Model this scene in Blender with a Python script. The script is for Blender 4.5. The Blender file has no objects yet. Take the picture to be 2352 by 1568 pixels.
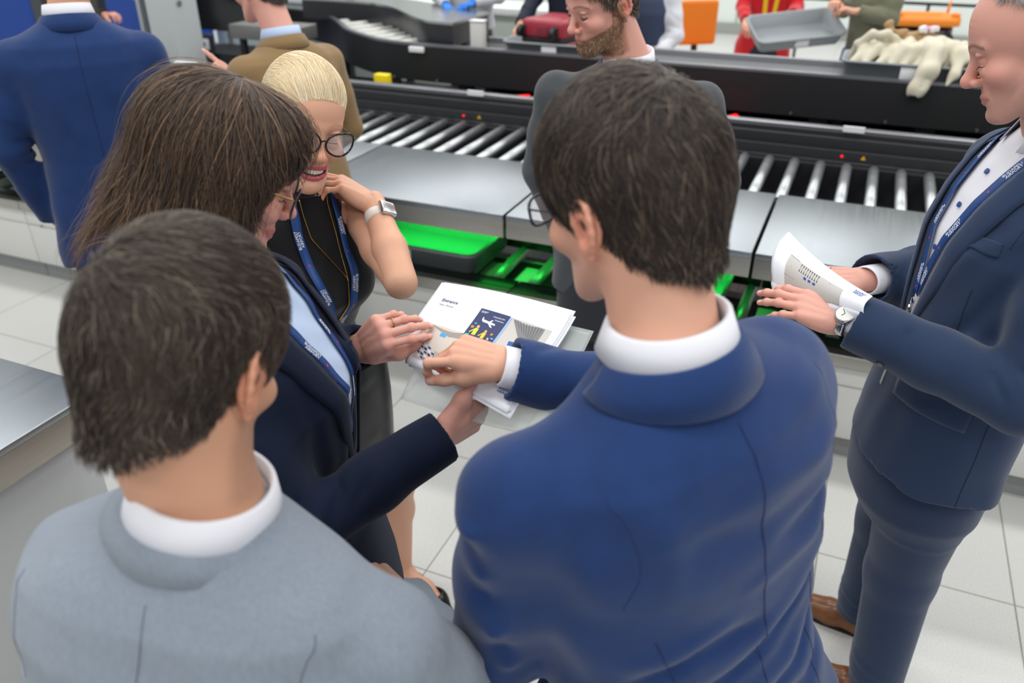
import bpy, bmesh, math, random
import numpy as np
from mathutils import Vector, Matrix, Euler
random.seed(7); np.random.seed(7)
SC = bpy.context.scene
COL = SC.collection
R = math.radians
PI = math.pi

# ------------------------------------------------------------------ camera
cam_d = bpy.data.cameras.new('camera'); cam = bpy.data.objects.new('camera', cam_d); COL.objects.link(cam)
cam.location = (0, 0, 2.0); cam.rotation_euler = (R(90 - 29.44), 0, 0)
cam_d.sensor_width = 36.0; cam_d.lens = 36.0 * 1850 / 2352
cam_d.clip_start = 0.05; cam_d.clip_end = 100
cam_d.dof.use_dof = True; cam_d.dof.focus_distance = 1.5; cam_d.dof.aperture_fstop = 3.2
SC.camera = cam
# ------------------------------------------------------------------ world, lamps, exposure
w = bpy.data.worlds.new('hall_light'); SC.world = w; w.use_nodes = True
w.node_tree.nodes['Background'].inputs[0].default_value = (0.96, 0.97, 1.0, 1)
w.node_tree.nodes['Background'].inputs[1].default_value = 0.44
GRID = R(-23)
def gw(a, b, z=0.0):
    c, s = math.cos(R(23)), math.sin(R(23))
    return (c * a + s * b, -s * a + c * b, z)
def lamp(a, b, z, la, lb, power, col=(1, 0.985, 0.96)):
    ld = bpy.data.lights.new('ceiling_lamp', 'AREA'); ld.shape = 'RECTANGLE'; ld.size = la; ld.size_y = lb
    ld.energy = power; ld.color = col
    o = bpy.data.objects.new('ceiling_lamp', ld); COL.objects.link(o)
    o.location = gw(a, b, z); o.rotation_euler = (0, 0, GRID)
for bb in (-2.2, 0.6, 3.4, 6.2, 9.0, 11.6):
    for aa in (-4.6, -1.1, 2.4):
        lamp(aa, bb, 4.6, 2.6, 0.28, 43)
SC.view_settings.view_transform = 'Standard'; SC.view_settings.look = 'None'
SC.view_settings.gamma = 1; SC.view_settings.use_curve_mapping = False
SC.view_settings.exposure = 0.18
SC.cycles.max_bounces = 6; SC.cycles.diffuse_bounces = 3; SC.cycles.glossy_bounces = 3
SC.cycles.transmission_bounces = 4; SC.cycles.transparent_max_bounces = 8
SC.cycles.caustics_reflective = False; SC.cycles.caustics_refractive = False
SC.cycles.use_denoising = True

# ------------------------------------------------------------------ materials
def lin(h):
    if isinstance(h, str):
        h = h.lstrip('#'); v = [int(h[i:i + 2], 16) / 255 for i in (0, 2, 4)]
        return tuple(((x + 0.055) / 1.055) ** 2.4 if x > 0.04045 else x / 12.92 for x in v)
    return h
MATS = {}
def mat(name, col, rough=0.5, metal=0.0, bump=0.0, bscale=200, var=0.0, vscale=6, stretch=None, sheen=0.0, sss=0.0,
        vcol=False, spec=0.5, coat=0.0, alpha=1.0, trans=0.0, emit=0.0, ecol=None, rvar=0.0, lines=None):
    if name in MATS: return MATS[name]
    m = bpy.data.materials.new(name); m.use_nodes = True
    nt = m.node_tree; N = nt.nodes; L = nt.links; b = N['Principled BSDF']
    c = lin(col); b.inputs['Base Color'].default_value = (*c, 1)
    b.inputs['Roughness'].default_value = rough; b.inputs['Metallic'].default_value = metal
    b.inputs['Specular IOR Level'].default_value = spec
    b.inputs['Coat Weight'].default_value = coat
    b.inputs['Sheen Weight'].default_value = sheen; b.inputs['Sheen Roughness'].default_value = 0.4
    if alpha < 1: b.inputs['Alpha'].default_value = alpha
    if trans: b.inputs['Transmission Weight'].default_value = trans
    if sss:
        b.inputs['Subsurface Weight'].default_value = sss
        b.inputs['Subsurface Radius'].default_value = (1.0, 0.35, 0.2); b.inputs['Subsurface Scale'].default_value = 0.006
    if emit:
        b.inputs['Emission Color'].default_value = (*lin(ecol or col), 1); b.inputs['Emission Strength'].default_value = emit
    co = None
    def coord():
        nonlocal co
        if co is None:
            t = N.new('ShaderNodeTexCoord'); mp = N.new('ShaderNodeMapping')
            if stretch: mp.inputs['Scale'].default_value = stretch
            L.new(t.outputs['Object'], mp.inputs['Vector']); co = mp.outputs['Vector']
        return co
    src = None
    if vcol:
        a = N.new('ShaderNodeAttribute'); a.attribute_name = 'Col'; src = a.outputs['Color']
    if var:
        n = N.new('ShaderNodeTexNoise'); n.inputs['Scale'].default_value = vscale; n.inputs['Detail'].default_value = 5
        L.new(coord(), n.inputs['Vector'])
        mr = N.new('ShaderNodeMapRange'); mr.inputs['To Min'].default_value = 1 - var; mr.inputs['To Max'].default_value = 1 + var
        mr.inputs['From Min'].default_value = 0.3; mr.inputs['From Max'].default_value = 0.7
        L.new(n.outputs['Fac'], mr.inputs['Value'])
        mx = N.new('ShaderNodeMix'); mx.data_type = 'RGBA'; mx.blend_type = 'MULTIPLY'; mx.inputs['Factor'].default_value = 1
        if src: L.new(src, mx.inputs[6])
        else: mx.inputs[6].default_value = (*c, 1)
        L.new(mr.outputs['Result'], mx.inputs[7]); src = mx.outputs[2]
    if src: L.new(src, b.inputs['Base Color'])
    if rvar:
        n = N.new('ShaderNodeTexNoise'); n.inputs['Scale'].default_value = 3.0; n.inputs['Detail'].default_value = 4
        L.new(coord(), n.inputs['Vector'])
        mr = N.new('ShaderNodeMapRange'); mr.inputs['To Min'].default_value = rough - rvar; mr.inputs['To Max'].default_value = rough + rvar
        L.new(n.outputs['Fac'], mr.inputs['Value']); L.new(mr.outputs['Result'], b.inputs['Roughness'])
    if bump:
        n = N.new('ShaderNodeTexNoise'); n.inputs['Scale'].default_value = bscale; n.inputs['Detail'].default_value = 3
        L.new(coord(), n.inputs['Vector'])
        bp = N.new('ShaderNodeBump'); bp.inputs['Strength'].default_value = bump; bp.inputs['Distance'].default_value = 0.001
        L.new(n.outputs['Fac'], bp.inputs['Height']); L.new(bp.outputs['Normal'], b.inputs['Normal'])
    MATS[name] = m; return m

# ------------------------------------------------------------------ object helpers
def link(name, me, m=None, parent=None):
    o = bpy.data.objects.new(name, me); COL.objects.link(o)
    if m is not None:
        if isinstance(m, (list, tuple)):
            for x in m: me.materials.append(x)
        else: me.materials.append(m)
    if parent is not None: o.parent = parent
    return o
def thing(name, label, cat, loc=(0, 0, 0), rz=0.0, group=None):
    o = bpy.data.objects.new(name, None); COL.objects.link(o); o.empty_display_size = 0.1
    o.location = loc; o.rotation_euler = (0, 0, rz); o['label'] = label; o['category'] = cat
    if group: o['group'] = group
    return o
def tag(o, label, cat, group=None, kind=None):
    if label: o['label'] = label
    if cat: o['category'] = cat
    if group: o['group'] = group
    if kind: o['kind'] = kind
    return o
class MB:
    """collects shapes and links them as one mesh"""
    def __init__(s): s.bm = bmesh.new(); s.mi = 0
    def _fin(s, geom_faces, smooth=False):
        for f in geom_faces: f.material_index = s.mi; f.smooth = smooth
    def box(s, x0, x1, y0, y1, z0, z1, bev=0.0, seg=2, M=None):
        nf = set(s.bm.faces)
        r = bmesh.ops.create_cube(s.bm, size=1.0)
        vs = r['verts']
        for v in vs:
            v.co = Vector((x0 + (v.co.x + .5) * (x1 - x0), y0 + (v.co.y + .5) * (y1 - y0), z0 + (v.co.z + .5) * (z1 - z0)))
        if bev > 0:
            es = {e for v in vs for e in v.link_edges}
            bmesh.ops.bevel(s.bm, geom=list(es), offset=bev, segments=seg, affect='EDGES', profile=0.6)
        fs = [f for f in s.bm.faces if f not in nf]
        if M is not None:
            for v in {v for f in fs for v in f.verts}: v.co = M @ v.co
        s._fin(fs, bev > 0); return s
    def cyl(s, p0, p1, r0, r1=None, n=20, caps=True):
        return s.tube([p0, p1], [r0, r0 if r1 is None else r1], n, caps)
    def tube(s, pts, rad, n=12, caps=True, closed=False):
        pts = [Vector(p) for p in pts]
        if not hasattr(rad, '__len__'): rad = [rad] * len(pts)
        rings = []; up = None
        for i, p in enumerate(pts):
            a = pts[i - 1] if (i > 0 or closed) else pts[i]
            b = pts[(i + 1) % len(pts)] if (i < len(pts) - 1 or closed) else pts[i]
            t = (b - a).normalized()
            if up is None:
                up = Vector((0, 0, 1)) if abs(t.z) < 0.9 else Vector((1, 0, 0))
            x = t.cross(up)
            if x.length < 1e-5: x = t.cross(Vector((0, 1, 0)))
            x.normalize(); y = x.cross(t).normalized(); up = y
            rings.append([s.bm.verts.new(p + rad[i] * (math.cos(2 * PI * k / n) * x + math.sin(2 * PI * k / n) * y)) for k in range(n)])
        fs = []
        m = len(rings)
        for i in range(m if closed else m - 1):
            A, B = rings[i], rings[(i + 1) % m]
            for k in range(n): fs.append(s.bm.faces.new((A[k], A[(k + 1) % n], B[(k + 1) % n], B[k])))
        s._fin(fs, True)
        if caps and not closed:
            s._fin([s.bm.faces.new(rings[0][::-1]), s.bm.faces.new(rings[-1])], False)
        return s
    def prism(s, poly, z0, z1, M=None):
        """poly in xy extruded in z"""
        a = [s.bm.verts.new((x, y, z0)) for x, y in poly]; b = [s.bm.verts.new((x, y, z1)) for x, y in poly]
        n = len(poly); fs = [s.bm.faces.new(a[::-1]), s.bm.faces.new(b)]
        for k in range(n): fs.append(s.bm.faces.new((a[k], a[(k + 1) % n], b[(k + 1) % n], b[k])))
        if M is not None:
            for v in a + b: v.co = M @ v.co
        s._fin(fs); return s
    def grid(s, P, closed_u=False, smooth=True):
        """P[i][j] points"""
        V = [[s.bm.verts.new(p) for p in row] for row in P]; fs = []
        n = len(V)
        for i in range(n if closed_u else n - 1):
            for j in range(len(V[0]) - 1):
                A = V[i]; B = V[(i + 1) % n]
                try: fs.append(s.bm.faces.new((A[j], A[j + 1], B[j + 1], B[j])))
                except ValueError: pass
        s._fin(fs, smooth); return s
    def sphere(s, c, r, n=16, sc=(1, 1, 1)):
        nf = set(s.bm.faces)
        M = Matrix.Translation(c) @ Matrix.Diagonal((r * sc[0], r * sc[1], r * sc[2], 1))
        bmesh.ops.create_uvsphere(s.bm, u_segments=n, v_segments=max(6, n // 2), radius=1, matrix=M)
        s._fin([f for f in s.bm.faces if f not in nf], True); return s
    def build(s, name, m, parent=None, solid=0.0, sub=0):
        bmesh.ops.recalc_face_normals(s.bm, faces=s.bm.faces)
        me = bpy.data.meshes.new(name); s.bm.to_mesh(me); s.bm.free()
        o = link(name, me, m, parent)
        if solid:
            md = o.modifiers.new('s', 'SOLIDIFY'); md.thickness = solid; md.offset = 0
        if sub:
            md = o.modifiers.new('u', 'SUBSURF'); md.levels = sub; md.render_levels = sub
        return o
def structure(o, label=None):
    o['kind'] = 'structure'
    if label: o['label'] = label; 
    return o
# ------------------------------------------------------------------ the hall
steel = mat('brushed_steel', '#9ca3a8', 0.34, 1.0, bump=0.04, bscale=40, stretch=(40, 1, 1), var=0.02, vscale=3, rvar=0.06)
steel_face = mat('satin_steel', '#b4b2ac', 0.42, 1.0, bump=0.08, bscale=80, stretch=(1, 1, 30), var=0.04, vscale=4)
roller_m = mat('zinc_roller', '#b4b8ba', 0.38, 1.0, bump=0.06, bscale=60)
black_m = mat('black_powder_coat', '#17181b', 0.5, 0.0, bump=0.1, bscale=500)
black2 = mat('black_extrusion', '#212226', 0.42, 0.0, bump=0.06, bscale=300)
alu = mat('anodised_rail', '#9a9ba0', 0.35, 0.9)
white_panel = mat('white_panel', '#d6d7d3', 0.35, 0.0)
grey_skirt = mat('grey_skirting', '#8d9090', 0.5, 0.2)
tray_m = mat('grey_tray_plastic', '#8b9196', 0.45, bump=0.1, bscale=300)
plate = mat('pale_label_plate', '#e8ebee', 0.5)
yellow = mat('warning_yellow', '#f0b41e', 0.5)
redlamp = mat('red_indicator', '#c8141e', 0.4, emit=1.5, ecol='#ff1420')

def tile_floor():
    m = bpy.data.materials.new('pale_floor_tiles'); m.use_nodes = True
    N = m.node_tree.nodes; L = m.node_tree.links; b = N['Principled BSDF']
    t = N.new('ShaderNodeTexCoord'); mp = N.new('ShaderNodeMapping')
    mp.inputs['Location'].default_value = (TX, TY, 0)
    L.new(t.outputs['Object'], mp.inputs['Vector'])
    br = N.new('ShaderNodeTexBrick'); br.offset = 0; br.squash = 1
    br.inputs['Color1'].default_value = (*lin('#d0d1cd'), 1); br.inputs['Color2'].default_value = (*lin('#cccdca'), 1)
    br.inputs['Mortar'].default_value = (*lin('#8b8c80'), 1)
    br.inputs['Scale'].default_value = 1.0; br.inputs['Mortar Size'].default_value = 0.0026
    br.inputs['Mortar Smooth'].default_value = 0.1
    br.inputs['Brick Width'].default_value = 0.6014; br.inputs['Row Height'].default_value = 0.6014
    L.new(mp.outputs['Vector'], br.inputs['Vector'])
    n = N.new('ShaderNodeTexNoise'); n.inputs['Scale'].default_value = 160; n.inputs['Detail'].default_value = 6
    L.new(t.outputs['Object'], n.inputs['Vector'])
    n2 = N.new('ShaderNodeTexVoronoi'); n2.inputs['Scale'].default_value = 2.2
    L.new(t.outputs['Object'], n2.inputs['Vector'])
    sp = N.new('ShaderNodeMath'); sp.operation = 'LESS_THAN'; sp.inputs[1].default_value = 0.008
    L.new(n2.outputs['Distance'], sp.inputs[0])
    mr = N.new('ShaderNodeMapRange'); mr.inputs['To Min'].default_value = 0.90; mr.inputs['To Max'].default_value = 1.06
    mr.inputs['From Min'].default_value = 0.3; mr.inputs['From Max'].default_value = 0.7
    L.new(n.outputs['Fac'], mr.inputs['Value'])
    mx = N.new('ShaderNodeMix'); mx.data_type = 'RGBA'; mx.blend_type = 'MULTIPLY'; mx.inputs['Factor'].default_value = 1
    L.new(br.outputs['Color'], mx.inputs[6]); L.new(mr.outputs['Result'], mx.inputs[7])
    m2 = N.new('ShaderNodeMix'); m2.data_type = 'RGBA'; L.new(sp.outputs[0], m2.inputs['Factor'])
    L.new(mx.outputs[2], m2.inputs[6]); m2.inputs[7].default_value = (0.2, 0.2, 0.18, 1)
    L.new(m2.outputs[2], b.inputs['Base Color'])
    b.inputs['Roughness'].default_value = 0.32
    return m
# a tile joint crossing sits at a=0.25, b=2.38
# node at (1877.6,1269): offsets measured in the tile grid
TX = -(1.0540 * math.cos(R(23)) - 2.063 * math.sin(R(23)))
TY = -(1.0540 * math.sin(R(23)) + 2.063 * math.cos(R(23)))
mb = MB(); mb.box(-9, 9, -4, 13.8, -0.1, 0)
o = mb.build('floor', tile_floor()); o.rotation_euler.z = GRID; structure(o, 'pale grey tiled floor with thin dark joints')
def gobj(o): o.rotation_euler.z = GRID; return o
# back wall: pale glass panels on a white base
wall_m = mat('white_glass_wall', '#e3ebe6', 0.12, coat=0.3)
mb = MB(); mb.box(-9, 9, 13.6, 13.8, 0.0, 4.6)
structure(gobj(mb.build('wall_back', wall_m)), 'pale glossy white back wall')
mb = MB(); mb.box(-9, 9, 13.55, 13.6, 0, 0.16)
structure(gobj(mb.build('baseboard_back', mat('steel_skirting', '#a9ada8', 0.3, 0.6))))
mb = MB()
for i in range(-4, 5): mb.box(i * 2.0 - 0.012, i * 2.0 + 0.012, 13.585, 13.6, 0.16, 4.6)
structure(gobj(mb.build('trim_1', mat('panel_joint', '#9fb3aa', 0.4))), 'joints between the wall panels')
mb = MB(); mb.box(-9.2, -9.0, -4, 13.8, 0, 4.6)
structure(gobj(mb.build('wall_left', mat('white_side_wall', '#dfe3e2', 0.6))))

# ------------------------------------------------------------------ near roller line: steel worktops over a return conveyor
J = [-0.25 + 0.99 * k for k in range(-5, 3)]      # joints between modules
wt_g = 'steel worktops along the near roller line'
wt_names = {0: 'leftmost steel worktop of the roller line, beyond the blue suited man', 1: 'steel worktop of the roller line hidden behind the brown haired woman',
            2: 'steel worktop behind the blonde woman, above the green lit tray', 3: 'steel worktop with soft reflections between blonde woman and bearded man',
            4: 'steel worktop behind the man in bright blue suit, left of a dark joint', 5: 'steel worktop behind the papers held by the navy suited man, right of the joint',
            6: 'last steel worktop of the roller line at the far right'}
for k in range(7):
    a0, a1 = J[k] + 0.006, J[k + 1] - 0.006
    t = thing('steel_worktop', wt_names[k], 'worktop', gw((a0 + a1) / 2, 2.84), GRID, wt_g)
    h = (a1 - a0) / 2
    mb = MB(); mb.box(-h, h, 0.0, 0.70, 0.815, 0.84, 0.004)
    mb.build('top_sheet', steel, t)
    mb = MB(); mb.box(-h, h, 0.002, 0.04, 0.738, 0.818, 0.003); mb.build('front_face', steel_face, t)
    mb = MB(); mb.box(-h, h, 0.045, 0.70, 0.76, 0.814); mb.build('underside', black_m, t)
base_names = {0: 'white cabinet base of the roller line at far left, beside the blue suited man', 1: 'white cabinet base behind the brown haired woman',
              2: 'white cabinet base behind the blonde woman at her elbow', 3: 'white cabinet base behind the printed pages',
              4: 'white cabinet base behind the bright blue suit', 5: 'white cabinet base left of the navy suited man',
              6: 'white cabinet base at the far right behind the navy suited man'}
for k in range(7):
    a0, a1 = J[k] + 0.003, J[k + 1] - 0.003
    h = (a1 - a0) / 2
    t = thing('conveyor_cabinet', base_names[k], 'cabinet', gw((a0 + a1) / 2, 2.87), GRID, 'white bases under the near roller line')
    mb = MB(); mb.box(-h, h, 0.02, 0.68, 0.1, 0.345, 0.004); mb.box(-h, h, 0.02, 0.045, 0.33, 0.43, 0.003); mb.build('body_panel', white_panel, t)
    mb = MB(); mb.box(-h, h, 0.05, 0.66, 0.0, 0.1); mb.build('plinth', grey_skirt, t)
    mb = MB(); mb.box(-h, h, 0.0, 0.05, 0.425, 0.475, 0.003); mb.build('front_rail', steel_face, t)
    mb = MB(); mb.box(-h, h, 0.05, 0.14, 0.43, 0.472, 0.002); mb.box(-h, h, 0.58, 0.68, 0.43, 0.472, 0.002); mb.build('inner_ledge', mat('dark_gloss_ledge', '#26302b', 0.25, 0.5), t)
    mb = MB(); mb.box(-h, h, 0.66, 0.68, 0.472, 0.735); mb.build('back_plate', black_m, t)
    mb = MB(); mb.cyl((-h + 0.11, 0.019, 0.34), (-h + 0.11, 0.014, 0.34), 0.007, n=12); mb.build('screw', alu, t)
# return rollers (green lit) and their thing
green_roller = mat('return_roller', '#a9b4ad', 0.4, 0.6)
rt = thing('return_conveyor', 'lower return conveyor with rollers lit bright green under the worktops', 'conveyor', gw(0, 2.87), GRID)
for i in range(38):
    a = -5.1 + i * 0.185
    mb = MB(); mb.cyl((a, 0.135, 0.415), (a, 0.6, 0.415), 0.026, n=18); mb.build('roller', green_roller, rt)
mb = MB(); mb.box(-5.1, 1.7, 0.14, 0.58, 0.35, 0.36); mb.build('pan', mat('pan_dark', '#1c1f1e', 0.5), rt)
mb = MB()
for i in range(38):
    a = -5.1 + i * 0.185
    if i % 3: mb.box(a + .05, a + .13, .16, .50, .364, .369)
mb.build('pale_plate', mat('pale_plate', '#c9c4c4', .6), rt)
# green lamps under the tops
gstrip = mat('green_strip_lamp', '#10ff40', 0.5, emit=2.5, ecol='#08ff30')
for i, k in enumerate((1, 2, 3, 4)):
    a0 = J[k]
    t = thing('green_lamp', ['green strip lamp under the worktop behind the brown haired woman', 'green strip lamp over the long grey tray behind the blonde woman',
              'green strip lamp over the gap between the two lower trays', 'green strip lamp under the worktop behind the bright blue suit'][i], 'lamp', gw(a0 + 0.5, 3.28, 0.747), GRID, 'green strip lamps under the near worktops')
    mb = MB(); mb.box(-0.42, 0.42, -0.02, 0.02, 0.0, 0.012, 0.003); mb.build('housing', alu, t)
    mb = MB(); mb.box(-0.4, 0.4, -0.012, 0.012, -0.006, 0.0); mb.build('diffuser', gstrip, t)
    ld = bpy.data.lights.new('green_glow', 'AREA'); ld.shape = 'RECTANGLE'; ld.size = 0.8; ld.size_y = 0.05; ld.energy = 2.2; ld.spread = R(115); ld.color = (0.02, 1.0, 0.10)
    lo = bpy.data.objects.new('green_glow', ld); COL.objects.link(lo); lo.location = gw(a0 + 0.5, 3.28, 0.738); lo.rotation_euler.z = GRID
# main rollers
ro = thing('roller_bed', 'near roller bed of shiny steel rollers with a ribbed black rail behind', 'conveyor', gw(0, 3.55), GRID)
mb = MB(); mb.box(-5.2, 1.72, 0.0, 0.05, 0.60, 0.80); mb.box(-5.2, 1.72, 0.66, 0.715, 0.60, 0.795); mb.build('side_rail', black2, ro)
mb = MB(); mb.box(-5.2, 1.72, 0.02, 0.7, 0.60, 0.63); mb.build('bottom_pan', mat('black_pan', '#1d1d1e', 0.5, var=0.3, vscale=30, stretch=(20, 1, 1)), ro)
for i in range(55):
    a = -5.06 + i * 0.1235
    if a > 1.7: break
    mb = MB(); mb.cyl((a, 0.03, 0.79), (a, 0.67, 0.79), 0.025, n=20); mb.build('roller', roller_m, ro)
# low divider between the two lines: black extrusion with a light rail on top
dvp = 0.72
dv = ro
mb = MB(); mb.box(-5.2, 1.72, 0.72, 0.77, 0.70, 0.86, 0.004); mb.box(-5.2, 1.72, 0.74, 0.85, 0.84, 0.915, 0.004); mb.box(-5.2, 1.72, 0.77, 0.85, 0.90, 0.938, 0.003); mb.build('extrusion', black2, dv)
mb = MB(); mb.box(-5.2, 1.72, 0.79, 0.85, 0.938, 0.948, 0.002); mb.build('top_strip', alu, dv)
mb = MB(); mb.box(-5.2, 1.72, 0.716, 0.72, 0.80, 0.806); mb.build('lower_strip', alu, dv)
def tri(mb, x, z, s):
    mb.prism([(x - s, z), (x + s, z), (x, z + 1.7 * s)], 0, 0.002, Matrix.Translation((0, 0.7195, 0)) @ Matrix.Rotation(R(90), 4, 'X'))
for a in (-2.96, -2.02, -0.06 + 0.13, 0.93):
    mb = MB(); tri(mb, a, 0.825, 0.012)
    mb.build('warning_triangle', yellow, dv)
    mb = MB(); mb.cyl((a - 0.10, 0.72, 0.833), (a - 0.10, 0.716, 0.833), 0.006, n=12); mb.build('indicator', redlamp, dv)
for a in (-2.06, 0.0):
    mb = MB(); mb.box(a - 0.05, a + 0.05, 0.755, 0.767, 0.945, 0.972); mb.build('label_plate', plate, dv)
# ------------------------------------------------------------------ modelling by smooth distance fields
def V3(p): return np.array(p, dtype=np.float64)
def nrm(v):
    v = V3(v); return v / max(1e-9, np.linalg.norm(v))
def frame(o, f, up=(0, 0, 1)):
    """4x4 with y along f, z near up, x to the right"""
    y = nrm(f); x = nrm(np.cross(y, V3(up))); z = np.cross(x, y)
    M = np.eye(4); M[:3, 0] = x; M[:3, 1] = y; M[:3, 2] = z; M[:3, 3] = o
    return M
def az(deg, pitch=0, roll=0):
    """facing vectors: azimuth clockwise from +Y, pitch down"""
    a = R(deg); p = R(pitch)
    f = V3((math.sin(a) * math.cos(p), math.cos(a) * math.cos(p), -math.sin(p)))
    r = V3((math.cos(a), -math.sin(a), 0)); u = np.cross(r, f)
    c, s = math.cos(R(roll)), math.sin(R(roll))
    return f, u * c + r * s
def hframe(o, deg, pitch=0, roll=0):
    f, u = az(deg, pitch, roll); return frame(o, f, u)
def xf(M, P):
    P = np.atleast_2d(V3(P)); return P @ M[:3, :3].T + M[:3, 3]
def ixf(M, P):
    P = np.atleast_2d(V3(P)); return (P - M[:3, 3]) @ M[:3, :3]
def L1(M, p): return xf(M, p)[0]
def I1(M, p): return ixf(M, p)[0]

class Field:
    def __init__(s, lo, hi, h):
        s.h = h; s.lo = V3(lo)
        s.n = [int(math.ceil((b - a) / h)) + 1 for a, b in zip(lo, hi)]
        s.ax = [(lo[i] + h * np.arange(s.n[i])).astype(np.float32) for i in range(3)]
        s.d = np.full(s.n, 0.3, np.float32)
    def like(s):
        g = Field.__new__(Field); g.h = s.h; g.lo = s.lo; g.n = s.n; g.ax = s.ax; g.d = np.full(s.n, 0.3, np.float32); return g
    def sub(s, lo, hi):
        sl = []
        for i in range(3):
            a = max(0, int(math.floor((lo[i] - s.lo[i]) / s.h))); b = min(s.n[i], int(math.ceil((hi[i] - s.lo[i]) / s.h)) + 1)
            if b <= a: return None
            sl.append(slice(a, b))
        X = s.ax[0][sl[0]][:, None, None]; Y = s.ax[1][sl[1]][None, :, None]; Z = s.ax[2][sl[2]][None, None, :]
        return tuple(sl), X, Y, Z
    def mix(s, sl, e, k, op):
        d = s.d[sl]
        if op == 'u':
            if k > 0:
                hh = np.clip(0.5 + 0.5 * (d - e) / k, 0, 1); r = d * (1 - hh) + e * hh - k * hh * (1 - hh)
            else: r = np.minimum(d, e)
        elif op == 's':
            if k > 0:
                hh = np.clip(0.5 - 0.5 * (d + e) / k, 0, 1); r = d * (1 - hh) - e * hh + k * hh * (1 - hh)
            else: r = np.maximum(d, -e)
        else:
            r = np.maximum(d, e)
        s.d[sl] = r
    def _capd(s, X, Y, Z, p, q, r0, r1):
        v = q - p; L = float(v @ v) + 1e-12
        t = np.clip(((X - p[0]) * v[0] + (Y - p[1]) * v[1] + (Z - p[2]) * v[2]) / L, 0, 1)
        dx = X - p[0] - t * v[0]; dy = Y - p[1] - t * v[1]; dz = Z - p[2] - t * v[2]
        return np.sqrt(dx * dx + dy * dy + dz * dz), t
    def cap(s, p, q, r0, r1=None, k=0.01, op='u'):
        p = V3(p); q = V3(q); r1 = r0 if r1 is None else r1; m = max(r0, r1) + k + 3 * s.h
        g = s.sub(np.minimum(p, q) - m, np.maximum(p, q) + m)
        if g is None: return s
        sl, X, Y, Z = g; e, t = s._capd(X, Y, Z, p, q, r0, r1)
        s.mix(sl, e - (r0 + (r1 - r0) * t), k, op); return s
    def chain(s, P, rr, k=0.01, op='u'):
        if not hasattr(rr, '__len__'): rr = [rr] * len(P)
        for i in range(len(P) - 1): s.cap(P[i], P[i + 1], rr[i], rr[i + 1], k, op)
        return s
    def ell(s, c, r, k=0.01, op='u', M=None):
        c = V3(c); r = V3(r); m = max(r) + k + 3 * s.h
        ext = r + k + 3 * s.h if M is None else m
        g = s.sub(c - ext, c + ext)
        if g is None: return s
        sl, X, Y, Z = g; x = X - c[0]; y = Y - c[1]; z = Z - c[2]
        if M is not None:
            A = np.array(M); x, y, z = (A[0, 0] * x + A[1, 0] * y + A[2, 0] * z, A[0, 1] * x + A[1, 1] * y + A[2, 1] * z, A[0, 2] * x + A[1, 2] * y + A[2, 2] * z)
        x = x / r[0]; y = y / r[1]; z = z / r[2]
        k0 = np.sqrt(x * x + y * y + z * z) + 1e-9; k1 = np.sqrt((x / r[0]) ** 2 + (y / r[1]) ** 2 + (z / r[2]) ** 2) + 1e-9
        s.mix(sl, k0 * (k0 - 1) / k1, k, op); return s
    def box(s, M, half, rad, k=0.01, op='u'):
        """rounded box in frame M"""
        M = np.array(M); c = M[:3, 3]; m = float(np.linalg.norm(half)) + rad + k + 3 * s.h
        g = s.sub(c - m, c + m)
        if g is None: return s
        sl, X, Y, Z = g; x = X - c[0]; y = Y - c[1]; z = Z - c[2]; A = M[:3, :3]
        q = [np.abs(A[0, i] * x + A[1, i] * y + A[2, i] * z) - (half[i] - rad) for i in range(3)]
        o = np.sqrt(sum(np.maximum(v, 0) ** 2 for v in q)); i_ = np.minimum(np.maximum(np.maximum(q[0], q[1]), q[2]), 0)
        s.mix(sl, o + i_ - rad, k, op); return s
    def fold(s, P, w, amp):
        """raised (+) or pressed (-) fold along a polyline"""
        P = [V3(p) for p in P]; lo = np.min(P, 0) - 2.6 * w; hi = np.max(P, 0) + 2.6 * w
        g = s.sub(lo, hi)
        if g is None: return s
        sl, X, Y, Z = g; D = None
        n = len(P) - 1
        for i in range(n):
            e, t = s._capd(X, Y, Z, P[i], P[i + 1], 0, 0)
            tt = (i + t) / n
            fac = np.exp(-(e / w) ** 2) * np.sin(np.pi * np.clip(tt * 0.92 + 0.04, 0, 1)) ** 0.6
            D = fac if D is None else np.maximum(D, fac)
        s.d[sl] -= (amp * D).astype(np.float32); return s
    def wob(s, amp, L, seed=0):
        rs = np.random.RandomState(seed); acc = np.zeros(s.n, np.float32)
        X, Y, Z = s.ax[0][:, None, None], s.ax[1][None, :, None], s.ax[2][None, None, :]
        for i in range(5):
            v = rs.randn(3); v /= np.linalg.norm(v); v *= 2 * PI / (L * rs.uniform(0.7, 1.5)); ph = rs.rand() * 6.28
            acc += np.sin(X * v[0] + Y * v[1] + Z * v[2] + ph).astype(np.float32)
        s.d -= amp * acc / 2.2; return s
    def cut(s, p, n, k=0.0, rad=None):
        """remove everything on the side n points to (optionally only within rad of p)"""
        p = V3(p); n = nrm(n)
        if rad is None: g = s.sub(s.lo - 1, s.lo + 99)
        else: g = s.sub(p - rad, p + rad)
        sl, X, Y, Z = g; e = (X - p[0]) * n[0] + (Y - p[1]) * n[1] + (Z - p[2]) * n[2]
        if rad is not None:
            rr = np.sqrt((X - p[0]) ** 2 + (Y - p[1]) ** 2 + (Z - p[2]) ** 2)
            e = np.where(rr < rad, e, -1.0).astype(np.float32)
        s.mix(sl, e, 0, 'i'); return s
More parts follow.
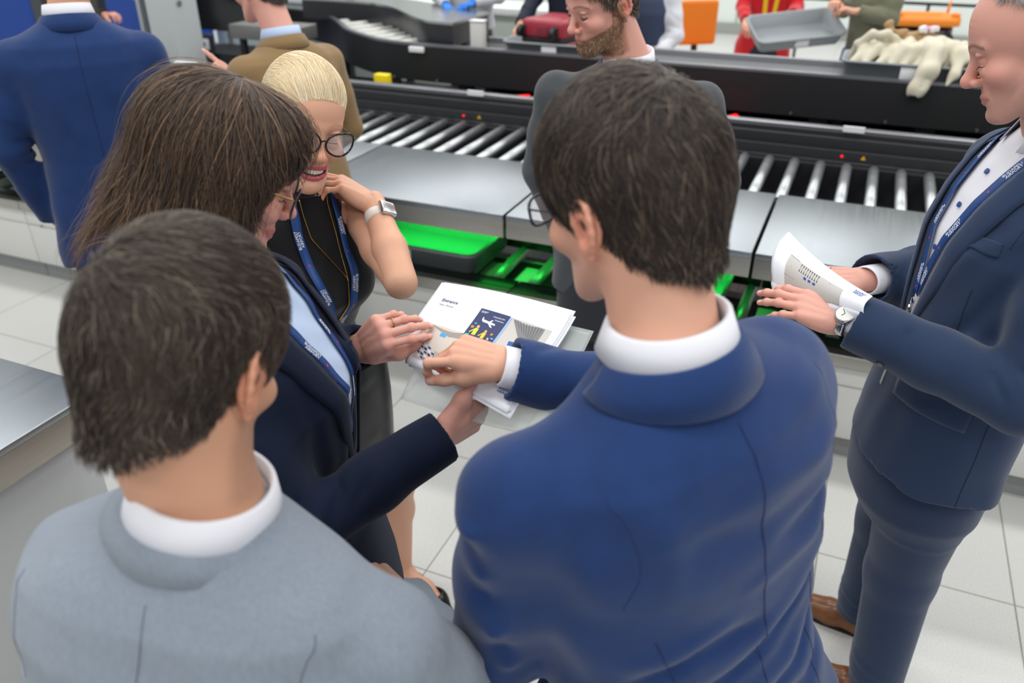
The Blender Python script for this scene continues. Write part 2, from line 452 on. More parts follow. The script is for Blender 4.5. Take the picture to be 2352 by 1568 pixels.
    def val(s, P):
        q = (P - s.lo) / s.h; q = np.clip(q, 0, np.array(s.n) - 1.001); i = q.astype(int); f = q - i
        r = 0
        for a in (0, 1):
            for b in (0, 1):
                for c in (0, 1):
                    wgt = (f[:, 0] if a else 1 - f[:, 0]) * (f[:, 1] if b else 1 - f[:, 1]) * (f[:, 2] if c else 1 - f[:, 2])
                    r = r + wgt * s.d[i[:, 0] + a, i[:, 1] + b, i[:, 2] + c]
        return r
    def grad(s, P):
        e = s.h; g = np.stack([s.val(P + d) - s.val(P - d) for d in np.eye(3) * e], 1)
        return g / (np.linalg.norm(g, axis=1, keepdims=True) + 1e-9)
    def mesh(s, relax=1):
        d = s.d.copy(); d[0] = d[-1] = 0.1; d[:, 0] = d[:, -1] = 0.1; d[:, :, 0] = d[:, :, -1] = 0.1
        ins = d < 0; nx, ny, nz = s.n
        c = np.zeros((nx - 1, ny - 1, nz - 1), np.int8)
        for a in (0, 1):
            for b in (0, 1):
                for e in (0, 1): c += ins[a:nx - 1 + a, b:ny - 1 + b, e:nz - 1 + e]
        act = (c > 0) & (c < 8); idx = np.full(act.shape, -1, np.int64); I = np.argwhere(act); idx[act] = np.arange(len(I))
        acc = np.zeros((len(I), 3)); cnt = np.zeros(len(I))
        cor = {}
        for a in (0, 1):
            for b in (0, 1):
                for e in (0, 1): cor[(a, b, e)] = d[I[:, 0] + a, I[:, 1] + b, I[:, 2] + e].astype(np.float64)
        for ax in range(3):
            o = [i for i in range(3) if i != ax]
            for u in (0, 1):
                for v in (0, 1):
                    A = [0, 0, 0]; A[o[0]] = u; A[o[1]] = v; B = list(A); B[ax] = 1
                    da = cor[tuple(A)]; db = cor[tuple(B)]; m = (da < 0) != (db < 0)
                    t = np.where(m, da / (da - db + 1e-12), 0)
                    p = np.tile(np.array(A, float), (len(I), 1)); p[:, ax] += t
                    acc[m] += p[m]; cnt[m] += 1
        Vv = s.lo + s.h * (I + acc / cnt[:, None])
        Q = []
        for ax in range(3):
            a = [slice(0, n) for n in s.n]; b = [slice(0, n) for n in s.n]; a[ax] = slice(0, s.n[ax] - 1); b[ax] = slice(1, s.n[ax])
            m = ins[tuple(a)] != ins[tuple(b)]; E = np.argwhere(m); flip = ins[tuple(a)][m]
            o = [(ax + 1) % 3, (ax + 2) % 3]
            ok = (E[:, o[0]] > 0) & (E[:, o[1]] > 0) & (E[:, o[0]] < s.n[o[0]] - 1) & (E[:, o[1]] < s.n[o[1]] - 1)
            E = E[ok]; flip = flip[ok]
            def cell(du, dv):
                F = E.copy(); F[:, o[0]] -= du; F[:, o[1]] -= dv; return idx[F[:, 0], F[:, 1], F[:, 2]]
            q = np.stack([cell(1, 1), cell(0, 1), cell(0, 0), cell(1, 0)], 1)
            q[~flip] = q[~flip][:, ::-1]; Q.append(q)
        Q = np.concatenate(Q); Q = Q[(Q >= 0).all(1)]
        for _ in range(relax):
            S = np.zeros_like(Vv); n = np.zeros(len(Vv))
            for a, b in ((0, 1), (1, 2), (2, 3), (3, 0)):
                np.add.at(S, Q[:, a], Vv[Q[:, b]]); np.add.at(S, Q[:, b], Vv[Q[:, a]]); np.add.at(n, Q[:, a], 1); np.add.at(n, Q[:, b], 1)
            Vv = 0.5 * Vv + 0.5 * S / np.maximum(n, 1)[:, None]
        return Vv, Q
def mk(name, parts, m, parent=None, M=None, origin=(0, 0, 0)):
    """parts: list of (verts, quads, colours or None); one mesh object"""
    Vs, Qs, Cs = [], [], []; off = 0
    for p in parts:
        v, q = p[0], p[1]; c = p[2] if len(p) > 2 else None
        Vs.append(v); Qs.append(q + off); off += len(v)
        Cs.append(np.ones((len(v), 3)) * 0.5 if c is None else c)
    v = np.concatenate(Vs) - V3(origin); q = np.concatenate(Qs); c = np.concatenate(Cs)
    me = bpy.data.meshes.new(name); me.vertices.add(len(v)); me.vertices.foreach_set('co', v.astype(np.float32).ravel())
    k = q.shape[1]
    me.loops.add(q.size); me.loops.foreach_set('vertex_index', q.astype(np.int32).ravel())
    me.polygons.add(len(q)); me.polygons.foreach_set('loop_start', np.arange(0, q.size, k, dtype=np.int32))
    me.polygons.foreach_set('loop_total', np.full(len(q), k, np.int32))
    me.update(calc_edges=True); me.polygons.foreach_set('use_smooth', np.ones(len(q), bool))
    a = me.color_attributes.new('Col', 'FLOAT_COLOR', 'POINT')
    a.data.foreach_set('color', np.concatenate([c, np.ones((len(c), 1))], 1).astype(np.float32).ravel())
    me.validate(); me.update()
    return link(name, me, m, parent)
def stack(F, prof, n=2.3, k=0.02, M=None):
    """body of stacked rounded sections: prof rows (z, halfwidth, halfdepth, ycentre, xcentre)"""
    prof = np.array([list(p) + [0] * (5 - len(p)) for p in prof], float); prof = prof[np.argsort(prof[:, 0])]
    X, Y, Z = np.meshgrid(*F.ax, indexing='ij', sparse=True)
    if M is not None:
        A = np.array(M); x = X - A[0, 3]; y = Y - A[1, 3]; z = Z - A[2, 3]
        x, y, z = [A[0, i] * x + A[1, i] * y + A[2, i] * z for i in range(3)]
    else:
        x, y, z = np.broadcast_arrays(X, Y, Z)
    w, dd, yc, xc = [np.interp(z, prof[:, 0], prof[:, i]).astype(np.float32) for i in (1, 2, 3, 4)]
    e = ((np.abs((x - xc) / w) ** n + np.abs((y - yc) / dd) ** n) ** (1 / n) - 1) * np.minimum(w, dd)
    g = np.sqrt(sum(t * t for t in np.gradient(e, F.h)))
    e = e / np.maximum(g, 1.0)
    e = np.maximum(e, np.maximum(z - prof[-1, 0], prof[0, 0] - z))
    F.mix((slice(None),) * 3, e.astype(np.float32), k, 'u'); return F
def rings(Pc, mats_, name, m, parent, n=40, closed_top=False):
    pass
def sweep_ring(name, M, rows, m, parent, n=56, a0=0, a1=360, thick=0.002, origin=(0, 0, 0)):
    """open band around the neck: rows of functions(angle)->(radius_x, radius_y, z, yc); angle 0 = front, 180 = back"""
    mb = MB(); P = []
    for j in range(n + 1):
        t = a0 + (a1 - a0) * j / n; row = []
        for rf in rows:
            rx, ry, z, yc = rf(t)
            row.append(L1(M, (math.sin(R(t)) * rx, math.cos(R(t)) * ry + yc, z)) - V3(origin))
        P.append(row)
    mb.grid([[Vector(p) for p in r] for r in P])
    return mb.build(name, m, parent, solid=thick)
# ------------------------------------------------------------------ anatomy
SKIN = {'fair': lin('#d9a58c'), 'pink': lin('#d8a090'), 'tan': lin('#cf9c7e'), 'warm': lin('#dba78b')}
def blend(c, t, w):
    w = np.clip(w, 0, 1)[:, None]; return c * (1 - w) + np.array(t)[None] * w
def gauss(P, c, r):
    c = V3(c); r = V3(r) if hasattr(r, '__len__') else V3((r, r, r))
    return np.exp(-(((P - c) / r) ** 2).sum(1))
def make_head(neck, tone='fair', h=0.0024, jaw=1.0, wid=1.0, fem=False, nose=1.0, smile=0.0, open_mouth=False, beard=None, brow='#4a382c',
              brow_amt=0.8, lips='#b56a62', lids=1.0, ears=True, neck_r=0.056, old=0.0, lids_open=False, lipf=1.0, chin=1.0, face=True, lash='#2a1e1a'):
    """head in its own frame: origin between the eyes' height and mid skull, y forward, z up; neck = point (local) the neck runs to"""
    neck = V3(neck)
    lo = np.minimum((-0.1, -0.125, -0.15), neck - 0.075); hi = np.maximum((0.1, 0.145, 0.135), neck + 0.075)
    F = Field(lo, hi, h); w = wid
    F.ell((0, -0.014, 0.036), (0.076 * w, 0.096, 0.084), 0.01)
    F.ell((0, 0.02, 0.03), (0.068 * w, 0.072, 0.07), 0.03)
    F.ell((0, 0.022, -0.042), (0.056 * w * jaw, 0.064, 0.074), 0.025)
    F.ell((0, 0.064, -0.075), (0.03, 0.027, 0.034), 0.025)
    for sx in (-1, 1):
        F.cap((sx * 0.058 * w * jaw, -0.002, -0.045), (sx * 0.022 * jaw, 0.066, -0.104), 0.016, 0.014, 0.025)
        F.ell((sx * 0.043 * w, 0.058, -0.03), (0.024, 0.024, 0.020), 0.022)
        F.cap((sx * 0.008, 0.086, 0.016), (sx * 0.046 * w, 0.072, 0.018), 0.007 if fem else 0.010, 0.006, 0.014)
    F.ell((0, 0.077, -0.106 - 0.004 * (chin - 1)), (0.017, 0.015 * chin, 0.014), 0.016)
    # sockets, eyeballs, lids
    for sx in (-1, 1):
        F.ell((sx * 0.032, 0.1, -0.003), (0.019, 0.016, 0.012), 0.014, 's')
        F.ell((sx * 0.031, 0.0745, -0.005), (0.0125, 0.0125, 0.0122), 0.002)
        ub = [(sx * (0.031 + 0.0135 * math.sin(t)), 0.0745 + 0.0125 * math.cos(t) * 0.98, 0.0065 + 0.001 * math.cos(t)) for t in np.linspace(-1, 1, 6)]
        F.chain(ub, 0.0022, 0.004)
        F.chain([(sx * (0.031 + 0.013 * math.sin(t)), 0.0745 + 0.0118 * math.cos(t), -0.0165 + 0.0015 * (1 - math.cos(t))) for t in np.linspace(-1, 1, 6)], 0.0018, 0.006)
        if old: F.chain([(sx * (0.031 + 0.016 * math.sin(t)), 0.072 + 0.0118 * math.cos(t), -0.024 + 0.003 * (1 - math.cos(t))) for t in np.linspace(-1, 1, 6)], 0.003 * old, 0.006)
    # nose
    F.cap((0, 0.084, 0.010), (0, 0.1065 + 0.004 * (nose - 1), -0.032), 0.0068, 0.0082 * nose, 0.012)
    F.ell((0, 0.1075 + 0.006 * (nose - 1), -0.037), (0.0098 * nose, 0.0105 * nose, 0.0090 * nose), 0.008)
    for sx in (-1, 1):
        F.ell((sx * 0.0125 * nose, 0.0955, -0.0405), (0.0072, 0.0105, 0.0072), 0.005)
        F.ell((sx * 0.0065, 0.101, -0.0485), (0.0032, 0.0052, 0.004), 0.003, 's')
        F.fold([(sx * 0.019, 0.094, -0.036), (sx * 0.028, 0.085, -0.052), (sx * (0.031 + 0.006 * smile), 0.077, -0.068)], 0.005, -0.0016 - 0.0016 * smile - 0.001 * old)
        if smile: F.ell((sx * 0.038, 0.073, -0.036), (0.018, 0.014, 0.014), 0.014)
    # mouth
    mw = 0.024 + 0.006 * smile; up = 0.006 * smile
    zc = -0.0725
    if open_mouth:
        F.chain([(mw * 0.95 * math.sin(t), 0.089 - 0.014 * (1 - math.cos(t)), zc + 0.004 * abs(math.sin(t)) ** 2 - 0.001) for t in np.linspace(-1.3, 1.3, 7)], [0.003, 0.0065, 0.0085, 0.0092, 0.0085, 0.0065, 0.003], 0.0015, 's')
        lipU = [(mw * math.sin(t), 0.0925 - 0.018 * (1 - math.cos(t)), zc + 0.0095 - 0.004 * (1 - math.cos(t)) + up * 0.4 * abs(math.sin(t)) ** 2) for t in np.linspace(-1.4, 1.4, 9)]
        lipL = [(mw * math.sin(t), 0.0905 - 0.016 * (1 - math.cos(t)), zc - 0.0135 + 0.017 * (1 - math.cos(t)) + up * 0.3 * abs(math.sin(t)) ** 2) for t in np.linspace(-1.4, 1.4, 9)]
    else:
        lipU = [(mw * math.sin(t), 0.0945 - 0.017 * (1 - math.cos(t)), zc + 0.0035 - 0.0025 * (1 - math.cos(t)) + up * abs(math.sin(t)) ** 2 * .6) for t in np.linspace(-1.3, 1.3, 9)]
        lipL = [(mw * 0.9 * math.sin(t), 0.0925 - 0.016 * (1 - math.cos(t)), zc - 0.0055 + 0.004 * (1 - math.cos(t)) + up * abs(math.sin(t)) ** 2 * .6) for t in np.linspace(-1.3, 1.3, 9)]
    lr = [0.002 + (0.0015 if open_mouth else 0.0024) * math.cos(t) for t in np.linspace(-1.3, 1.3, 9)]
    lr = [r * lipf for r in lr]; lipU = [(x, y - .004 * (1 - lipf) * 2, z) for x, y, z in lipU]; lipL = [(x, y - .004 * (1 - lipf) * 2, z) for x, y, z in lipL]
    F.chain(lipU, lr, 0.004); F.chain(lipL, [r * 1.2 for r in lr], 0.004)
    if not open_mouth:
        F.fold([((mw + 0.001) * math.sin(t), 0.098 - 0.018 * (1 - math.cos(t)), zc - 0.0006 + up * abs(math.sin(t)) ** 2 * .6) for t in np.linspace(-1.4, 1.4, 9)], 0.0022, -0.0028)
    F.fold([(-0.014, 0.088, -0.09), (0, 0.092, -0.09), (0.014, 0.088, -0.09)], 0.006, -0.002)
    F.fold([(0, 0.097, -0.052), (0, 0.097, -0.064)], 0.003, -0.0012)
    if old:
        for zz in (0.052, 0.064, 0.078): F.fold([(-0.04, 0.08, zz - 0.004), (0, 0.095, zz), (0.04, 0.08, zz - 0.004)], 0.003, -0.0007 * old)
    # ears
    if ears:
        for sx in (-1, 1):
            ex = sx * 0.0735 * w; fl = sx * 0.016
            F.ell((ex + fl * 0.45, -0.014, -0.005), (0.0065, 0.0185, 0.0285), 0.006)
            F.ell((ex, -0.008, -0.01), (0.010, 0.012, 0.022), 0.01)
            hx = []
            for t in np.linspace(-0.5, 1.15, 12):
                a = t * PI
                hx.append((ex + fl * (0.55 + 0.55 * math.sin(min(max(a, 0), PI))), -0.014 - 0.0175 * math.sin(a) + 0.002, -0.004 + 0.0285 * math.cos(a) * (1.0 if math.cos(a) > 0 else 0.9)))
            F.chain(hx, [0.0036] * 9 + [0.0042, 0.005, 0.0055], 0.003)
            F.ell((ex + fl * 0.55, -0.011, -0.034), (0.005, 0.008, 0.010), 0.005)
            F.ell((ex + fl * 0.75, -0.0085, -0.009), (0.006, 0.0075, 0.0125), 0.003, 's')
            F.cap((ex + fl * 0.35, 0.001, -0.004), (ex + fl * 0.4, 0.001, -0.012), 0.0035, k=0.004)
    # neck
    F.cap((0, -0.022, -0.055), neck, neck_r, neck_r * 1.05, 0.02)
    for sx in (-1, 1): F.cap((sx * 0.05, -0.02, -0.045), neck + V3((sx * 0.022, 0.035, 0)), 0.015, 0.013, 0.02)
    v, q = F.mesh()
    base = np.tile(np.array(SKIN[tone] if isinstance(tone, str) else tone), (len(v), 1)); C = base
    def rel(m): return np.array(lin(m))
    front = np.clip(v[:, 1] / 0.05, 0, 1)
    C = blend(C, base[0] * (1.0, 0.74, 0.70), 0.5 * gauss(v, (0, 0.11, -0.038), (0.022, 0.03, 0.018)))
    for sx in (-1, 1):
        C = blend(C, base[0] * (1.0, 0.72, 0.68), (0.45 if not fem else 0.3) * gauss(v, (sx * 0.046, 0.07, -0.035), 0.024))
        C = blend(C, base[0] * (1.02, 0.66, 0.6), 0.75 * gauss(v, (sx * 0.085 * w, -0.016, -0.008), (0.012, 0.03, 0.04)))
        C = blend(C, base[0] * (0.75, 0.62, 0.6), 0.5 * gauss(v, (sx * 0.031, 0.088, -0.003), (0.018, 0.02, 0.010)))
        # lashes and lid line
        u = (v[:, 0] * sx - 0.031) / 0.0145
        zl = (-0.0105 if not lids_open else -0.004) - 0.0035 * (1 - u ** 2)
        m = (np.abs(u) < 1.0) & (v[:, 1] > 0.066) & (np.abs(v[:, 2] - zl) < 0.0017)
        if lids_open:
            m2 = (np.abs(u) < 0.85) & (v[:, 1] > 0.07) & (v[:, 2] < zl - 0.0015) & (v[:, 2] > zl - 0.0055 * (1 - u ** 2) - 0.001)
            C[m2] = np.array((0.10, 0.08, 0.07))
        # brows
        ub = (v[:, 0] * sx - 0.033) / 0.0215
        zb = 0.0205 + 0.004 * (1 - (ub + 0.0) ** 2) - 0.003 * np.clip(ub, 0, 1)
        wb = np.clip(1.25 - np.abs(v[:, 2] - zb) / (0.0042 if not fem else 0.0028), 0, 1) * (np.abs(ub) < 1) * (v[:, 1] > 0.055)
        C = blend(C, rel(brow), brow_amt * wb * (0.75 + 0.25 * np.random.rand(len(v))))
    # lips
    for L in (lipU, lipL):
        dm = np.full(len(v), 9.0)
        for p in np.array([np.array(L[i]) * (1 - t) + np.array(L[i + 1]) * t for i in range(len(L) - 1) for t in (0, .33, .66)]):
            dm = np.minimum(dm, np.linalg.norm((v - p) * (1, 0.6, 1), axis=1))
        C = blend(C, rel(lips), 0.9 * np.clip((0.0056 - dm) / 0.0018, 0, 1))
    if open_mouth:
        m = (np.abs(v[:, 0]) < mw * 0.9) & (np.abs(v[:, 2] - zc) < 0.007) & (v[:, 1] < 0.084) & (v[:, 1] > 0.05)
        C[m] = np.array((0.10, 0.02, 0.02))
    if beard:
        bc, amt = beard
        jawl = np.clip((-0.048 - v[:, 2] + 0.35 * np.clip(0.05 - v[:, 1], -0.05, 0.06)) / 0.012, 0, 1)
        side = np.clip((0.016 - np.abs(v[:, 1] - 0.004)) / 0.006, 0, 1) * np.clip((0.02 - v[:, 2]) / 0.01, 0, 1) * (np.abs(v[:, 0]) > 0.05)
        area = np.maximum(jawl * np.clip((v[:, 1] + 0.02) / 0.015, 0, 1), side)
        area *= 1 - np.clip(gauss(v, (0, 0.1, zc), (0.024, 0.03, 0.007)) * 1.6, 0, 1)
        area *= np.clip((v[:, 2] + 0.135) / 0.012, 0, 1)
        C = blend(C, rel(bc), amt * area * (0.7 + 0.3 * np.random.rand(len(v))))
    return F, v, q, C
def curlpts(base, d, up, L, curl):
    """finger joints: base point, direction, back-of-hand normal, phalanx lengths, curl angles (deg, towards palm)"""
    P = [V3(base)]; d = nrm(d); up = nrm(V3(up) - np.dot(up, d) * d); a = 0
    for l, c in zip(L, curl):
        a += R(c); v = d * math.cos(a) - up * math.sin(a); P.append(P[-1] + v * l)
    return P
def make_hand(side, curls, thumb, tone='fair', fore=None, s=1.0, h=0.0017, spread=(10, 3, -3, -10), nail='#e3b3a4', fem=False, wrist_r=(0.027, 0.019), fore_r=0.034, veins=0.5):
    """hand frame: origin at the wrist, y to the fingers, z out of the back of the hand; side +1 thumb on +x.
    fore = local point the forearm runs to"""
    side = -side        # side +1: right hand, -1: left hand (thumb on -x / +x)
    F0 = np.array((0.026, 0.009, -0.009, -0.026)) * side
    yb = (0.088, 0.092, 0.087, 0.077)
    Ls = ((0.043, 0.025, 0.020), (0.047, 0.029, 0.021), (0.043, 0.027, 0.020), (0.034, 0.020, 0.018))
    rr = ((0.0092, 0.0082, 0.0072, 0.006), (0.0095, 0.0085, 0.0074, 0.0062), (0.009, 0.008, 0.007, 0.0059), (0.008, 0.0071, 0.0062, 0.0053))
    fs = 0.86 if fem else 1.0
    fingers = []
    for i in range(4):
        a = R(spread[i]) * side
        fingers.append(curlpts((F0[i], yb[i], -0.002), (math.sin(a), math.cos(a), 0), (0, 0, 1), Ls[i], curls[i]))
    td, tup, tc = thumb       # direction, nail normal, curl list
    td = V3(td) * (side, 1, 1); tup = V3(tup) * (side, 1, 1)
    th = curlpts((0.024 * side, 0.022, -0.010), td, tup, (0.046, 0.034, 0.027), tc)
    fore = V3((0, -0.09, 0)) if fore is None else V3(fore)
    allp = np.array([p for f in fingers + [th] for p in f] + [fore, (0, 0, 0)])
    F = Field(allp.min(0) - 0.042, allp.max(0) + 0.042, h / s)
    global LASTF; LASTF = [[q * s for q in f] for f in fingers + [th]]
    # palm
    for i in range(4):
        F.chain([(F0[i] * 0.62, 0.008, -0.004), (F0[i], yb[i] - 0.004, -0.004)], [0.0145, 0.0125 * (1 if i < 3 else 0.9)], 0.012)
    F.ell((0.0, 0.045, -0.009), (0.034, 0.045, 0.0125), 0.012)
    F.ell((-0.022 * side, 0.032, -0.013), (0.012, 0.03, 0.012), 0.012)
    for i in range(4):
        f = fingers[i]; r = [x * fs for x in rr[i]]
        F.chain(f, r, 0.004)
        F.cap((F0[i] * 0.75, 0.03, 0.0055), f[0] + V3((0, 0, 0.0035)), 0.003, 0.0048 * fs, 0.009)
        for j in (1, 2): F.ell(f[j], (r[j] * 1.03,) * 3, 0.005)
    F.chain(th, [0.0155, 0.0115 * fs, 0.0098 * fs, 0.0075 * fs], 0.010)
    F.cap((0.012 * side, 0.012, -0.012), th[1], 0.015, 0.011, 0.014)
    F.cap(th[1], (0.026 * side, 0.07, -0.008), 0.008, 0.008, 0.016)
    # wrist and forearm
    fd = nrm(fore); L = np.linalg.norm(fore); x = nrm(np.cross(fd, (0, 0, 1)))
    for k, t in enumerate(np.linspace(0, 1, 5)):
        p0 = fore * t * 0.999; p1 = fore * min(1, t + 0.25)
        if t >= 1: break
        rw = wrist_r[0] + (fore_r - wrist_r[0]) * t; rz = wrist_r[1] + (fore_r * 0.95 - wrist_r[1]) * t
        for sx in (-1, 1):
            o = x * (rw - rz) * sx; F.cap(p0 + o, p1 + o, rz, rz * 1.04, 0.012)
    if veins:
        F.fold([(0.006, 0.02, 0.014), (0.002, 0.05, 0.012), (0.008, 0.075, 0.012)], 0.003, 0.0012 * veins)
        F.fold([(-0.008, 0.015, 0.014), (-0.010, 0.05, 0.011), (-0.004, 0.075, 0.011)], 0.003, 0.001 * veins)
    v, q = F.mesh()
    base = np.array(SKIN[tone] if isinstance(tone, str) else tone); C = np.tile(base, (len(v), 1))
    for i, f in enumerate(fingers + [th]):
        C = blend(C, base * (1.03, 0.72, 0.68), 0.6 * np.maximum(gauss(v, f[-1], 0.016), 0.6 * gauss(v, f[1], 0.010)))
        C = blend(C, base * (1.0, 0.78, 0.74), 0.35 * gauss(v, f[0], 0.012))
        d = nrm(f[-1] - f[-2]); up = V3((0, 0, 1)) if i < 4 else tup
        cur = sum(R(c) for c in (curls[i] if i < 4 else tc)); b0 = nrm(f[1] - f[0])
        up = nrm(up - np.dot(up, d) * d) if i == 4 else nrm(V3((0, 0, 1)) * math.cos(cur) + nrm(V3((f[1] - f[0])[:2].tolist() + [0])) * math.sin(cur))
        up = nrm(up - np.dot(up, d) * d)
        rt = rr[i][3] * fs if i < 4 else 0.0085 * fs
        c = f[-1] - d * 0.003 + up * rt * 0.9; sx = np.cross(d, up)
        r = v - c; a = r @ d; b = r @ sx; n = r @ up
        m = ((a / 0.0065) ** 4 + (b / (rt * 0.82)) ** 4 < 1) & (n > -rt * 0.5)
        C[m] = np.array(lin(nail))
    return v * s, q, C
# ------------------------------------------------------------------ hair
def strands(F, roots, flow, length, steps=7, lift=0.004, width=0.0009, jit=0.25, col=((0.03, 0.02, 0.015), (0.08, 0.055, 0.04)), seed=1,
            sink=0.001, stray=0.0, curl=0.0, tipw=0.25, hl=None, lvar=0.35):
    """locks as slim ribbons lying on the field's surface; flow(P)->direction"""
    rs = np.random.RandomState(seed); n = len(roots); P = roots.copy(); pts = []; nors = []
    L = length(P) if callable(length) else np.full(n, length); L = L * (1 - lvar + 2 * lvar * rs.rand(n)) if lvar else L
    clump = np.stack([np.sin(P @ (rs.randn(3) * 90) + rs.rand() * 6) for _ in range(3)], 1) * jit
    indiv = rs.randn(n, 3) * jit * 0.5
    off = lift * (0.15 + rs.rand(n)) + stray * (rs.rand(n) > 0.93) * rs.rand(n)
    for k in range(steps + 1):
        g = F.grad(P); d = F.val(P); t = k / steps
        tgt = -sink + off * math.sin(min(1.0, t * 1.3) * PI / 2)
        P = P - g * (d - tgt)[:, None] * (0.9 if k else 1.0)
        pts.append(P.copy()); nors.append(g)
        v = flow(P) + clump + indiv + curl * np.stack([np.sin(6 * t + P[:, 2] * 60), np.cos(5 * t + P[:, 0] * 70), np.sin(7 * t + P[:, 1] * 50)], 1)
        v = v - g * (v * g).sum(1, keepdims=True)
        v /= np.linalg.norm(v, axis=1, keepdims=True) + 1e-9
        P = P + v * (L / steps)[:, None]
    pts = np.array(pts); nors = np.array(nors)
    tan = np.gradient(pts, axis=0); side = np.cross(tan, nors); side /= np.linalg.norm(side, axis=2, keepdims=True) + 1e-9
    wt = width * (0.6 + 0.8 * rs.rand(n))[None, :] * (1 - (1 - tipw) * np.linspace(0, 1, steps + 1)[:, None] ** 2)
    A = pts - side * wt[..., None]; B = pts + side * wt[..., None]; Cc = pts + nors * wt[..., None] * 0.8
    S = steps + 1
    V = np.stack([A, Cc, B], 2).transpose(1, 0, 2, 3).reshape(-1, 3)      # n, S, 3
    b = (np.arange(n) * S * 3)[:, None] + (np.arange(steps) * 3)[None, :]
    b = b.reshape(-1); Q = np.concatenate([np.stack([b, b + 1, b + 4, b + 3], 1), np.stack([b + 1, b + 2, b + 5, b + 4], 1)])
    m = rs.rand(n) * 0.6 + 0.4 * (0.5 + 0.5 * np.sin(roots @ (rs.randn(3) * 45)))
    c = np.array(col[0])[None] * (1 - m[:, None]) + np.array(col[1])[None] * m[:, None]
    if hl is not None:
        k = rs.rand(n) < hl[1]; c[k] = np.array(hl[0]) * (0.7 + 0.5 * rs.rand(k.sum()))[:, None]
    C = np.repeat(c, S * 3, 0)
    return V, Q, C
def sample_surface(v, q, n, keep=None, seed=3):
    rs = np.random.RandomState(seed); a = v[q[:, 0]]; b = v[q[:, 1]]; c = v[q[:, 2]]; d = v[q[:, 3]]
    ar = np.linalg.norm(np.cross(c - a, d - b), axis=1)
    cen = (a + b + c + d) / 4
    if keep is not None: ar = ar * keep(cen)
    i = rs.choice(len(q), n, p=ar / ar.sum()); s = rs.rand(n, 1); t = rs.rand(n, 1)
    return a[i] * (1 - s) * (1 - t) + b[i] * s * (1 - t) + c[i] * s * t + d[i] * (1 - s) * t
def short_hair(M, name, parent, m, org, top=0.014, side=0.007, nape=-0.085, front=0.066, recede=0.0, n=14000, length=0.035, cols=None, whorl=(0.012, -0.06, 0.12),
               mode='crown', w=1.0, jit=0.35, lift=0.006, width=0.0008, seed=1, hl=None, h=0.003, ear=True, label=None, part=None, temple=0.052, sideburn=-0.03, inner=None, sink=0.003):
    F = Field((-0.115, -0.145, -0.125), (0.115, 0.125, 0.16), h)
    ct, cs = max(.003, top - .005), max(.0015, side - .0035)
    F.ell((0, -0.014, 0.036), (0.076 * w + cs, 0.096 + cs + 0.001, 0.084 + ct), 0.01)
    F.ell((0, 0.008, 0.045), (0.066 * w + ct * .7, 0.066 + ct * 0.7, 0.066 + ct), 0.03)
    F.cap((0, -0.045, 0.0), (0, -0.048, nape), 0.054 + cs * .5, 0.046 + cs * 0.4, 0.03)
    X, Y, Z = np.meshgrid(*F.ax, indexing='ij', sparse=True)
    ax = np.abs(X)
    # hairline: in front, above forehead; temples; around the ears; nape
    fl = front - 0.62 * (Z - 0.062) * -1 * 0 + 0 * X
    line_front = (Y - (front + recede * (ax > 0.03) * -0.5 * (ax - 0.03) / 0.03)) - 1.1 * (Z - 0.078)       # >0 = face side
    line_temple = Y - (temple - 0.5 * np.maximum(0, 0.02 - Z) + 1.5 * np.maximum(0, Z - 0.045))
    ear_zone = np.maximum(0.020 - Z + 0.9 * np.maximum(Y + 0.012, 0) * 0, -1)
    face = np.maximum(np.minimum(line_front, 1), -1)
    # side cut: below the ear top, only behind the ear remains, plus a sideburn
    back = Y + 0.034 + 0.25 * np.minimum(Z, 0)
    burn = np.maximum(np.abs(Y - 0.004) - 0.0085, sideburn - Z)
    sidecut = np.where(Z < 0.022, np.minimum(back, burn), -1)
    cutd = np.maximum(np.maximum(face, np.where(Z > 0.01, line_temple, -1)), sidecut)
    cutd = np.maximum(cutd, (nape - Z) + 0.012 * np.cos(X * 30) * 0)
    F.d = np.maximum(F.d, np.broadcast_to(cutd * 0.8, F.d.shape).astype(np.float32))
    F.wob(0.0014, 0.02, seed)
    v, q = F.mesh()
    # smooth guide field without the cuts for laying strands
    G = Field((-0.125, -0.155, -0.15), (0.125, 0.135, 0.17), 0.005)
    G.ell((0, -0.014, 0.036), (0.076 * w + side, 0.096 + side + 0.003, 0.084 + top), 0.01)
    G.ell((0, 0.012, 0.045), (0.066 * w + top * .7, 0.072 + top * 0.7, 0.066 + top), 0.03)
    G.cap((0, -0.045, 0.0), (0, -0.05, -0.14), 0.054 + side * .5, 0.046 + side * 0.4, 0.03)
    wh = V3(whorl)
    def flow(P):
        r = P - wh
        rot = np.cross(np.tile((0, 0, 1.0), (len(P), 1)), r); rot /= np.linalg.norm(rot, axis=1, keepdims=True) + 1e-6
        rn = r / (np.linalg.norm(r, axis=1, keepdims=True) + 1e-6)
        down = np.tile((0, -0.15, -1.0), (len(P), 1)); dn = np.clip((0.09 - P[:, 2]) / 0.06, 0, 1)[:, None]
        out = rn + rot * 0.35
        if mode == 'forward':
            out = out + np.array((0.25, 0.9, 0.1)) * np.clip((P[:, 2] - 0.06) / 0.03, 0, 1)[:, None]
        if mode == 'back':
            fy = np.clip(P[:, 1] / .08, 0, 1)[:, None]; out = np.array((0.22, -1.0, 0.0)) + fy * np.array((0, 0, 1.3)); dn = (dn * 0.35 + 0.1) * (1 - fy)
        if mode == 'side':
            out = out + np.array((-0.8, 0.4, 0.0)) * np.clip((P[:, 2] - 0.06) / 0.03, 0, 1)[:, None]
        return out * (1 - dn) + down * dn
    def keep(c): return np.ones(len(c)) if inner is None else inner(c)
    roots = sample_surface(v, q, n, keep, seed)
    gd = G.val(roots); roots = roots[np.abs(gd) < 0.02]
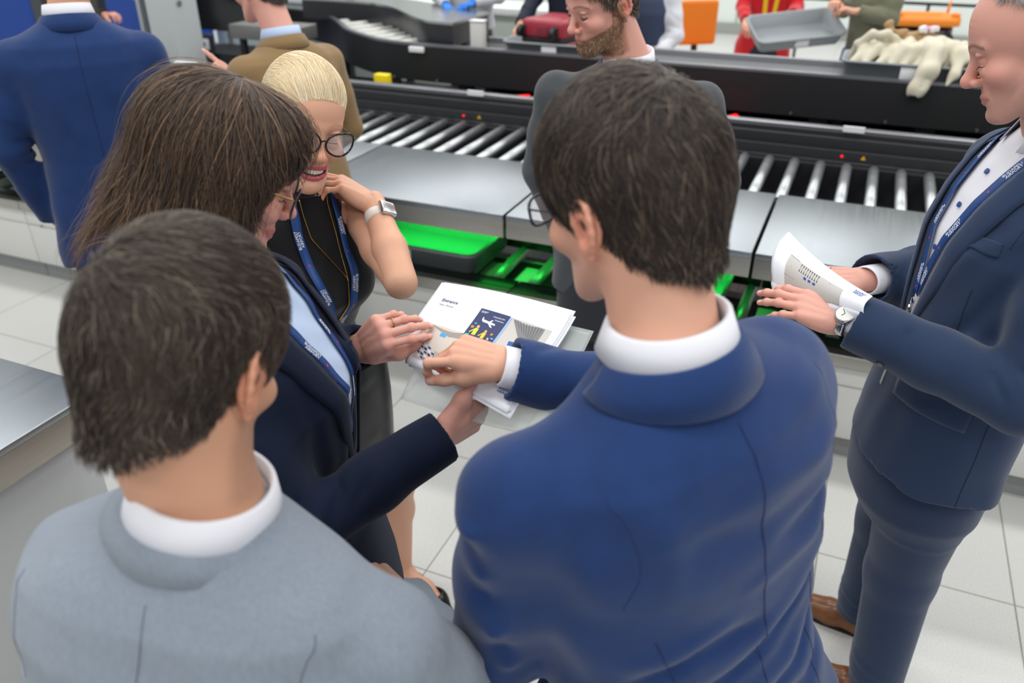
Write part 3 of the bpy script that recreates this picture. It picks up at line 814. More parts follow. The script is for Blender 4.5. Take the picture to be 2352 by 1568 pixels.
    def ln(P):
        return length * np.clip(0.3 + (P[:, 2] + 0.06) / 0.13, 0.3, 1.1)
    cols = cols or ((0.02, 0.014, 0.011), (0.085, 0.062, 0.05))
    st = strands(G, roots, flow, ln, lift=lift, width=width, jit=jit, col=cols, seed=seed, hl=hl, sink=sink)
    mid = (np.array(cols[0]) * 0.8 + np.array(cols[1]) * 0.2); Cb = np.tile(mid, (len(v), 1))
    P1 = xf(M, v) - V3(org); P2 = xf(M, st[0]) - V3(org)
    o = mk(name, [(P1, q, Cb), (P2, st[1], st[2])], m, parent)
    if label: o['label'] = label
    return o
# ------------------------------------------------------------------ clothing
def smooth_line(P, n=60):
    P = np.array(P, float); t = np.linspace(0, len(P) - 1, n)
    i = np.clip(t.astype(int), 0, len(P) - 2); f = (t - i)[:, None]
    p0 = P[np.maximum(i - 1, 0)]; p1 = P[i]; p2 = P[i + 1]; p3 = P[np.minimum(i + 2, len(P) - 1)]
    return 0.5 * ((2 * p1) + (-p0 + p2) * f + (2 * p0 - 5 * p1 + 4 * p2 - p3) * f ** 2 + (-p0 + 3 * p1 - 3 * p2 + p3) * f ** 3)
def project(F, P, off=0.0, it=6):
    P = np.atleast_2d(V3(P)).copy()
    for _ in range(it):
        g = F.grad(P); d = F.val(P); P = P - g * np.clip(d - off, -0.03, 0.03)[:, None] * 0.8
    return P
def front_y(F, x, z, ymax=None):
    """outermost y of the field's surface above (x, z), looking from +y"""
    ys = F.ax[1][::-1].astype(float); P = np.stack([np.full(len(ys), x), ys, np.full(len(ys), z)], 1); d = F.val(P)
    i = np.argmax(d < 0)
    if d[i] >= 0: return None
    if i == 0: return ys[0]
    t = d[i - 1] / (d[i - 1] - d[i] + 1e-9); return ys[i - 1] + t * (ys[i] - ys[i - 1])
MALE = [(0.025, .066, .062, -.004), (0.0, .085, .076, -.006), (-.02, .118, .086, -.008), (-.042, .158, .096, -.012), (-.065, .182, .108, -.014), (-.12, .193, .126, -.010),
        (-.2, .192, .134, 0), (-.32, .176, .128, .004), (-.42, .168, .122, .004), (-.55, .182, .130, 0), (-.72, .196, .134, 0)]
FEM = [(0.02, .055, .05, -.004), (0.0, .070, .062, -.006), (-.02, .098, .070, -.008), (-.042, .132, .080, -.010), (-.065, .155, .088, -.010), (-.12, .165, .104, 0),
       (-.2, .160, .122, .012), (-.27, .150, .112, .006), (-.37, .132, .098, 0), (-.48, .158, .115, -.004), (-.62, .178, .125, -.006), (-.72, .176, .125, -.004)]
def jacket(M, prof, arms, hem=None, h=0.006, rs=(0.061, 0.056, 0.047), k=0.030, pad=0.0, vee=None, extra=None, sleeve_end=0.0, wob=0.0016, seed=0, folds=True, n=2.3, cuffcut=True):
    """arms: list of (shoulder, elbow, wrist) world points or None; returns the field in the torso frame M"""
    A = [None if a is None else [I1(M, p) for p in a] for a in arms]
    pr = [p for p in prof if hem is None or p[0] >= hem]
    pts = [p for a in A if a is not None for p in a] + [(0.23, 0.16, 0.04), (-0.23, -0.17, pr[-1][0] - 0.02 if hem is None else hem - 0.02)]
    pts = np.array(pts, float); F = Field(pts.min(0) - 0.085, pts.max(0) + 0.085, h)
    if hem is not None:
        zs = [p[0] for p in prof[::-1]]; row = [float(np.interp(hem, zs, [q[i] if len(q) > i else 0 for q in prof[::-1]])) for i in range(1, 4)]
        pr = pr + [(hem, *row)]
    stack(F, pr, n=n, k=0)
    if vee:       # opening at the front: half width at top, bottom z, depth
        wt, zb, dep = vee
        X, Y, Z = F.ax[0][:, None, None], F.ax[1][None, :, None], F.ax[2][None, None, :]
        zz = np.clip((Z - zb) / (0.03 - zb), 0, 1); half = wt * zz ** 0.85
        pz = np.array([p[0] for p in prof[::-1]]); fy = np.interp(F.ax[2], pz, [p[2] + (p[3] if len(p) > 3 else 0) for p in prof[::-1]])[None, None, :]
        e = np.maximum(np.maximum(np.abs(X) - half, fy * 0.90 - dep - Y), zb - Z).astype(np.float32)
        F.mix((slice(None),) * 3, e, 0.002, 's')
    T = F.like(); T.d = F.d.copy(); T.T = T
    for i, a in enumerate(A):
        if a is None: continue
        S, E_, W = a; S = S + V3((0, 0, -0.010))
        Fa = F.like()
        sx = 1 if S[0] > 0 else -1
        inn = S * (0.62, 1, 1) + V3((0, 0, -0.012))
        Fa.cap(inn, S, rs[0] * 0.93, rs[0], 0.03)
        m1 = S * 0.5 + E_ * 0.5; m2 = E_ * 0.5 + W * 0.5
        Fa.chain([S, m1, E_], [rs[0], (rs[0] + rs[1]) / 2 + 0.001, rs[1]], 0.025)
        d = nrm(W - E_)
        Fa.chain([E_, m2, W + d * 0.05], [rs[1], (rs[1] + rs[2]) / 2, rs[2]], 0.02)
        Fa.cut(W, d, rad=0.085)
        # hollow at the cuff
        Fa.cap(W - d * 0.012, W + d * 0.08, rs[2] - 0.009, rs[2] - 0.004, 0.003, 's')
        if folds:
            rr = np.random.RandomState(seed + i); u = nrm(S - E_); b = nrm(nrm(W - E_) + u); side = nrm(np.cross(u, b) + 1e-6)
            for j in range(5):      # creases fanning out from the inside of the elbow
                t = (j - 2) * 0.028 + rr.uniform(-.006, .006); ax_ = u if t > 0 else nrm(W - E_); c = E_ + ax_ * abs(t)
                r1 = rs[1]
                P = [c + b * r1 * math.cos(p) + side * r1 * math.sin(p) - ax_ * 0.018 * abs(math.sin(p)) for p in np.linspace(-1.7, 1.7, 7)]
                Fa.fold(P, 0.009, -0.0085 if j % 2 == 0 else 0.0075)
            for j in range(4):
                t = rr.uniform(0.15, 0.85); c = E_ * (1 - t) + W * t; ax_ = nrm(W - E_); ph = rr.uniform(-1.5, 1.5) 
                P = [c + rs[1] * (b * math.cos(p + ph) + side * math.sin(p + ph)) + ax_ * 0.03 * (p) for p in np.linspace(-0.9, 0.9, 5)]
                Fa.fold(P, 0.0085, rr.choice([-0.006, 0.006]))
            for j in range(4):
                t = rr.uniform(0.15, 0.8); c = S * (1 - t) + E_ * t; ax_ = nrm(E_ - S); ph = rr.uniform(-1.5, 1.5)
                P = [c + rs[0] * (b * math.cos(p + ph) + side * math.sin(p + ph)) + ax_ * 0.035 * (p) for p in np.linspace(-0.9, 0.9, 5)]
                Fa.fold(P, 0.010, rr.choice([-0.0065, 0.0065]))
        F.mix((slice(None),) * 3, Fa.d, k, 'u')
    if wob: F.wob(wob, 0.11, seed + 5)
    if extra: extra(F)
    F.T = T
    return F
def seam(F, M, P, m, parent, org, r=0.0007, off=0.0003, name='seam', n=40):
    Q = xf(M, project(F, smooth_line(P, n), off)) - V3(org)
    return MB().tube(list(Q), r, 5).build(name, m, parent)
def strap(F, M, P, wdt, off, name, m, parent, org, n=30, thick=0.001, fixed=False, nrm_hint=None):
    """flat ribbon following points P (torso frame) laid on the field with an offset"""
    P = np.array(P, float); t = np.linspace(0, len(P) - 1, n); Q = np.stack([np.interp(t, range(len(P)), P[:, i]) for i in range(3)], 1)
    ker = np.array([1, 2, 3, 2, 1]) / 9
    Qs = Q.copy()
    for i in range(3): Qs[2:-2, i] = np.convolve(Q[:, i], ker, 'valid')
    Q = Qs
    if not fixed: Q = project(F, Q, off)
    T = np.gradient(Q, axis=0); T /= np.linalg.norm(T, axis=1, keepdims=True)
    G = F.grad(Q) if nrm_hint is None else np.tile(V3(nrm_hint), (len(Q), 1)); S = np.cross(T, G); S /= np.linalg.norm(S, axis=1, keepdims=True)
    rows = [[Vector(xf(M, q + s * wdt * u + g * 0.0004)[0] - V3(org)) for u in (-.5, 0, .5)] for q, s, g in zip(Q, S, G)]
    o = MB().grid(rows).build(name, m, parent, solid=thick)
    return o, Q, T, G
def text_on(body, size, pos, xdir, nor, m, parent, org, name='lettering', align='CENTER', spacing=1.0, extr=0.00015):
    cu = bpy.data.curves.new(name, 'FONT'); cu.body = body; cu.size = size; cu.align_x = align; cu.align_y = 'CENTER'; cu.extrude = extr
    cu.space_line = 0.85 * spacing; cu.resolution_u = 3
    o = bpy.data.objects.new(name, cu); COL.objects.link(o); cu.materials.append(m)
    x = nrm(xdir); z = nrm(V3(nor) - np.dot(nor, x) * x); y = np.cross(z, x)
    o.matrix_local = Matrix([[x[0], y[0], z[0], pos[0] - org[0]], [x[1], y[1], z[1], pos[1] - org[1]], [x[2], y[2], z[2], pos[2] - org[2]], [0, 0, 0, 1]])
    bpy.context.view_layer.update(); dg = bpy.context.evaluated_depsgraph_get(); me = bpy.data.meshes.new_from_object(o.evaluated_get(dg)); ml = o.matrix_local.copy()
    bpy.data.objects.remove(o); me.name = name; o = bpy.data.objects.new(name, me); COL.objects.link(o); o.matrix_local = ml
    if parent is not None: o.parent = parent
    return o
def lapels(F, M, m, parent, org, top=0.062, zb=-0.36, wid=0.05, notch=-0.085, zt=-0.012, sides=(-1, 1), off=0.004, x_end=0.012):
    F = getattr(F, 'T', F)
    for sx in sides:
        rows = []
        for t in np.linspace(0, 1, 22):
            z = zt + (zb - zt) * t; xr = top * (1 - t) ** 0.85 + x_end * t
            zn = (notch - zt) / (zb - zt)
            if t < zn - 0.02: wo = wid * (0.55 + 0.25 * t / zn)
            else: wo = wid * 1.1 * (1 - (t - zn) / (1 - zn)) ** 0.75 + 0.004
            row = []
            for u in np.linspace(0, 1, 6):
                x = sx * (xr + wo * u); zz = z + (0.012 * u if t >= zn - 0.02 and t < zn + 0.12 else 0)
                y = front_y(F, x, zz) if abs(x) > 0.001 else None
                q = project(F, [(x, .05, zz)], 0, 10)[0] if y is None else V3((x, y, zz)); g = F.grad(q[None])[0]; lift = off + 0.003 * math.sin(PI * u) + 0.002 * (1 - u)
                row.append(Vector(L1(M, q + g * lift) - V3(org)))
            rows.append(row)
        MB().grid(rows).build('lapel', m, parent, solid=0.0022)
def shirt_collar(M, m, parent, org, r=0.060, hback=0.040, hfront=0.03, drop=0.0, fall=True, open_deg=10, zo=0.0, yo=0.0, rb=None, label=None):
    rb = rb or r + 0.006
    def R0(t): return (rb, rb * 1.0, -0.035 + zo, yo)
    def R1(t):
        b = (1 - math.cos(R(t))) / 2; return (r, r * 1.02, hfront + (hback - hfront) * b + zo, yo - 0.004 * b)
    def R2(t):
        b = (1 - math.cos(R(t))) / 2; return (r + 0.005, (r + 0.005) * 1.02, hfront + (hback - hfront) * b - 0.001 + zo, yo - 0.004 * b)
    def R3(t):
        b = (1 - math.cos(R(t))) / 2; f = max(0, math.cos(R(t))) ** 3; return (rb + 0.008 + 0.014 * f, (rb + 0.010 + 0.02 * f), -0.002 - 0.02 * f - drop + zo, yo - 0.004 * b)
    rows = [R0, R1, R2, R3] if fall else [R0, R1]
    o = sweep_ring('shirt_collar', M, rows, m, parent, a0=open_deg, a1=360 - open_deg, thick=0.0018, origin=org)
    if label: o['label'] = label
    return o
def coat_collar(M, m, parent, org, r=0.074, hb=0.022, fallr=0.028, fallz=-0.042, a=75, zo=0.0, yo=-0.004, front_drop=0.05, name='jacket_collar'):
    def ramp(t):
        u = abs(((t + 180) % 360) - 180); return max(0, min(1, (180 - u) / (180 - a)))   # 0 at back, 1 at front end
    def R0(t): e = ramp(t); return (r - 0.004, (r - 0.004), -0.02 - front_drop * 0.4 * e ** 2 + zo, yo)
    def R1(t): e = ramp(t); return (r, r, hb - (hb * 1.0) * e ** 1.6 + zo, yo)
    def R2(t): e = ramp(t); return (r + 0.007, r + 0.007, hb - hb * e ** 1.6 - 0.002 + zo, yo)
    def R25(t): e = ramp(t); return (r + fallr * 0.62 + 0.004 * e, r + fallr * 0.62, hb * 0.25 + fallz * 0.35 - hb * .5 * e ** 1.5 + zo, yo)
    def R3(t): e = ramp(t); return (r + fallr + 0.010 * e, r + fallr + 0.004 * e, fallz + 0.012 * e - 0.004 * e * e + zo, yo)
    return sweep_ring(name, M, [R0, R1, R2, R25, R3], m, parent, a0=a, a1=360 - a, thick=0.003, origin=org)
def trousers(name, m, parent, org, hip, facing, knees, ankles, top=0.98, h=0.009, rw=(0.165, 0.115), rl=(0.092, 0.068, 0.062), k=0.03, label=None, fold=True):
    """hip centre point; knees / ankles lists of world points"""
    hip = V3(hip); P = np.array([hip] + [V3(p) for p in knees + ankles])
    F = Field(P.min(0) - (0.2, 0.2, 0.07), (P[:, 0].max() + 0.2, P[:, 1].max() + 0.2, top + 0.03), h)
    f = nrm(V3((facing[0], facing[1], 0))); r = V3((f[1], -f[0], 0)); M = np.eye(4); M[:3, 0] = r; M[:3, 1] = f; M[:3, 2] = (0, 0, 1); M[:3, 3] = (hip[0], hip[1], 0)
    stack(F, [(top, rw[0], rw[1]), (top - 0.12, rw[0] + 0.012, rw[1] + 0.012), (top - 0.22, rw[0] + 0.005, rw[1] + 0.005), (top - 0.27, rw[0] - 0.03, rw[1] - 0.02)], k=0, M=M)
    for i, (kn, an) in enumerate(zip(knees, ankles)):
        sx = 1 if np.dot(V3(kn) - hip, r) > 0 else -1
        hj = hip + r * sx * 0.085; hj[2] = top - 0.14
        F.chain([hj, kn, an], [rl[0], rl[1], rl[2]], k)
        if fold:
            for zf in (0.1, 0.16, 0.24):
                c = V3(an) * (1 - zf) + V3(kn) * zf + V3((0, 0, 0.02)); F.fold([c + rl[2] * (f * math.cos(a) + r * math.sin(a)) + V3((0, 0, 0.02 * a)) for a in np.linspace(-1.4, 1.4, 6)], 0.011, 0.006)
            F.fold([V3(kn) + f * rl[1] + V3((0, 0, .25)), V3(kn) + f * rl[1], V3(an) + f * rl[2] + V3((0, 0, .1))], 0.012, 0.004)
        F.cut(V3(an) - V3((0, 0, 0.0)), (0, 0, -1), rad=0.11)
    v, q = F.mesh(); o = mk(name, [(v, q)], m, parent, origin=org)
    if label: o['label'] = label
    return o
def shoe(parent, org, heel, toe, m, sole_m, kind='oxford', name='shoe', lace_m=None):
    heel = V3(heel); toe = V3(toe); f = nrm(toe - heel); L = np.linalg.norm(toe - heel); M = frame(heel, f, (0, 0, 1))
    F = Field((-0.065, -0.04, -0.01), (0.065, L + 0.03, 0.15), 0.0035)
    if kind == 'oxford':
        F.ell((0, 0.045, 0.03), (0.032, 0.045, 0.032), 0.02)
        F.chain([(0, 0.03, 0.035), (0.004, L * 0.55, 0.03), (0.006, L * 0.75, 0.022), (0.002, L - 0.022, 0.014)], [0.031, 0.040, 0.034, 0.016], 0.02)
        F.chain([(0, 0.045, 0.06), (0, L * 0.38, 0.055)], [0.032, 0.027], 0.02)
        F.ell((0, 0.05, 0.1), (0.026, 0.036, 0.04), 0.005, 's')
        F.cut((0, 0, 0.088), (0, -0.1, 1)); F.cut((0, 0, 0.004), (0, 0, -1))
    else:
        F.chain([(0, 0.02, 0.075), (0, L * 0.35, 0.055), (0.0, L * 0.72, 0.022), (0.0, L - 0.02, 0.012)], [0.026, 0.026, 0.034, 0.011], 0.02)
        F.chain([(0, 0.02, 0.095), (0, L * 0.35, 0.078), (0.0, L * 0.66, 0.05)], [0.024, 0.026, 0.026], 0.006, 's')
        F.cut((0, 0, 0.002), (0, 0, -1))
    v, q = F.mesh(); o = mk(name, [(xf(M, v), q)], m, parent, origin=org)
    mb = MB(); P = []
    if kind == 'oxford':
        oc = [(0.029, 0.02), (0.034, L * .3), (0.040, L * .6), (0.036, L * .78), (0.022, L * .95), (0.0, L + 0.006), (-0.018, L * .95), (-0.032, L * .78), (-0.036, L * .6), (-0.031, L * .3), (-0.029, 0.02), (-0.018, -0.004), (0.018, -0.004)]
        mb.prism(oc, 0.0, 0.010)
        for v_ in mb.bm.verts: v_.co = Vector(L1(M, v_.co) - V3(org))
        mb.build('sole', sole_m, o)
        for i in range(5):
            y = L * (0.38 + 0.045 * i); z = 0.084 - 0.0048 * i
            MB().tube([Vector(L1(M, p) - V3(org)) for p in ((-0.014, y, z - 0.003), (0, y + 0.003, z + 0.003), (0.014, y, z - 0.003))], 0.0014, 6).build('lace', lace_m or sole_m, o)
    else:
        MB().cyl(Vector(L1(M, (0, 0.018, 0.07)) - V3(org)), Vector(L1(M, (0, 0.012, 0)) - V3(org)), 0.011, 0.006, 12).build('heel', sole_m, o)
    return o
class Person:
    def __init__(s, x, y, label, name='person'):
        s.org = V3((x, y, 0)); s.root = thing(name, label, 'person', (x, y, 0)); s.parts = []
    def head(s, M, neck, **k):
        F, v, q, C = make_head(I1(M, neck), **k); s.parts.append((xf(M, v), q, C)); s.HM = M; s.HF = F
        if k.get('h', .0024) < .0027:
            op = k.get('lids_open'); mb = MB()
            for sx in (-1, 1):
                u = np.linspace(-1.05, 1.05, 15); P = np.stack([sx * (.031 + .0145 * u), .086 - .006 * u * u, (-.0105 if not op else -.004) - .0035 * (1 - u * u)], 1)
                P = project(F, P, .0002); mb.tube([Vector(L1(M, q_) - s.org) for q_ in P], [.0003 + .0006 * math.sin(PI * (i + .5) / 15) for i in range(15)], 5)
                for j in range(2, 14, 1):
                    a = P[j]; mb.tube([Vector(L1(M, a) - s.org), Vector(L1(M, a + V3((sx * .0012 * u[j] * 2, .005, -.0035)) ) - s.org)], [.00028, .0001], 4)
            mb.build('eyelashes', mat('lash_dark', '#1c1412', .6), s.root)
    def hand(self, M, side, curls, thumb, fore=None, **k):
        v, q, C = make_hand(side, curls, thumb, fore=None if fore is None else I1(M, fore) / k.get('s', 1.0), **k)
        self.parts.append((xf(M, v), q, C))
    def limb(s, P, r, tone, k=0.02, h=0.005, extra=None):
        P = np.array(P, float); F = Field(P.min(0) - max(r) - 0.02, P.max(0) + max(r) + 0.02, h); F.chain(list(P), r, k)
        if extra: extra(F)
        v, q = F.mesh(); s.parts.append((v, q, np.tile(np.array(SKIN[tone] if isinstance(tone, str) else tone), (len(v), 1))))
    def inner(s, *a, **k): s.todo = (a, k)
    def _inner(s, neck, hip, arms=(), legs=(), torso_r=0.05):
        """the unseen rest of the body under the clothes, so head, hands and trunk are one figure"""
        P = [V3(neck), V3(hip)] + [V3(q) for a in arms for q in a] + [V3(q) for a in legs for q in a]; Q = np.array(P)
        F = Field(Q.min(0) - .1, Q.max(0) + .1, 0.012); F.cap(V3(neck) + (0, 0, .03), V3(neck) - (0, 0, .1), .042, .05, .03); F.cap(V3(neck) - (0, 0, .1), hip, torso_r, torso_r, .03)
        for a in arms: F.chain([V3(neck) - (0, 0, .09)] + [V3(q) for q in a], [.045, .04, .03, .012][:len(a) + 1], .02)
        for a in legs: F.chain([V3(hip)] + [V3(q) for q in a], [.06, .036, .026][:len(a) + 1], .03)
        v, q = F.mesh(); s.parts.append((v, q, np.tile(np.array(SKIN['fair']), (len(v), 1))))
    def body(s, m, name='body'):
        if getattr(s, 'todo', None):
            a, k = s.todo; a = list(a)
            if getattr(s, 'legk', None) and len(a) > 3: a[3] = s.legk
            s._inner(*a, **k)
        return mk(name, s.parts, m, s.root, origin=s.org)
    def cloth(s, name, F, M, m, label=None):
        v, q = F.mesh(); o = mk(name, [(xf(M, v), q)], m, s.root, origin=s.org)
        if label: o['label'] = label
        return o
def P2(o, p): return Vector(V3(p) - V3(o))
def gen_legs(p, hip, facing, stance=0.11, top=0.95, m=None, shoe_m=None, sole=None, turn=0.0, name='trousers', label=None, split=0.0, rw=(0.165, 0.115)):
    f = nrm(V3((facing[0], facing[1], 0))); r = V3((f[1], -f[0], 0)); hip = V3(hip); kn, an = [], []
    for sx in (-1, 1):
        k = hip + r * sx * (stance * 0.95) + f * (0.03 + split * sx); k[2] = 0.50; a = hip + r * sx * stance + f * (-0.02 + split * 1.6 * sx); a[2] = 0.075
        kn.append(k); an.append(a)
        heel = a - f * 0.06; heel[2] = 0; toe = a + f * 0.215 + r * sx * 0.03; toe[2] = 0
        shoe(p.root, p.org, heel, toe, shoe_m, sole)
    trousers(name, m, p.root, p.org, hip, f, kn, an, top=top, label=label, rw=rw); p.legk = list(zip(kn, [q + V3((0, 0, .03)) for q in an]))
def glasses(M, m, parent, org, w=0.026, hh=0.019, style='round', lens=None, temple_m=None, dy=0.0, z0=-0.006, tint=None, ear_y=-0.01, wide=0.071, dx=0.034, rim_r=0.0017):
    """spectacles in the head frame"""
    rim = []
    root = None
    mb = MB()
    for sx in (-1, 1):
        pts = []
        for k in range(28):
            a = 2 * PI * k / 28; c, s_ = math.cos(a), math.sin(a)
            if style == 'cat': x = w * c * (1 + 0.10 * s_ * (1 if c > 0 else 0)); z = hh * s_ + (0.006 * max(0, c) * (s_ > 0)) ; x = math.copysign(abs(x) ** 1, x)
            elif style == 'square':
                n = 3.2; rr = (abs(c) ** n + abs(s_) ** n) ** (-1 / n); x = w * c * rr; z = hh * s_ * rr
            else: x = w * c; z = hh * s_
            X = sx * (dx + x); y = 0.103 + dy - 5.0 * max(0, abs(X) - 0.02) ** 2
            pts.append(Vector(L1(M, (X, y, z0 + z)) - V3(org)))
        mb.tube(pts, rim_r, 8, closed=True)
        rim.append(pts)
    mb.tube([Vector(L1(M, p) - V3(org)) for p in ((-dx + w * .98, 0.104 + dy, z0 + 0.004), (0, 0.107 + dy, z0 + 0.008), (dx - w * .98, 0.104 + dy, z0 + 0.004))], 0.0017, 8)
    fr = mb.build('glasses', m, parent)
    for sx in (-1, 1):
        xo = dx + w; yo = 0.103 + dy - 5.0 * (xo - 0.02) ** 2
        MB().tube([Vector(L1(M, p) - V3(org)) for p in ((sx * xo, yo, z0 + hh * .45), (sx * (xo + 0.006), yo - 0.006, z0 + hh * .5), (sx * max(wide, xo + 0.006), 0.03, z0 + hh * .55), (sx * (wide + 0.003), ear_y + 0.004, z0 + hh * .55), (sx * (wide - 0.002), ear_y - 0.018, z0 - 0.014))], 0.0014, 6).build('temple_arm', temple_m or m, fr)
    for pts in rim:
        mb = MB(); vs = [mb.bm.verts.new(p) for p in pts]; f = mb.bm.faces.new(vs); f.smooth = True
        mb.build('lens', lens, fr, solid=0.0012)
    return fr
# ------------------------------------------------------------------ people: shared materials
skin_m = mat('skin', '#d9a58c', 0.46, vcol=True, sss=0.12, bump=0.25, bscale=700, spec=0.4)
hair_m = mat('hair_strands', '#3a2a20', 0.5, vcol=True, spec=0.35)
cloth_kw = dict(rough=0.85, sheen=0.25, bump=0.5, bscale=1500, var=0.05, vscale=500, spec=0.2)
blue_suit = mat('royal_blue_wool', '#203969', **dict(cloth_kw, vscale=30, var=.06))
blue_seam = mat('royal_blue_seam', '#152350', rough=0.9)
grey_suit = mat('light_grey_wool', '#8c97a4', **dict(cloth_kw, stretch=(5, 5, 1), vscale=45, var=.07))
grey_seam = mat('light_grey_seam', '#5b636e', rough=0.9)
navy_suit = mat('navy_wool', '#232c40', **cloth_kw)
navy2 = mat('dark_navy_crepe', '#182034', **dict(cloth_kw, sheen=.08, spec=.12))
steel_blue = mat('slate_navy_wool', '#2a3a56', **cloth_kw)
steel_seam = mat('slate_navy_seam', '#16202f', rough=0.9)
char_suit = mat('charcoal_wool', '#4a4f53', **cloth_kw)
char_dark = mat('dark_charcoal_wool', '#303338', **cloth_kw)
tan_suit = mat('camel_wool', '#8a714f', **cloth_kw)
white_shirt = mat('white_cotton', '#e3e5ec', 0.75, sheen=0.1, bump=0.3, bscale=1500)
pale_blue = mat('pale_blue_cotton', '#b9cdea', 0.75, sheen=0.1, bump=0.3, bscale=1500, var=0.04, vscale=20)
black_knit = mat('black_rib_knit', '#0c0d10', 0.8, sheen=0.3, spec=0.2)
lens_m = mat('spectacle_lens', '#dfe6ee', 0.03, alpha=0.12, spec=0.8)
tint_m = mat('tinted_lens', '#b49aa6', 0.03, alpha=0.32, spec=0.8)
blk_gloss = mat('black_acetate', '#0b0b0d', 0.15)
navy_gloss = mat('navy_metal_frame', '#181a2c', 0.3)
gold = mat('gold', '#c9a15a', 0.25, 1.0)
silver = mat('silver', '#c9cacc', 0.2, 1.0)
black_shoe = mat('black_leather', '#111214', 0.25)
brown_shoe = mat('brown_leather', '#7d4f2c', 0.28, var=0.25, vscale=18, bump=0.1, bscale=300)
sole_m = mat('dark_sole', '#1a1512', 0.6)
lanyard_m = mat('blue_lanyard', '#123f7e', 0.5, var=0.06, vscale=8)
white_ink = mat('white_print', '#eef2f8', 0.6)
red_ink = mat('red_print', '#d02b45', 0.6)

# ------------------------------------------------------------------ person in the bright blue suit, back to us, reaching to the pages
p = Person(0.17, 0.78, 'person in bright royal blue suit and glasses, back turned, pointing at the pages')
MA = hframe((0.17, 0.765, 1.548), -32, 4, -11)
def exA(F):
    for P, w_, a_ in [
        ([(-.10, -.15, -.13), (.0, -.16, -.17), (.12, -.15, -.175)], .024, -.010),
        ([(-.02, -.16, -.09), (.10, -.155, -.115), (.17, -.12, -.12)], .018, .008),
        ([(0.02, -.16, -.205), (.12, -.15, -.22), (.19, -.08, -.22)], .015, -.011),
        ([(-.02, -.16, -.245), (.10, -.15, -.255), (.19, -.07, -.25)], .013, .010),
        ([(-.15, -.11, -.37), (.0, -.135, -.345), (.16, -.10, -.29)], .016, .011),
        ([(-.14, -.11, -.405), (.02, -.135, -.385), (.17, -.09, -.33)], .013, -.010),
        ([(-.10, -.12, -.46), (.05, -.135, -.44), (.17, -.09, -.385)], .015, .010),
        ([(-.06, -.12, -.49), (.07, -.135, -.48), (.17, -.09, -.43)], .012, -.009),
        ([(-.17, -.08, -.335), (-.10, -.13, -.315), (-.02, -.15, -.32)], .011, -.012), ([(-.17, -.08, -.30), (-.11, -.14, -.285), (-.05, -.15, -.29)], .012, .008),
        ([(0.0, -.14, -.52), (.1, -.13, -.54), (.18, -.06, -.52)], .018, -.009),
        ([(-.15, -.11, -.02), (-.12, -.13, -.10), (-.13, -.13, -.2)], .02, .006)]:
        F.fold(project(F, P, -.001), w_, a_)
    for k, (z, a_) in enumerate(((-.04, .010), (-.075, -.008), (-.11, .010), (-.15, -.009), (-.20, .010), (-.245, -.010), (-.285, .009))):
        c = V3((-.215, -.01, z - .04)); F.fold([c + V3((.07 * math.cos(q), .07 * math.sin(q), -.012 * math.sin(q))) for q in np.linspace(1.9, 4.6, 7)], .013, a_)
shA = [((.010, .685, 1.425), (-.018, .735, 1.13), (.08, .93, 1.10)), ((.325, .86, 1.475), (.265, 1.08, 1.265), (-.002, 1.060, 1.355))]
MALE_A = [(z, w_ * (1.02 + .62 * min(.25, max(0, -z - .12))), d_, (r_[0] if r_ else 0), -.10 * min(.30, max(0, -z - .15))) for z, w_, d_, *r_ in MALE]
F = jacket(MA, MALE_A, shA, hem=-0.70, h=0.0055, rs=(0.066, 0.060, 0.048), extra=exA, seed=3, vee=(0.055, -0.36, 0.02))
jA = p.cloth('jacket', F, MA, blue_suit)
seam(F, MA, [(0, -.16, .0), (0, -.16, -.2), (0, -.14, -.42), (0, -.15, -.69)], blue_seam, jA, p.org)
for sx in (-1, 1):
    seam(F, MA, [(sx * .166, -.085, -.045), (sx * .160, -.12, -.10), (sx * .163, -.13, -.15), (sx * .175, -.10, -.2)], blue_seam, jA, p.org, r=0.0007, off=-0.0003)
    seam(F, MA, [(sx * .15, -.12, -.26), (sx * .125, -.13, -.42), (sx * .13, -.14, -.55), (sx * .135, -.14, -.69)], blue_seam, jA, p.org, r=.0004)
lapels(F, MA, blue_suit, jA, p.org, zb=-0.36, zt=-0.10)
MnA = frame(L1(MA, (0, -.006, 0.018)), nrm(MA[:3, 1]), nrm(V3((-.22, .08, 1))))
shirt_collar(MnA, white_shirt, p.root, p.org, r=0.060, hback=0.042, hfront=0.03, zo=0.004)
coat_collar(MnA, blue_suit, jA, p.org, r=0.070, hb=0.018, fallr=0.024, fallz=-0.036, a=70)
HA = hframe((0.128, 0.83, 1.708), -40, 13, -4)
p.head(HA, L1(MnA, (0, 0, 0.0)), tone='fair', neck_r=0.055, brow='#2a201a', jaw=0.97)
short_hair(HA, 'hair', p.root, hair_m, p.org, top=0.015, side=0.005, nape=-0.085, n=24000, length=0.045, mode='crown', whorl=(0.01, -0.055, 0.125), jit=0.42, lift=0.008,
           width=0.0006, seed=2, cols=((0.010, 0.007, 0.006), (0.058, 0.041, 0.031)), hl=((0.15, 0.11, 0.08), 0.16), front=0.075)
glasses(HA, navy_gloss, p.root, p.org, style='square', w=0.024, hh=0.017, lens=lens_m, dy=0.008, z0=-0.006)
# right hand, index bent over the page
wr = V3(shA[1][2]); HM_ = frame(wr + V3((-.008, .004, .008)), (-.92, .0, .28), (0.22, -.40, 1))
p.hand(HM_, 1, [(16, 80, 22), (58, 85, 42), (66, 88, 42), (70, 88, 42)], ((.30, .92, -.30), (.7, -.1, .7), (4, 10, 8)), fore=wr + nrm(V3(shA[1][1]) - wr) * .07, fore_r=.028, tone='fair', s=.89)
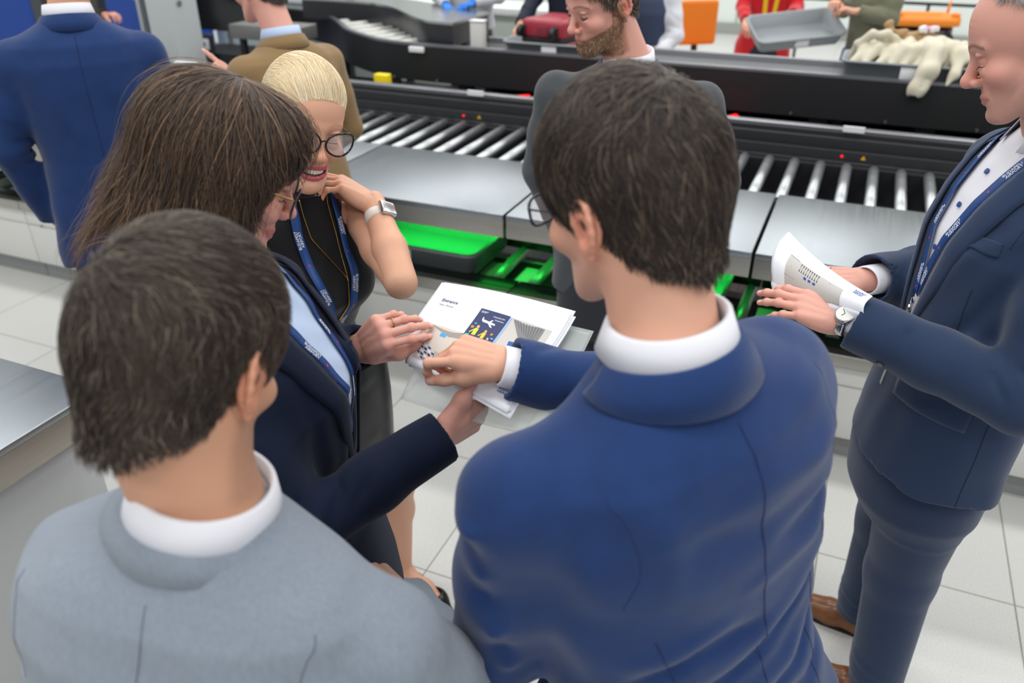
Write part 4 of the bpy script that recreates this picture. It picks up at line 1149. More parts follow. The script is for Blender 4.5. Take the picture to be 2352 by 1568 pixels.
# cuff
cf = frame(wr, nrm(wr - V3(shA[1][1])), (0, 0, 1))
mb = MB(); mb.grid([[Vector(L1(cf, (r_ * math.cos(a), y_, r_ * .86 * math.sin(a))) - p.org) for r_, y_ in ((.037, -.03), (.036, .012), (.034, .0165), (.031, .0155), (.031, -.03))] for a in np.linspace(0, 2 * PI, 33)[:-1]], closed_u=True)
mb.build('shirt_cuff', white_shirt, p.root)
wl = V3(shA[0][2]); p.hand(frame(wl + V3((0, .01, 0)), (.6, .8, 0), (-.8, .6, 0)), -1, [(30, 40, 20)] * 4, ((.5, .8, -.3), (.6, -.4, .6), (5, 10, 10)), fore=wl - V3((.05, .07, 0)))
p.inner(L1(MA, (0, 0, 0)), (.19, .8, .95), [a for a in shA], [((.28, .84, .5), (.29, .83, .09)), ((.1, .78, .5), (.09, .77, .09))])
# shirt front
Fs = Field((-.16, -.14, -.42), (.16, .16, .05), 0.008)
stack(Fs, [(z, w_ * .84, d_ * .85, (r_[0] if r_ else 0) + .010) for z, w_, d_, *r_ in MALE_A if z > -.43], k=0); p.cloth('shirt', Fs, MA, white_shirt)
gen_legs(p, (0.19, .80, 0.95), MA[:3, 1], top=0.97, m=blue_suit, shoe_m=black_shoe, sole=sole_m)
p.body(skin_m)

# ------------------------------------------------------------------ person in the light grey suit at the lower left, back to us
p = Person(-0.31, 0.62, 'person in a light grey suit seen from behind, short brown hair, lower left')
MB_ = hframe((-0.315, 0.630, 1.448), 10, 5, 6)
shB = [((-.468, .655, 1.335), (-.56, .67, 1.05), (-.42, .86, 0.98)), ((-.140, .592, 1.300), (-.068, .70, 1.065), (-.17, .90, 1.02))]
def exB(F):
    for P, w_, a_ in [([(-.05, -.16, -.25), (.05, -.16, -.27), (.13, -.13, -.33)], .018, -.006), ([(-.15, -.11, -.2), (-.10, -.14, -.3)], .02, .006), ([(-.1, -.14, -.1), (-.05, -.15, -.2), (-.06, -.15, -.3)], .025, .005),
                      ([(.15, -.11, -.15), (.19, -.08, -.21), (.22, .0, -.25)], .011, -.010), ([(.16, -.09, -.11), (.21, -.06, -.17), (.23, .02, -.2)], .011, .009), ([(.18, -.06, -.2), (.23, -.05, -.25), (.26, .02, -.28)], .011, .009),
                      ([(.05, -.15, -.08), (.12, -.14, -.12), (.16, -.12, -.2)], .02, .005)]:
        F.fold(project(F, P, -.001), w_, a_)
MALE_B = [(z, w_ * 1.0, d_, *r_) for z, w_, d_, *r_ in MALE]
F = jacket(MB_, MALE_B, shB, hem=-0.66, h=0.0055, rs=(0.063, 0.058, 0.047), extra=exB, seed=11, vee=(0.055, -0.36, 0.02))
jB = p.cloth('jacket', F, MB_, grey_suit)
seam(F, MB_, [(0, -.16, .0), (0, -.16, -.2), (0, -.14, -.42), (0, -.15, -.64)], grey_seam, jB, p.org, r=.0005)
for sx in (-1, 1):
    seam(F, MB_, [(sx * .163, -.085, -.045), (sx * .158, -.12, -.10), (sx * .163, -.13, -.15), (sx * .175, -.10, -.2)], grey_seam, jB, p.org, r=0.0009, off=-0.0003)
lapels(F, MB_, grey_suit, jB, p.org, zb=-0.36, zt=-0.10)
MnB = frame(L1(MB_, (.004, -.002, 0.004)), nrm(MB_[:3, 1]), nrm(V3((.24, .10, 1))))
shirt_collar(MnB, white_shirt, p.root, p.org, r=0.062, hback=0.040, hfront=0.035, zo=0.0)
coat_collar(MnB, grey_suit, jB, p.org, r=0.072, hb=0.010, fallr=0.016, fallz=-0.020, a=68)
HB = hframe((-0.318, 0.672, 1.600), 15, 24, 3)
p.head(HB, L1(MnB, (0, 0, 0.0)), tone='tan', neck_r=0.058, brow='#3a2a20', beard=('#8a6a55', 0.4))
short_hair(HB, 'hair', p.root, hair_m, p.org, top=0.016, side=0.006, nape=-0.09, n=24000, length=0.04, mode='forward', whorl=(-0.012, -0.06, 0.125), jit=0.45, lift=0.008,
           width=0.0006, seed=8, cols=((0.014, 0.009, 0.007), (0.070, 0.047, 0.034)), hl=((0.16, 0.125, 0.095), 0.15), front=0.078)
Fs = Field((-.16, -.14, -.42), (.16, .16, .05), 0.008)
stack(Fs, [(z, w_ * .84, d_ * .85, (r_[0] if r_ else 0) + .010) for z, w_, d_, *r_ in MALE_B if z > -.43], k=0); p.cloth('shirt', Fs, MB_, white_shirt)
for wv, dv, sd in ((V3(shB[0][2]), (.7, .7, 0), -1), (V3(shB[1][2]), (-.7, .7, 0), 1)):
    p.hand(frame(wv + V3(dv) * .01, dv, (0, 0.3, 1)), sd, [(30, 40, 20)] * 4, ((.5, .8, -.3), (.6, -.4, .6), (5, 10, 10)), fore=wv - V3(dv) * .07)
p.inner(L1(MB_, (0, 0, 0)), (-.3, .65, .9), [a for a in shB], [((-.2, .66, .5), (-.19, .65, .09)), ((-.4, .66, .5), (-.41, .65, .09))])
gen_legs(p, (-0.30, .65, 0.9), MB_[:3, 1], top=0.92, m=grey_suit, shoe_m=black_shoe, sole=sole_m)
p.body(skin_m)
# ------------------------------------------------------------------ woman with the brown bob in dark navy
def cuff(p, wr, el, m, r=0.038, out=0.012, flat=0.86):
    cf = frame(wr, nrm(V3(wr) - V3(el)), (0, 0, 1)); mb = MB()
    mb.grid([[Vector(L1(cf, (q * math.cos(a), y_, q * flat * math.sin(a))) - p.org) for q, y_ in ((r, -.03), (r - .0015, out), (r - .004, out + .004), (r - .006, out + .003), (r - .006, -.03))] for a in np.linspace(0, 2 * PI, 33)[:-1]], closed_u=True)
    return mb.build('shirt_cuff', white_shirt, p.root)
def lanyard_text(Q, T, G, M, parent, org, at, w=0.011, flip=1, body='BUDAPEST\nAIRPORT'):
    for a in at:
        i = int(a * (len(Q) - 1)); pos = L1(M, Q[i] + G[i] * 0.0011); x = M[:3, :3] @ T[i] * flip; n = M[:3, :3] @ G[i]
        text_on(body, w, pos, x, n, white_ink, parent, org)
        j = min(len(Q) - 1, i + max(1, int(0.055 * (len(Q) - 1) / 0.4)))
        pos = L1(M, Q[j] + G[j] * 0.0011)
        mb = MB(); fr = frame(pos, M[:3, :3] @ T[j], n)
        for k in range(4):
            dx, dy = ((-.0014, 0), (.0014, 0), (0, -.0014), (0, .0014))[k]
            c = L1(fr, (dx, dy, 0)) - org; mb.cyl(c, c + nrm(n) * 0.0003, 0.0013, n=8)
        mb.build('emblem', red_ink, parent)
p = Person(-0.41, 1.12, 'woman with brown bob, tinted glasses and dark navy blazer holding the printed pages')
MC = hframe((-0.418, 1.088, 1.498), 90, -6)
shC = [((-.420, 1.235, 1.420), (-.385, 1.375, 1.20), (-.272, 1.215, 1.298)), ((-.440, .935, 1.415), (-.315, .905, 1.165), (-.105, 1.028, 1.250))]
def exC(F):
    for P, w_, a_ in [([(.10, .08, -.16), (.11, .09, -.30), (.08, .11, -.42)], .018, -.006), ([(.05, .12, -.22), (.06, .11, -.36)], .014, .006), ([(.13, .05, -.3), (.10, .10, -.38), (.05, .12, -.40)], .012, -.005),
                      ([(.12, .02, -.42), (.10, .09, -.44), (.02, .12, -.43)], .014, .005)]: F.fold(project(F, P, -.001), w_, a_ * 1.4)
FEM_C = [(z, w_ * 1.06, d_ * (1.08 + .25 * min(.3, max(0, -z - .2))), *r_) for z, w_, d_, *r_ in FEM]
F = jacket(MC, FEM_C, shC, hem=-0.70, h=0.005, rs=(0.055, 0.051, 0.042), seed=21, vee=(0.078, -0.36, 0.018), extra=exC)
jC = p.cloth('blazer', F, MC, navy2)
lapels(F, MC, navy2, jC, p.org, top=0.082, zb=-0.36, wid=0.046, notch=-0.10)
Fs = Field((-.16, -.14, -.42), (.16, .17, .05), 0.006)
stack(Fs, [(z, w_ * .88, d_ * .90, (r_[0] if r_ else 0) + .055 * d_) for z, w_, d_, *r_ in FEM_C if z > -.43], k=0); Fs.wob(0.002, 0.06, 4); p.cloth('shirt', Fs, MC, pale_blue)
MnC = frame(L1(MC, (0, -.004, 0.012)), nrm(MC[:3, 1]), nrm(V3((.03, .06, 1))))
shirt_collar(MnC, pale_blue, p.root, p.org, r=0.054, hback=0.036, hfront=0.016, open_deg=26, drop=0.012)
coat_collar(MnC, navy2, jC, p.org, r=0.064, hb=0.010, fallr=0.018, fallz=-0.030, a=96)
for i, sx in enumerate((-1, 1)):
    o, Q, T, G = strap(Fs, MC, [(sx * .058, .03, -.02), (sx * .05, .11, -.09), (sx * .03, .14, -.18), (sx * .004, .15, -.31)], 0.016, 0.004, 'lanyard', lanyard_m, p.root, p.org, n=40)
    lanyard_text(Q, T, G, MC, o, p.org, (0.42, 0.78), w=0.0075, flip=1 if sx > 0 else -1)
HC = hframe((-0.413, 1.138, 1.650), 74, 27, -2)
p.head(HC, L1(MnC, (0, 0, 0)), tone='pink', fem=True, smile=0.9, neck_r=0.048, wid=0.95, jaw=0.95, old=0.7, brow='#5b4030', nose=.92, lipf=.72, h=0.0021)
glasses(HC, mat('tortoise_rim', '#2b2533', 0.2), p.root, p.org, style='round', w=0.0235, hh=0.0225, lens=tint_m, temple_m=gold, dy=0.003, z0=-0.010)
# the bob
def bob(p, M, n=26000):
    F = Field((-0.14, -0.20, -0.24), (0.14, 0.13, 0.17), 0.004)
    def vol(G, g=0.0, ext=0.0):
        G.ell((0, -0.022, 0.043), (0.085 + g, 0.104 + g, 0.0825 + g), 0.01)
        G.ell((0, 0.03, 0.055), (0.071 + g, 0.065 + g, 0.062 + g), 0.02)
        G.cap((0, -0.04, 0.0), (0, -0.060, -0.09 - ext), 0.080 + g, 0.080 + g, 0.03)
        for sx in (-1, 1): G.cap((sx * 0.048, 0.012, 0.0), (sx * 0.045, 0.012, -0.075 - ext), 0.044 + g, 0.045 + g, 0.03)
    vol(F)
    X, Y, Z = np.meshgrid(*F.ax, indexing='ij', sparse=True)
    face = np.minimum(Y - 0.048 - 0.25 * np.maximum(0, np.abs(X) - 0.045), 0.034 + 0.10 * np.abs(X) - Z)          # open face below the fringe
    hollow = 0.062 - np.sqrt((X / 1.0) ** 2 + ((Y - 0.02) / 1.15) ** 2) + 0 * Z
    hollow = np.minimum(hollow, 0.0 - Z)
    bottom = -0.125 - Z + 0.10 * (Y) + 0.006 * np.sin(X * 90) * np.cos(Y * 70)
    e = np.maximum(np.maximum(face, bottom), hollow)
    F.d = np.maximum(F.d, np.broadcast_to(e * 0.9, F.d.shape).astype(np.float32)); F.wob(0.0022, 0.03, 3)
    v, q = F.mesh()
    G = Field((-0.2, -0.28, -0.30), (0.2, 0.2, 0.19), 0.006); vol(G, 0.001, 0.10)
    wh = V3((0.0, -0.02, 0.135)); dn_ = nrm((0, 0.42, -0.9))
    def flow(P):
        r = P - wh; r /= np.linalg.norm(r, axis=1, keepdims=True) + 1e-6
        k = np.clip((0.12 - P[:, 2]) / 0.10, 0, 1)[:, None]
        fr = np.clip((P[:, 1] - 0.03) / 0.04, 0, 1)[:, None] * np.clip((P[:, 2] - 0.0) / 0.05, 0, 1)[:, None]
        down = dn_ * 0.55 + V3((0, -0.15, -0.85)) * 0.45
        flare = np.clip((-0.06 - P[:, 2]) / 0.06, 0, 1)[:, None] * np.clip(-P[:, 1] / 0.08, 0, 1)[:, None] * V3((0, -0.45, -0.1))
        return r * (1 - k) + down * k + fr * np.array((0, 0.6, -0.9)) + flare
    roots = sample_surface(v, q, n, lambda c: (c[:, 2] > -0.06) * 1.0, 5)
    roots = roots[np.abs(G.val(roots)) < 0.008]
    def ln(P):
        L_ = np.clip((P[:, 2] + 0.15) * 0.75, 0.03, 0.17); y = P[:, 1]
        L_ = np.where(y > 0.015, np.minimum(L_, np.maximum(.02, (P[:, 2] + .07) * .75)), L_)
        return np.where(y > 0.038, np.minimum(L_, np.maximum(.015, (P[:, 2] - .020) * .8)), L_)
    st = strands(G, roots, flow, ln, steps=12, lift=0.009, width=0.00062, jit=0.16, col=((0.022, 0.014, 0.010), (0.085, 0.052, 0.033)), seed=9, hl=((0.20, 0.115, 0.06), 0.16), stray=0.018, curl=0.05, lvar=0.25)
    # thicker grouped locks give the broken outline at the ends
    r2 = sample_surface(v, q, 1500, lambda c: (c[:, 2] < -0.02) * (c[:, 1] < 0.03) * 1.0, 6)
    s2 = strands(G, r2, flow, 0.085, steps=10, lift=0.022, width=0.0004, jit=0.35, col=((0.05, 0.03, 0.02), (0.22, 0.12, 0.06)), seed=10, stray=0.03, curl=0.25)
    Cb = np.tile((0.030, 0.019, 0.014), (len(v), 1))
    return mk('hair', [(xf(M, v), q, Cb), (xf(M, st[0]), st[1], st[2]), (xf(M, s2[0]), s2[1], s2[2])], hair_m, p.root, origin=p.org)
bob(p, HC)
# her hands on the pages
wl, wr = V3(shC[0][2]), V3(shC[1][2])
HL = frame(wl + V3((.010, -.004, .004)), (.54, -.45, .66), (-.70, -.60, .20))
p.hand(HL, -1, [(58, 34, 14), (62, 34, 14), (66, 36, 16), (72, 36, 18)], ((.35, .75, -.65), (.8, -.2, .5), (6, 14, 10)), fore=wl + nrm(V3(shC[0][1]) - wl) * .06, fore_r=.022, wrist_r=(.024, .017), s=.94, tone='pink', fem=True, h=0.0015)
rf0, rf1 = [L1(HL, q) for q in LASTF[2][:2]]; ra = frame(rf0 * .5 + rf1 * .5, rf1 - rf0, (0, 0, 1))
MB().tube([Vector(L1(ra, (.0088 * math.cos(a), 0, .0088 * math.sin(a))) - p.org) for a in np.linspace(0, 2 * PI, 21)[:-1]], 0.0011, 8, closed=True).build('ring', gold, p.root)
HR = frame(wr + V3((-.006, .000, -.008)), (.72, .62, .12), (.55, -.62, -.25))
p.hand(HR, 1, [(30, 25, 15), (32, 28, 15), (34, 30, 18), (38, 34, 20)], ((.90, .62, .05), (.9, .1, .5), (6, 12, 8)), fore=wr + nrm(V3(shC[1][1]) - wr) * .06, fore_r=.023, wrist_r=(.024, .018), s=.92, tone='pink', fem=True, h=0.0015)
p.inner(L1(MC, (0, -.02, 0)), (-.38, 1.11, .92), shC, [((-.36, 1.07, .5), (-.36, 1.07, .10)), ((-.40, 1.24, .5), (-.40, 1.24, .10))])
gen_legs(p, (-.365, 1.11, .90), (.98, .15, 0), stance=0.085, top=0.95, m=navy2, shoe_m=black_shoe, sole=sole_m, rw=(.15, .11))
p.body(skin_m)

# ------------------------------------------------------------------ blonde woman in black, hand at her neck
p = Person(-0.44, 1.70, 'blonde woman in black sleeveless top and leather skirt, smiling, hand at her neck')
MH = hframe((-0.455, 1.655, 1.435), 128, 9)
FEM_H = [(0.03, .052, .050, .002), (0.0, .062, .058, -.002), (-.02, .088, .066, -.008), (-.042, .115, .076, -.010), (-.065, .128, .086, -.010), (-.10, .130, .098, -.004),
         (-.16, .140, .118, .010), (-.22, .146, .128, .018), (-.28, .142, .112, .010), (-.37, .126, .094, .0), (-.46, .140, .104, 0)]
F = Field((-.2, -.17, -.47), (.2, .19, .06), 0.0045); stack(F, FEM_H, k=0, n=2.15)
for sx in (-1, 1):
    F.ell((sx * .062, .085, -.20), (.062, .06, .062), .03)
    F.ell((sx * .172, -.005, -.085), (.043, .075, .085), 0.006, 's')
for zf in (-.30, -.34, -.385): F.fold([(-.14, .03, zf - .01), (0, .12, zf), (.14, .03, zf + .01)], .012, -.004)
knit = mat('black_rib_fabric', '#0e0f13', 0.75, sheen=0.3, spec=0.25, bump=1.0, bscale=5, stretch=(55, 55, 1))
top = p.cloth('top', F, MH, knit); FT = F
def RN(t): return (.050, .051, .045, .004)
sweep_ring('neck_band', frame(L1(MH, (0, 0, .0)), MH[:3, 1], MH[:3, 2]), [lambda t: (.058, .056, .010, .0), lambda t: (.053, .053, .040, .003), lambda t: (.051, .051, .041, .003), lambda t: (.050, .050, .02, .003)], knit, top, a0=0, a1=360, thick=0.002, origin=p.org)
# leather skirt
MS = hframe((-0.445, 1.705, 0.0), 125, 0)
Fk = Field((-.24, -.22, .60), (.24, .22, 1.04), 0.006)
stack(Fk, [(1.02, .128, .096), (.95, .148, .108), (.86, .160, .120, -.012), (.78, .162, .120, -.014), (.70, .156, .112, -.008), (.655, .150, .105, -.004)], k=0)
for P, a_ in [([(-.1, .1, .96), (0, .12, .93), (.1, .1, .95)], -.003), ([(-.08, .11, .8), (.02, .13, .78), (.12, .09, .76)], .003)]: Fk.fold(P, .015, a_)
p.cloth('skirt', Fk, MS, mat('black_skirt_leather', '#17191b', 0.28, bump=0.3, bscale=120))
MB().tube([Vector(L1(MS, (.130 * math.sin(a), .098 * math.cos(a), 1.01)) - p.org) for a in np.linspace(0, 2 * PI, 41)[:-1]], .008, 8, closed=True).build('belt', black_shoe, p.root)
HH = hframe((-0.420, 1.615, 1.592), 145, 7, -14)
p.head(HH, L1(MH, (0, 0.002, 0.02)), tone='warm', fem=True, smile=1.0, open_mouth=True, lipf=.85, neck_r=0.046, wid=0.94, jaw=0.93, brow='#b08a68', brow_amt=0.45, lips='#b8425a', h=0.002, lash='#2a1a1a')
# teeth
mb = MB()
for k in range(-4, 5):
    a = k * 0.235; x = 0.0235 * math.sin(a); y = 0.0925 - 0.016 * (1 - math.cos(a)); wv = 0.0048 if abs(k) < 2 else 0.0042
    cz = -0.0700 + 0.0042 * abs(math.sin(a)) ** 2
    mb.box(-wv / 2 * 1.12, wv / 2 * 1.12, -.0022, .0022, -.0052, .0044, .0011, 2, M=Matrix([list(r) for r in HH]) @ Matrix.Translation((x, y - .0018, cz)) @ Matrix.Rotation(-a, 4, 'Z'))
for v_ in mb.bm.verts: v_.co -= Vector(p.org)
mb.build('teeth', mat('tooth_enamel', '#e6dfd0', 0.25), p.root)
short_hair(HH, 'hair', p.root, hair_m, p.org, top=0.011, side=0.004, nape=-0.075, n=42000, length=0.06, mode='back', jit=0.10, lift=0.005, width=0.00034, seed=14, w=0.94,
           cols=((0.62, 0.44, 0.22), (0.90, 0.74, 0.47)), hl=((0.95, 0.86, 0.66), 0.3), front=0.088, temple=0.050, sink=.006)
glasses(HH, blk_gloss, p.root, p.org, style='cat', w=0.031, hh=0.0225, lens=lens_m, dy=0.004, z0=-0.008, dx=0.0365, rim_r=.0021)
# arms: her left is raised to the neck
sL, eL, wL = V3((-.352, 1.745, 1.360)), V3((-.228, 1.500, 1.292)), V3((-.300, 1.672, 1.405))
p.limb([L1(MH, (-.10, -.01, -.06)), sL, sL * .45 + eL * .55, eL], [.045, .045, .040, .034], 'warm', k=0.02)
p.limb([eL, eL * .6 + wL * .4, wL], [.035, .036, .024], 'warm', k=0.012)
hn = frame(wL, nrm(V3((-.407, 1.668, 1.475)) - wL), nrm(V3((.35, .0, 1))))
p.hand(hn, -1, [(22, 40, 25), (24, 42, 25), (28, 45, 28), (34, 48, 30)], ((.22, .9, -.45), (.8, -.1, .5), (5, 14, 10)), fore=wL + (eL - wL) * .35, tone='warm', fem=True, s=0.93, h=0.0016, wrist_r=(.025, .018), fore_r=.029)
sR, eR, wR = L1(MH, (.148, -.01, -.082)), V3((-.60, 1.50, 1.18)), V3((-.48, 1.36, 1.06))
p.limb([L1(MH, (.10, -.01, -.06)), sR, eR, wR], [.045, .044, .034, .024], 'warm', k=0.02)
p.hand(frame(wR, (.4, -.5, -.4), (.3, .2, 1)), 1, [(20, 30, 20)] * 4, ((.5, .85, -.4), (.5, -.3, .8), (5, 12, 8)), fore=wR - V3((.04, -.05, -.04)), tone='warm', fem=True)
# watch
fd = nrm(eL - wL); wf = frame(wL + fd * 0.045, fd, hn[:3, 2]); mb = MB()
mb.grid([[Vector(L1(wf, (q * .0305 * math.cos(a), y_, q * .0265 * math.sin(a))) - p.org) for q, y_ in ((.93, -.011), (1.03, -.010), (1.06, 0), (1.03, .010), (.93, .011))] for a in np.linspace(0, 2 * PI, 41)[:-1]], closed_u=True)
wb = mb.build('watch_strap', mat('pale_leather_strap', '#e4dcd6', 0.5), p.root)
mb = MB(); mb.box(-.019, .019, -.017, .017, -.004, .006, .0035, 3, M=Matrix([list(r) for r in wf]) @ Matrix.Translation((0, 0, .031)))
for v_ in mb.bm.verts: v_.co -= Vector(p.org)
mb.build('watch_case', silver, wb)
# lanyard and necklace on the chest
for sx, P in ((-1, [(-.050, .035, .0), (-.052, .075, -.06), (-.038, .13, -.16), (-.012, .15, -.25), (.004, .14, -.34)]), (1, [(.048, .035, .0), (.062, .07, -.06), (.060, .13, -.16), (.034, .15, -.25), (.008, .14, -.34)])):
    o, Q, T, G = strap(FT, MH, P, 0.019, 0.004 if sx < 0 else 0.0055, 'lanyard', lanyard_m, p.root, p.org, n=50)
    lanyard_text(Q, T, G, MH, o, p.org, (0.28, 0.56, 0.84), w=0.0085, flip=-sx)
def gold_line(P, r=.0011, off=.003):
    P = np.array(P, float); t = np.linspace(0, len(P) - 1, 24); Q = np.stack([np.interp(t, range(len(P)), P[:, i]) for i in range(3)], 1); Q = xf(MH, project(FT, Q, off)) - p.org
    return list(Q)
nk = MB(); nk.tube(gold_line([(-.030, .05, .01), (-.030, .08, -.07), (-.018, .13, -.165)]), .0011, 6); nk.tube(gold_line([(.040, .05, .01), (.035, .08, -.07), (-.018, .13, -.165)]), .0011, 6)
nk.tube(gold_line([(-.018, .13, -.165), (-.010, .15, -.21), (0.004, .15, -.275)]), [.0011] * 10 + [.0011 + .0016 * i / 13 for i in range(14)], 6); nk.build('necklace', gold, p.root)
cl = L1(MH, project(FT, [(.006, .13, -.355)], .006)[0]) - p.org
MB().tube([Vector(cl + V3((.008 * math.cos(a), 0, .008 * math.sin(a)))) for a in np.linspace(0, 2 * PI, 17)[:-1]], .0015, 6, closed=True).tube([Vector(cl + V3((0, 0, -.006))), Vector(cl + V3((.002, -.002, -.03)))], [.004, .003], 8).build('lanyard_clip', silver, p.root)
# legs and court shoes
hipH = V3((-.445, 1.71, .80))
for sx, kn, an in ((1, (-.335, 1.84, .50), (-.350, 1.905, .105)), (-1, (-.53, 1.72, .50), (-.56, 1.80, .105))):
    kn = V3(kn); an = V3(an)
    p.limb([hipH * .5 + kn * .5 + (0, 0, .03), kn, kn * .65 + an * .35 + V3((-.01, .012, 0)), an], [.075, .052, .050, .028], 'warm', k=0.03)
    fo = nrm(V3((.80, -.55, 0))) if sx > 0 else nrm(V3((.6, -.8, 0)))
    p.limb([an + (0, 0, .0), an - (0, 0, .035) + fo * .005, an + fo * .09 + V3((0, 0, -.055)), an + fo * .15 + V3((0, 0, -.086))], [.028, .026, .024, .018], 'warm', k=0.02, h=.004)
    hl_ = an - fo * .040; hl_[2] = 0; tt = an + fo * .205; tt[2] = 0
    shoe(p.root, p.org, hl_, tt, black_shoe, black_shoe, kind='court')
p.inner(L1(MH, (0, 0, 0)), hipH, [(sL,), (sR,)], [((-.36, 1.80, .62),), ((-.52, 1.72, .62),)], torso_r=.06)
p.body(skin_m)
# ------------------------------------------------------------------ bearded man in the charcoal suit, facing us across the worktop
p = Person(0.32, 2.36, 'bearded man in charcoal grey suit and white shirt, looking down to his right')
MF = hframe((0.328, 2.365, 1.556), 200, 3, 0)
rF = MF[:3, 0]
def jt(M, sx, w=.180, z=-.085, y=-.006): return L1(M, (sx * w, y, z))
shF = [(jt(MF, 1, .210), L1(MF, (.265, -.02, -.34)), L1(MF, (.14, .0, -.60))), (jt(MF, -1, .210), L1(MF, (-.29, -.01, -.31)), L1(MF, (-.14, .0, -.60)))]
F = jacket(MF, [(z, w_ * 1.12, d_, *r_) for z, w_, d_, *r_ in MALE], shF, hem=-0.70, h=0.006, seed=31, vee=(0.062, -0.34, 0.02), rs=(.063, .057, .047))
jF = p.cloth('jacket', F, MF, char_suit); lapels(F, MF, char_suit, jF, p.org, zb=-0.34, wid=.052, notch=-.075, top=.070)
Fs = Field((-.16, -.14, -.42), (.16, .17, .05), 0.007); stack(Fs, [(z, w_ * .86, d_ * .89, (r_[0] if r_ else 0) + .065 * d_) for z, w_, d_, *r_ in MALE if z > -.43], k=0); p.cloth('shirt', Fs, MF, white_shirt)
MnF = frame(L1(MF, (0, -.002, 0.012)), nrm(MF[:3, 1]), nrm(V3((-.03, -.10, 1))))
shirt_collar(MnF, white_shirt, p.root, p.org, r=0.063, hback=0.040, hfront=0.026, open_deg=16, drop=.010)
coat_collar(MnF, char_suit, jF, p.org, r=0.073, hb=0.014, fallr=0.022, fallz=-0.034, a=82)
HF = hframe((0.240, 2.335, 1.732), 240, 18, -3)
p.head(HF, L1(MnF, (0, 0, 0)), tone='pink', neck_r=0.060, old=0.6, lipf=.8, beard=('#8a5c38', 0.75), brow='#6a4a34', nose=1.1, h=0.0022, lids_open=True, lips='#b06a5e')
short_hair(HF, 'hair', p.root, hair_m, p.org, top=0.012, side=0.006, nape=-0.08, n=15000, length=0.035, mode='side', jit=0.3, seed=33, width=.0006, cols=((0.03, 0.02, 0.014), (0.13, 0.088, 0.058)), hl=((0.32, 0.28, 0.24), 0.15), front=.070)
def beard_hair(p, M, F, n, cols, hl, seed, L=.012, width=.0005):
    v, q = F.mesh(0)
    def keep(c):
        x, y, z = c.T; a = (z < -0.052 + 0.35 * np.clip(.05 - y, -.05, .06) - 0.0) & (y > 0.0) & (z > -.128)
        b = (np.abs(y - .004) < .014) & (z < .012) & (np.abs(x) > .055) & (z > -.06)
        mouth = ((x / .024) ** 2 + ((z + .0725) / .008) ** 2 < 1) & (y > .07); under = (np.abs(x) < .012) & (z > -.092) & (z < -.083)
        return ((a | b) & ~mouth & ~under) * (0.25 + 0.75 * ((z < -.05) & (y > .03)))
    roots = sample_surface(v, q, n, keep, seed)
    st = strands(F, roots, lambda P: np.stack([P[:, 0] * 2, 0.25 + 0 * P[:, 1], -1 + 0 * P[:, 2]], 1), L, steps=3, lift=.004, width=width, jit=.5, col=cols, seed=seed, hl=hl)
    mk('beard', [(xf(M, st[0]), st[1], st[2])], hair_m, p.root, origin=p.org)
beard_hair(p, HF, p.HF, 9000, ((0.12, 0.06, 0.03), (0.36, 0.20, 0.10)), ((0.6, 0.5, 0.4), 0.12), 41)
for (S_, E_, W_), sd in ((shF[0], 1), (shF[1], -1)):
    d = nrm(V3(W_) - V3(E_)); p.hand(frame(V3(W_) + d * .01, d, (0, -.2, 1)), sd, [(30, 40, 20)] * 4, ((.5, .8, -.3), (.6, -.4, .6), (5, 10, 10)), fore=V3(W_) - d * .07, fore_r=.03, tone='pink')
p.inner(L1(MF, (0, 0, 0)), (.33, 2.39, .95), shF, [((.22, 2.41, .5), (.21, 2.41, .09)), ((.44, 2.36, .5), (.45, 2.36, .09))])
gen_legs(p, (.33, 2.385, .95), MF[:3, 1], top=.97, m=char_dark, shoe_m=black_shoe, sole=sole_m)
p.body(skin_m)

# ------------------------------------------------------------------ man in the slate navy suit at the right, reading pages
p = Person(1.06, 1.60, 'balding man in navy suit and blue lanyard at the right edge, reading printed pages')
MG = hframe((.996, 1.450, 1.598), -83, -6)
shG = [((.975, 1.273, 1.512), (.912, 1.205, 1.200), (.655, 1.365, 1.275)), ((1.016, 1.625, 1.512), (1.03, 1.70, 1.235), (.762, 1.560, 1.270))]
def exG(F):
    for P, w_, a_ in [([(-.17, .02, -.2), (-.14, .08, -.3), (-.10, .11, -.42)], .016, -.005), ([(-.19, .0, -.45), (-.16, .08, -.47), (-.08, .12, -.46)], .016, .004), ([(-.16, .05, -.12), (-.10, .10, -.2), (-.06, .13, -.3)], .018, .004)]: F.fold(project(F, P, -.001), w_, a_ * 1.4)
MALE_G = [(z, w_ * 1.04, d_ * 1.10, *r_) for z, w_, d_, *r_ in MALE]
F = jacket(MG, MALE_G, shG, hem=-0.705, h=0.005, seed=52, vee=(0.084, -0.42, 0.022), rs=(.066, .062, .055), extra=exG)
def foldsG(F): pass
jG = p.cloth('jacket', F, MG, steel_blue); lapels(F, MG, steel_blue, jG, p.org, zb=-0.42, wid=.052, notch=-.075, top=.088)
seam(F, MG, [(-.12, .09, -.25), (-.125, .10, -.42), (-.13, .11, -.52)], steel_seam, jG, p.org)
seam(F, MG, [(-.19, .0, -.45), (-.195, .0, -.58), (-.20, .0, -.70)], steel_seam, jG, p.org)
seam(F, MG, [(-.165, .02, .0), (-.172, .085, -.08), (-.170, .10, -.16)], steel_seam, jG, p.org, r=.0009, off=-.0003)
def panel(F, M, quad, m, name, parent, org, off=.002, nx=14, ny=6, solid=.0025):
    A, B, C_, D = [V3(q) for q in quad]; rows = []
    for i in range(nx + 1):
        u = i / nx; rows.append(project(F, [(A * (1 - u) + B * u) * (1 - j / ny) + (D * (1 - u) + C_ * u) * (j / ny) for j in range(ny + 1)], off))
    return MB().grid([[Vector(L1(M, q) - org) for q in r] for r in rows]).build(name, m, parent, solid=solid)
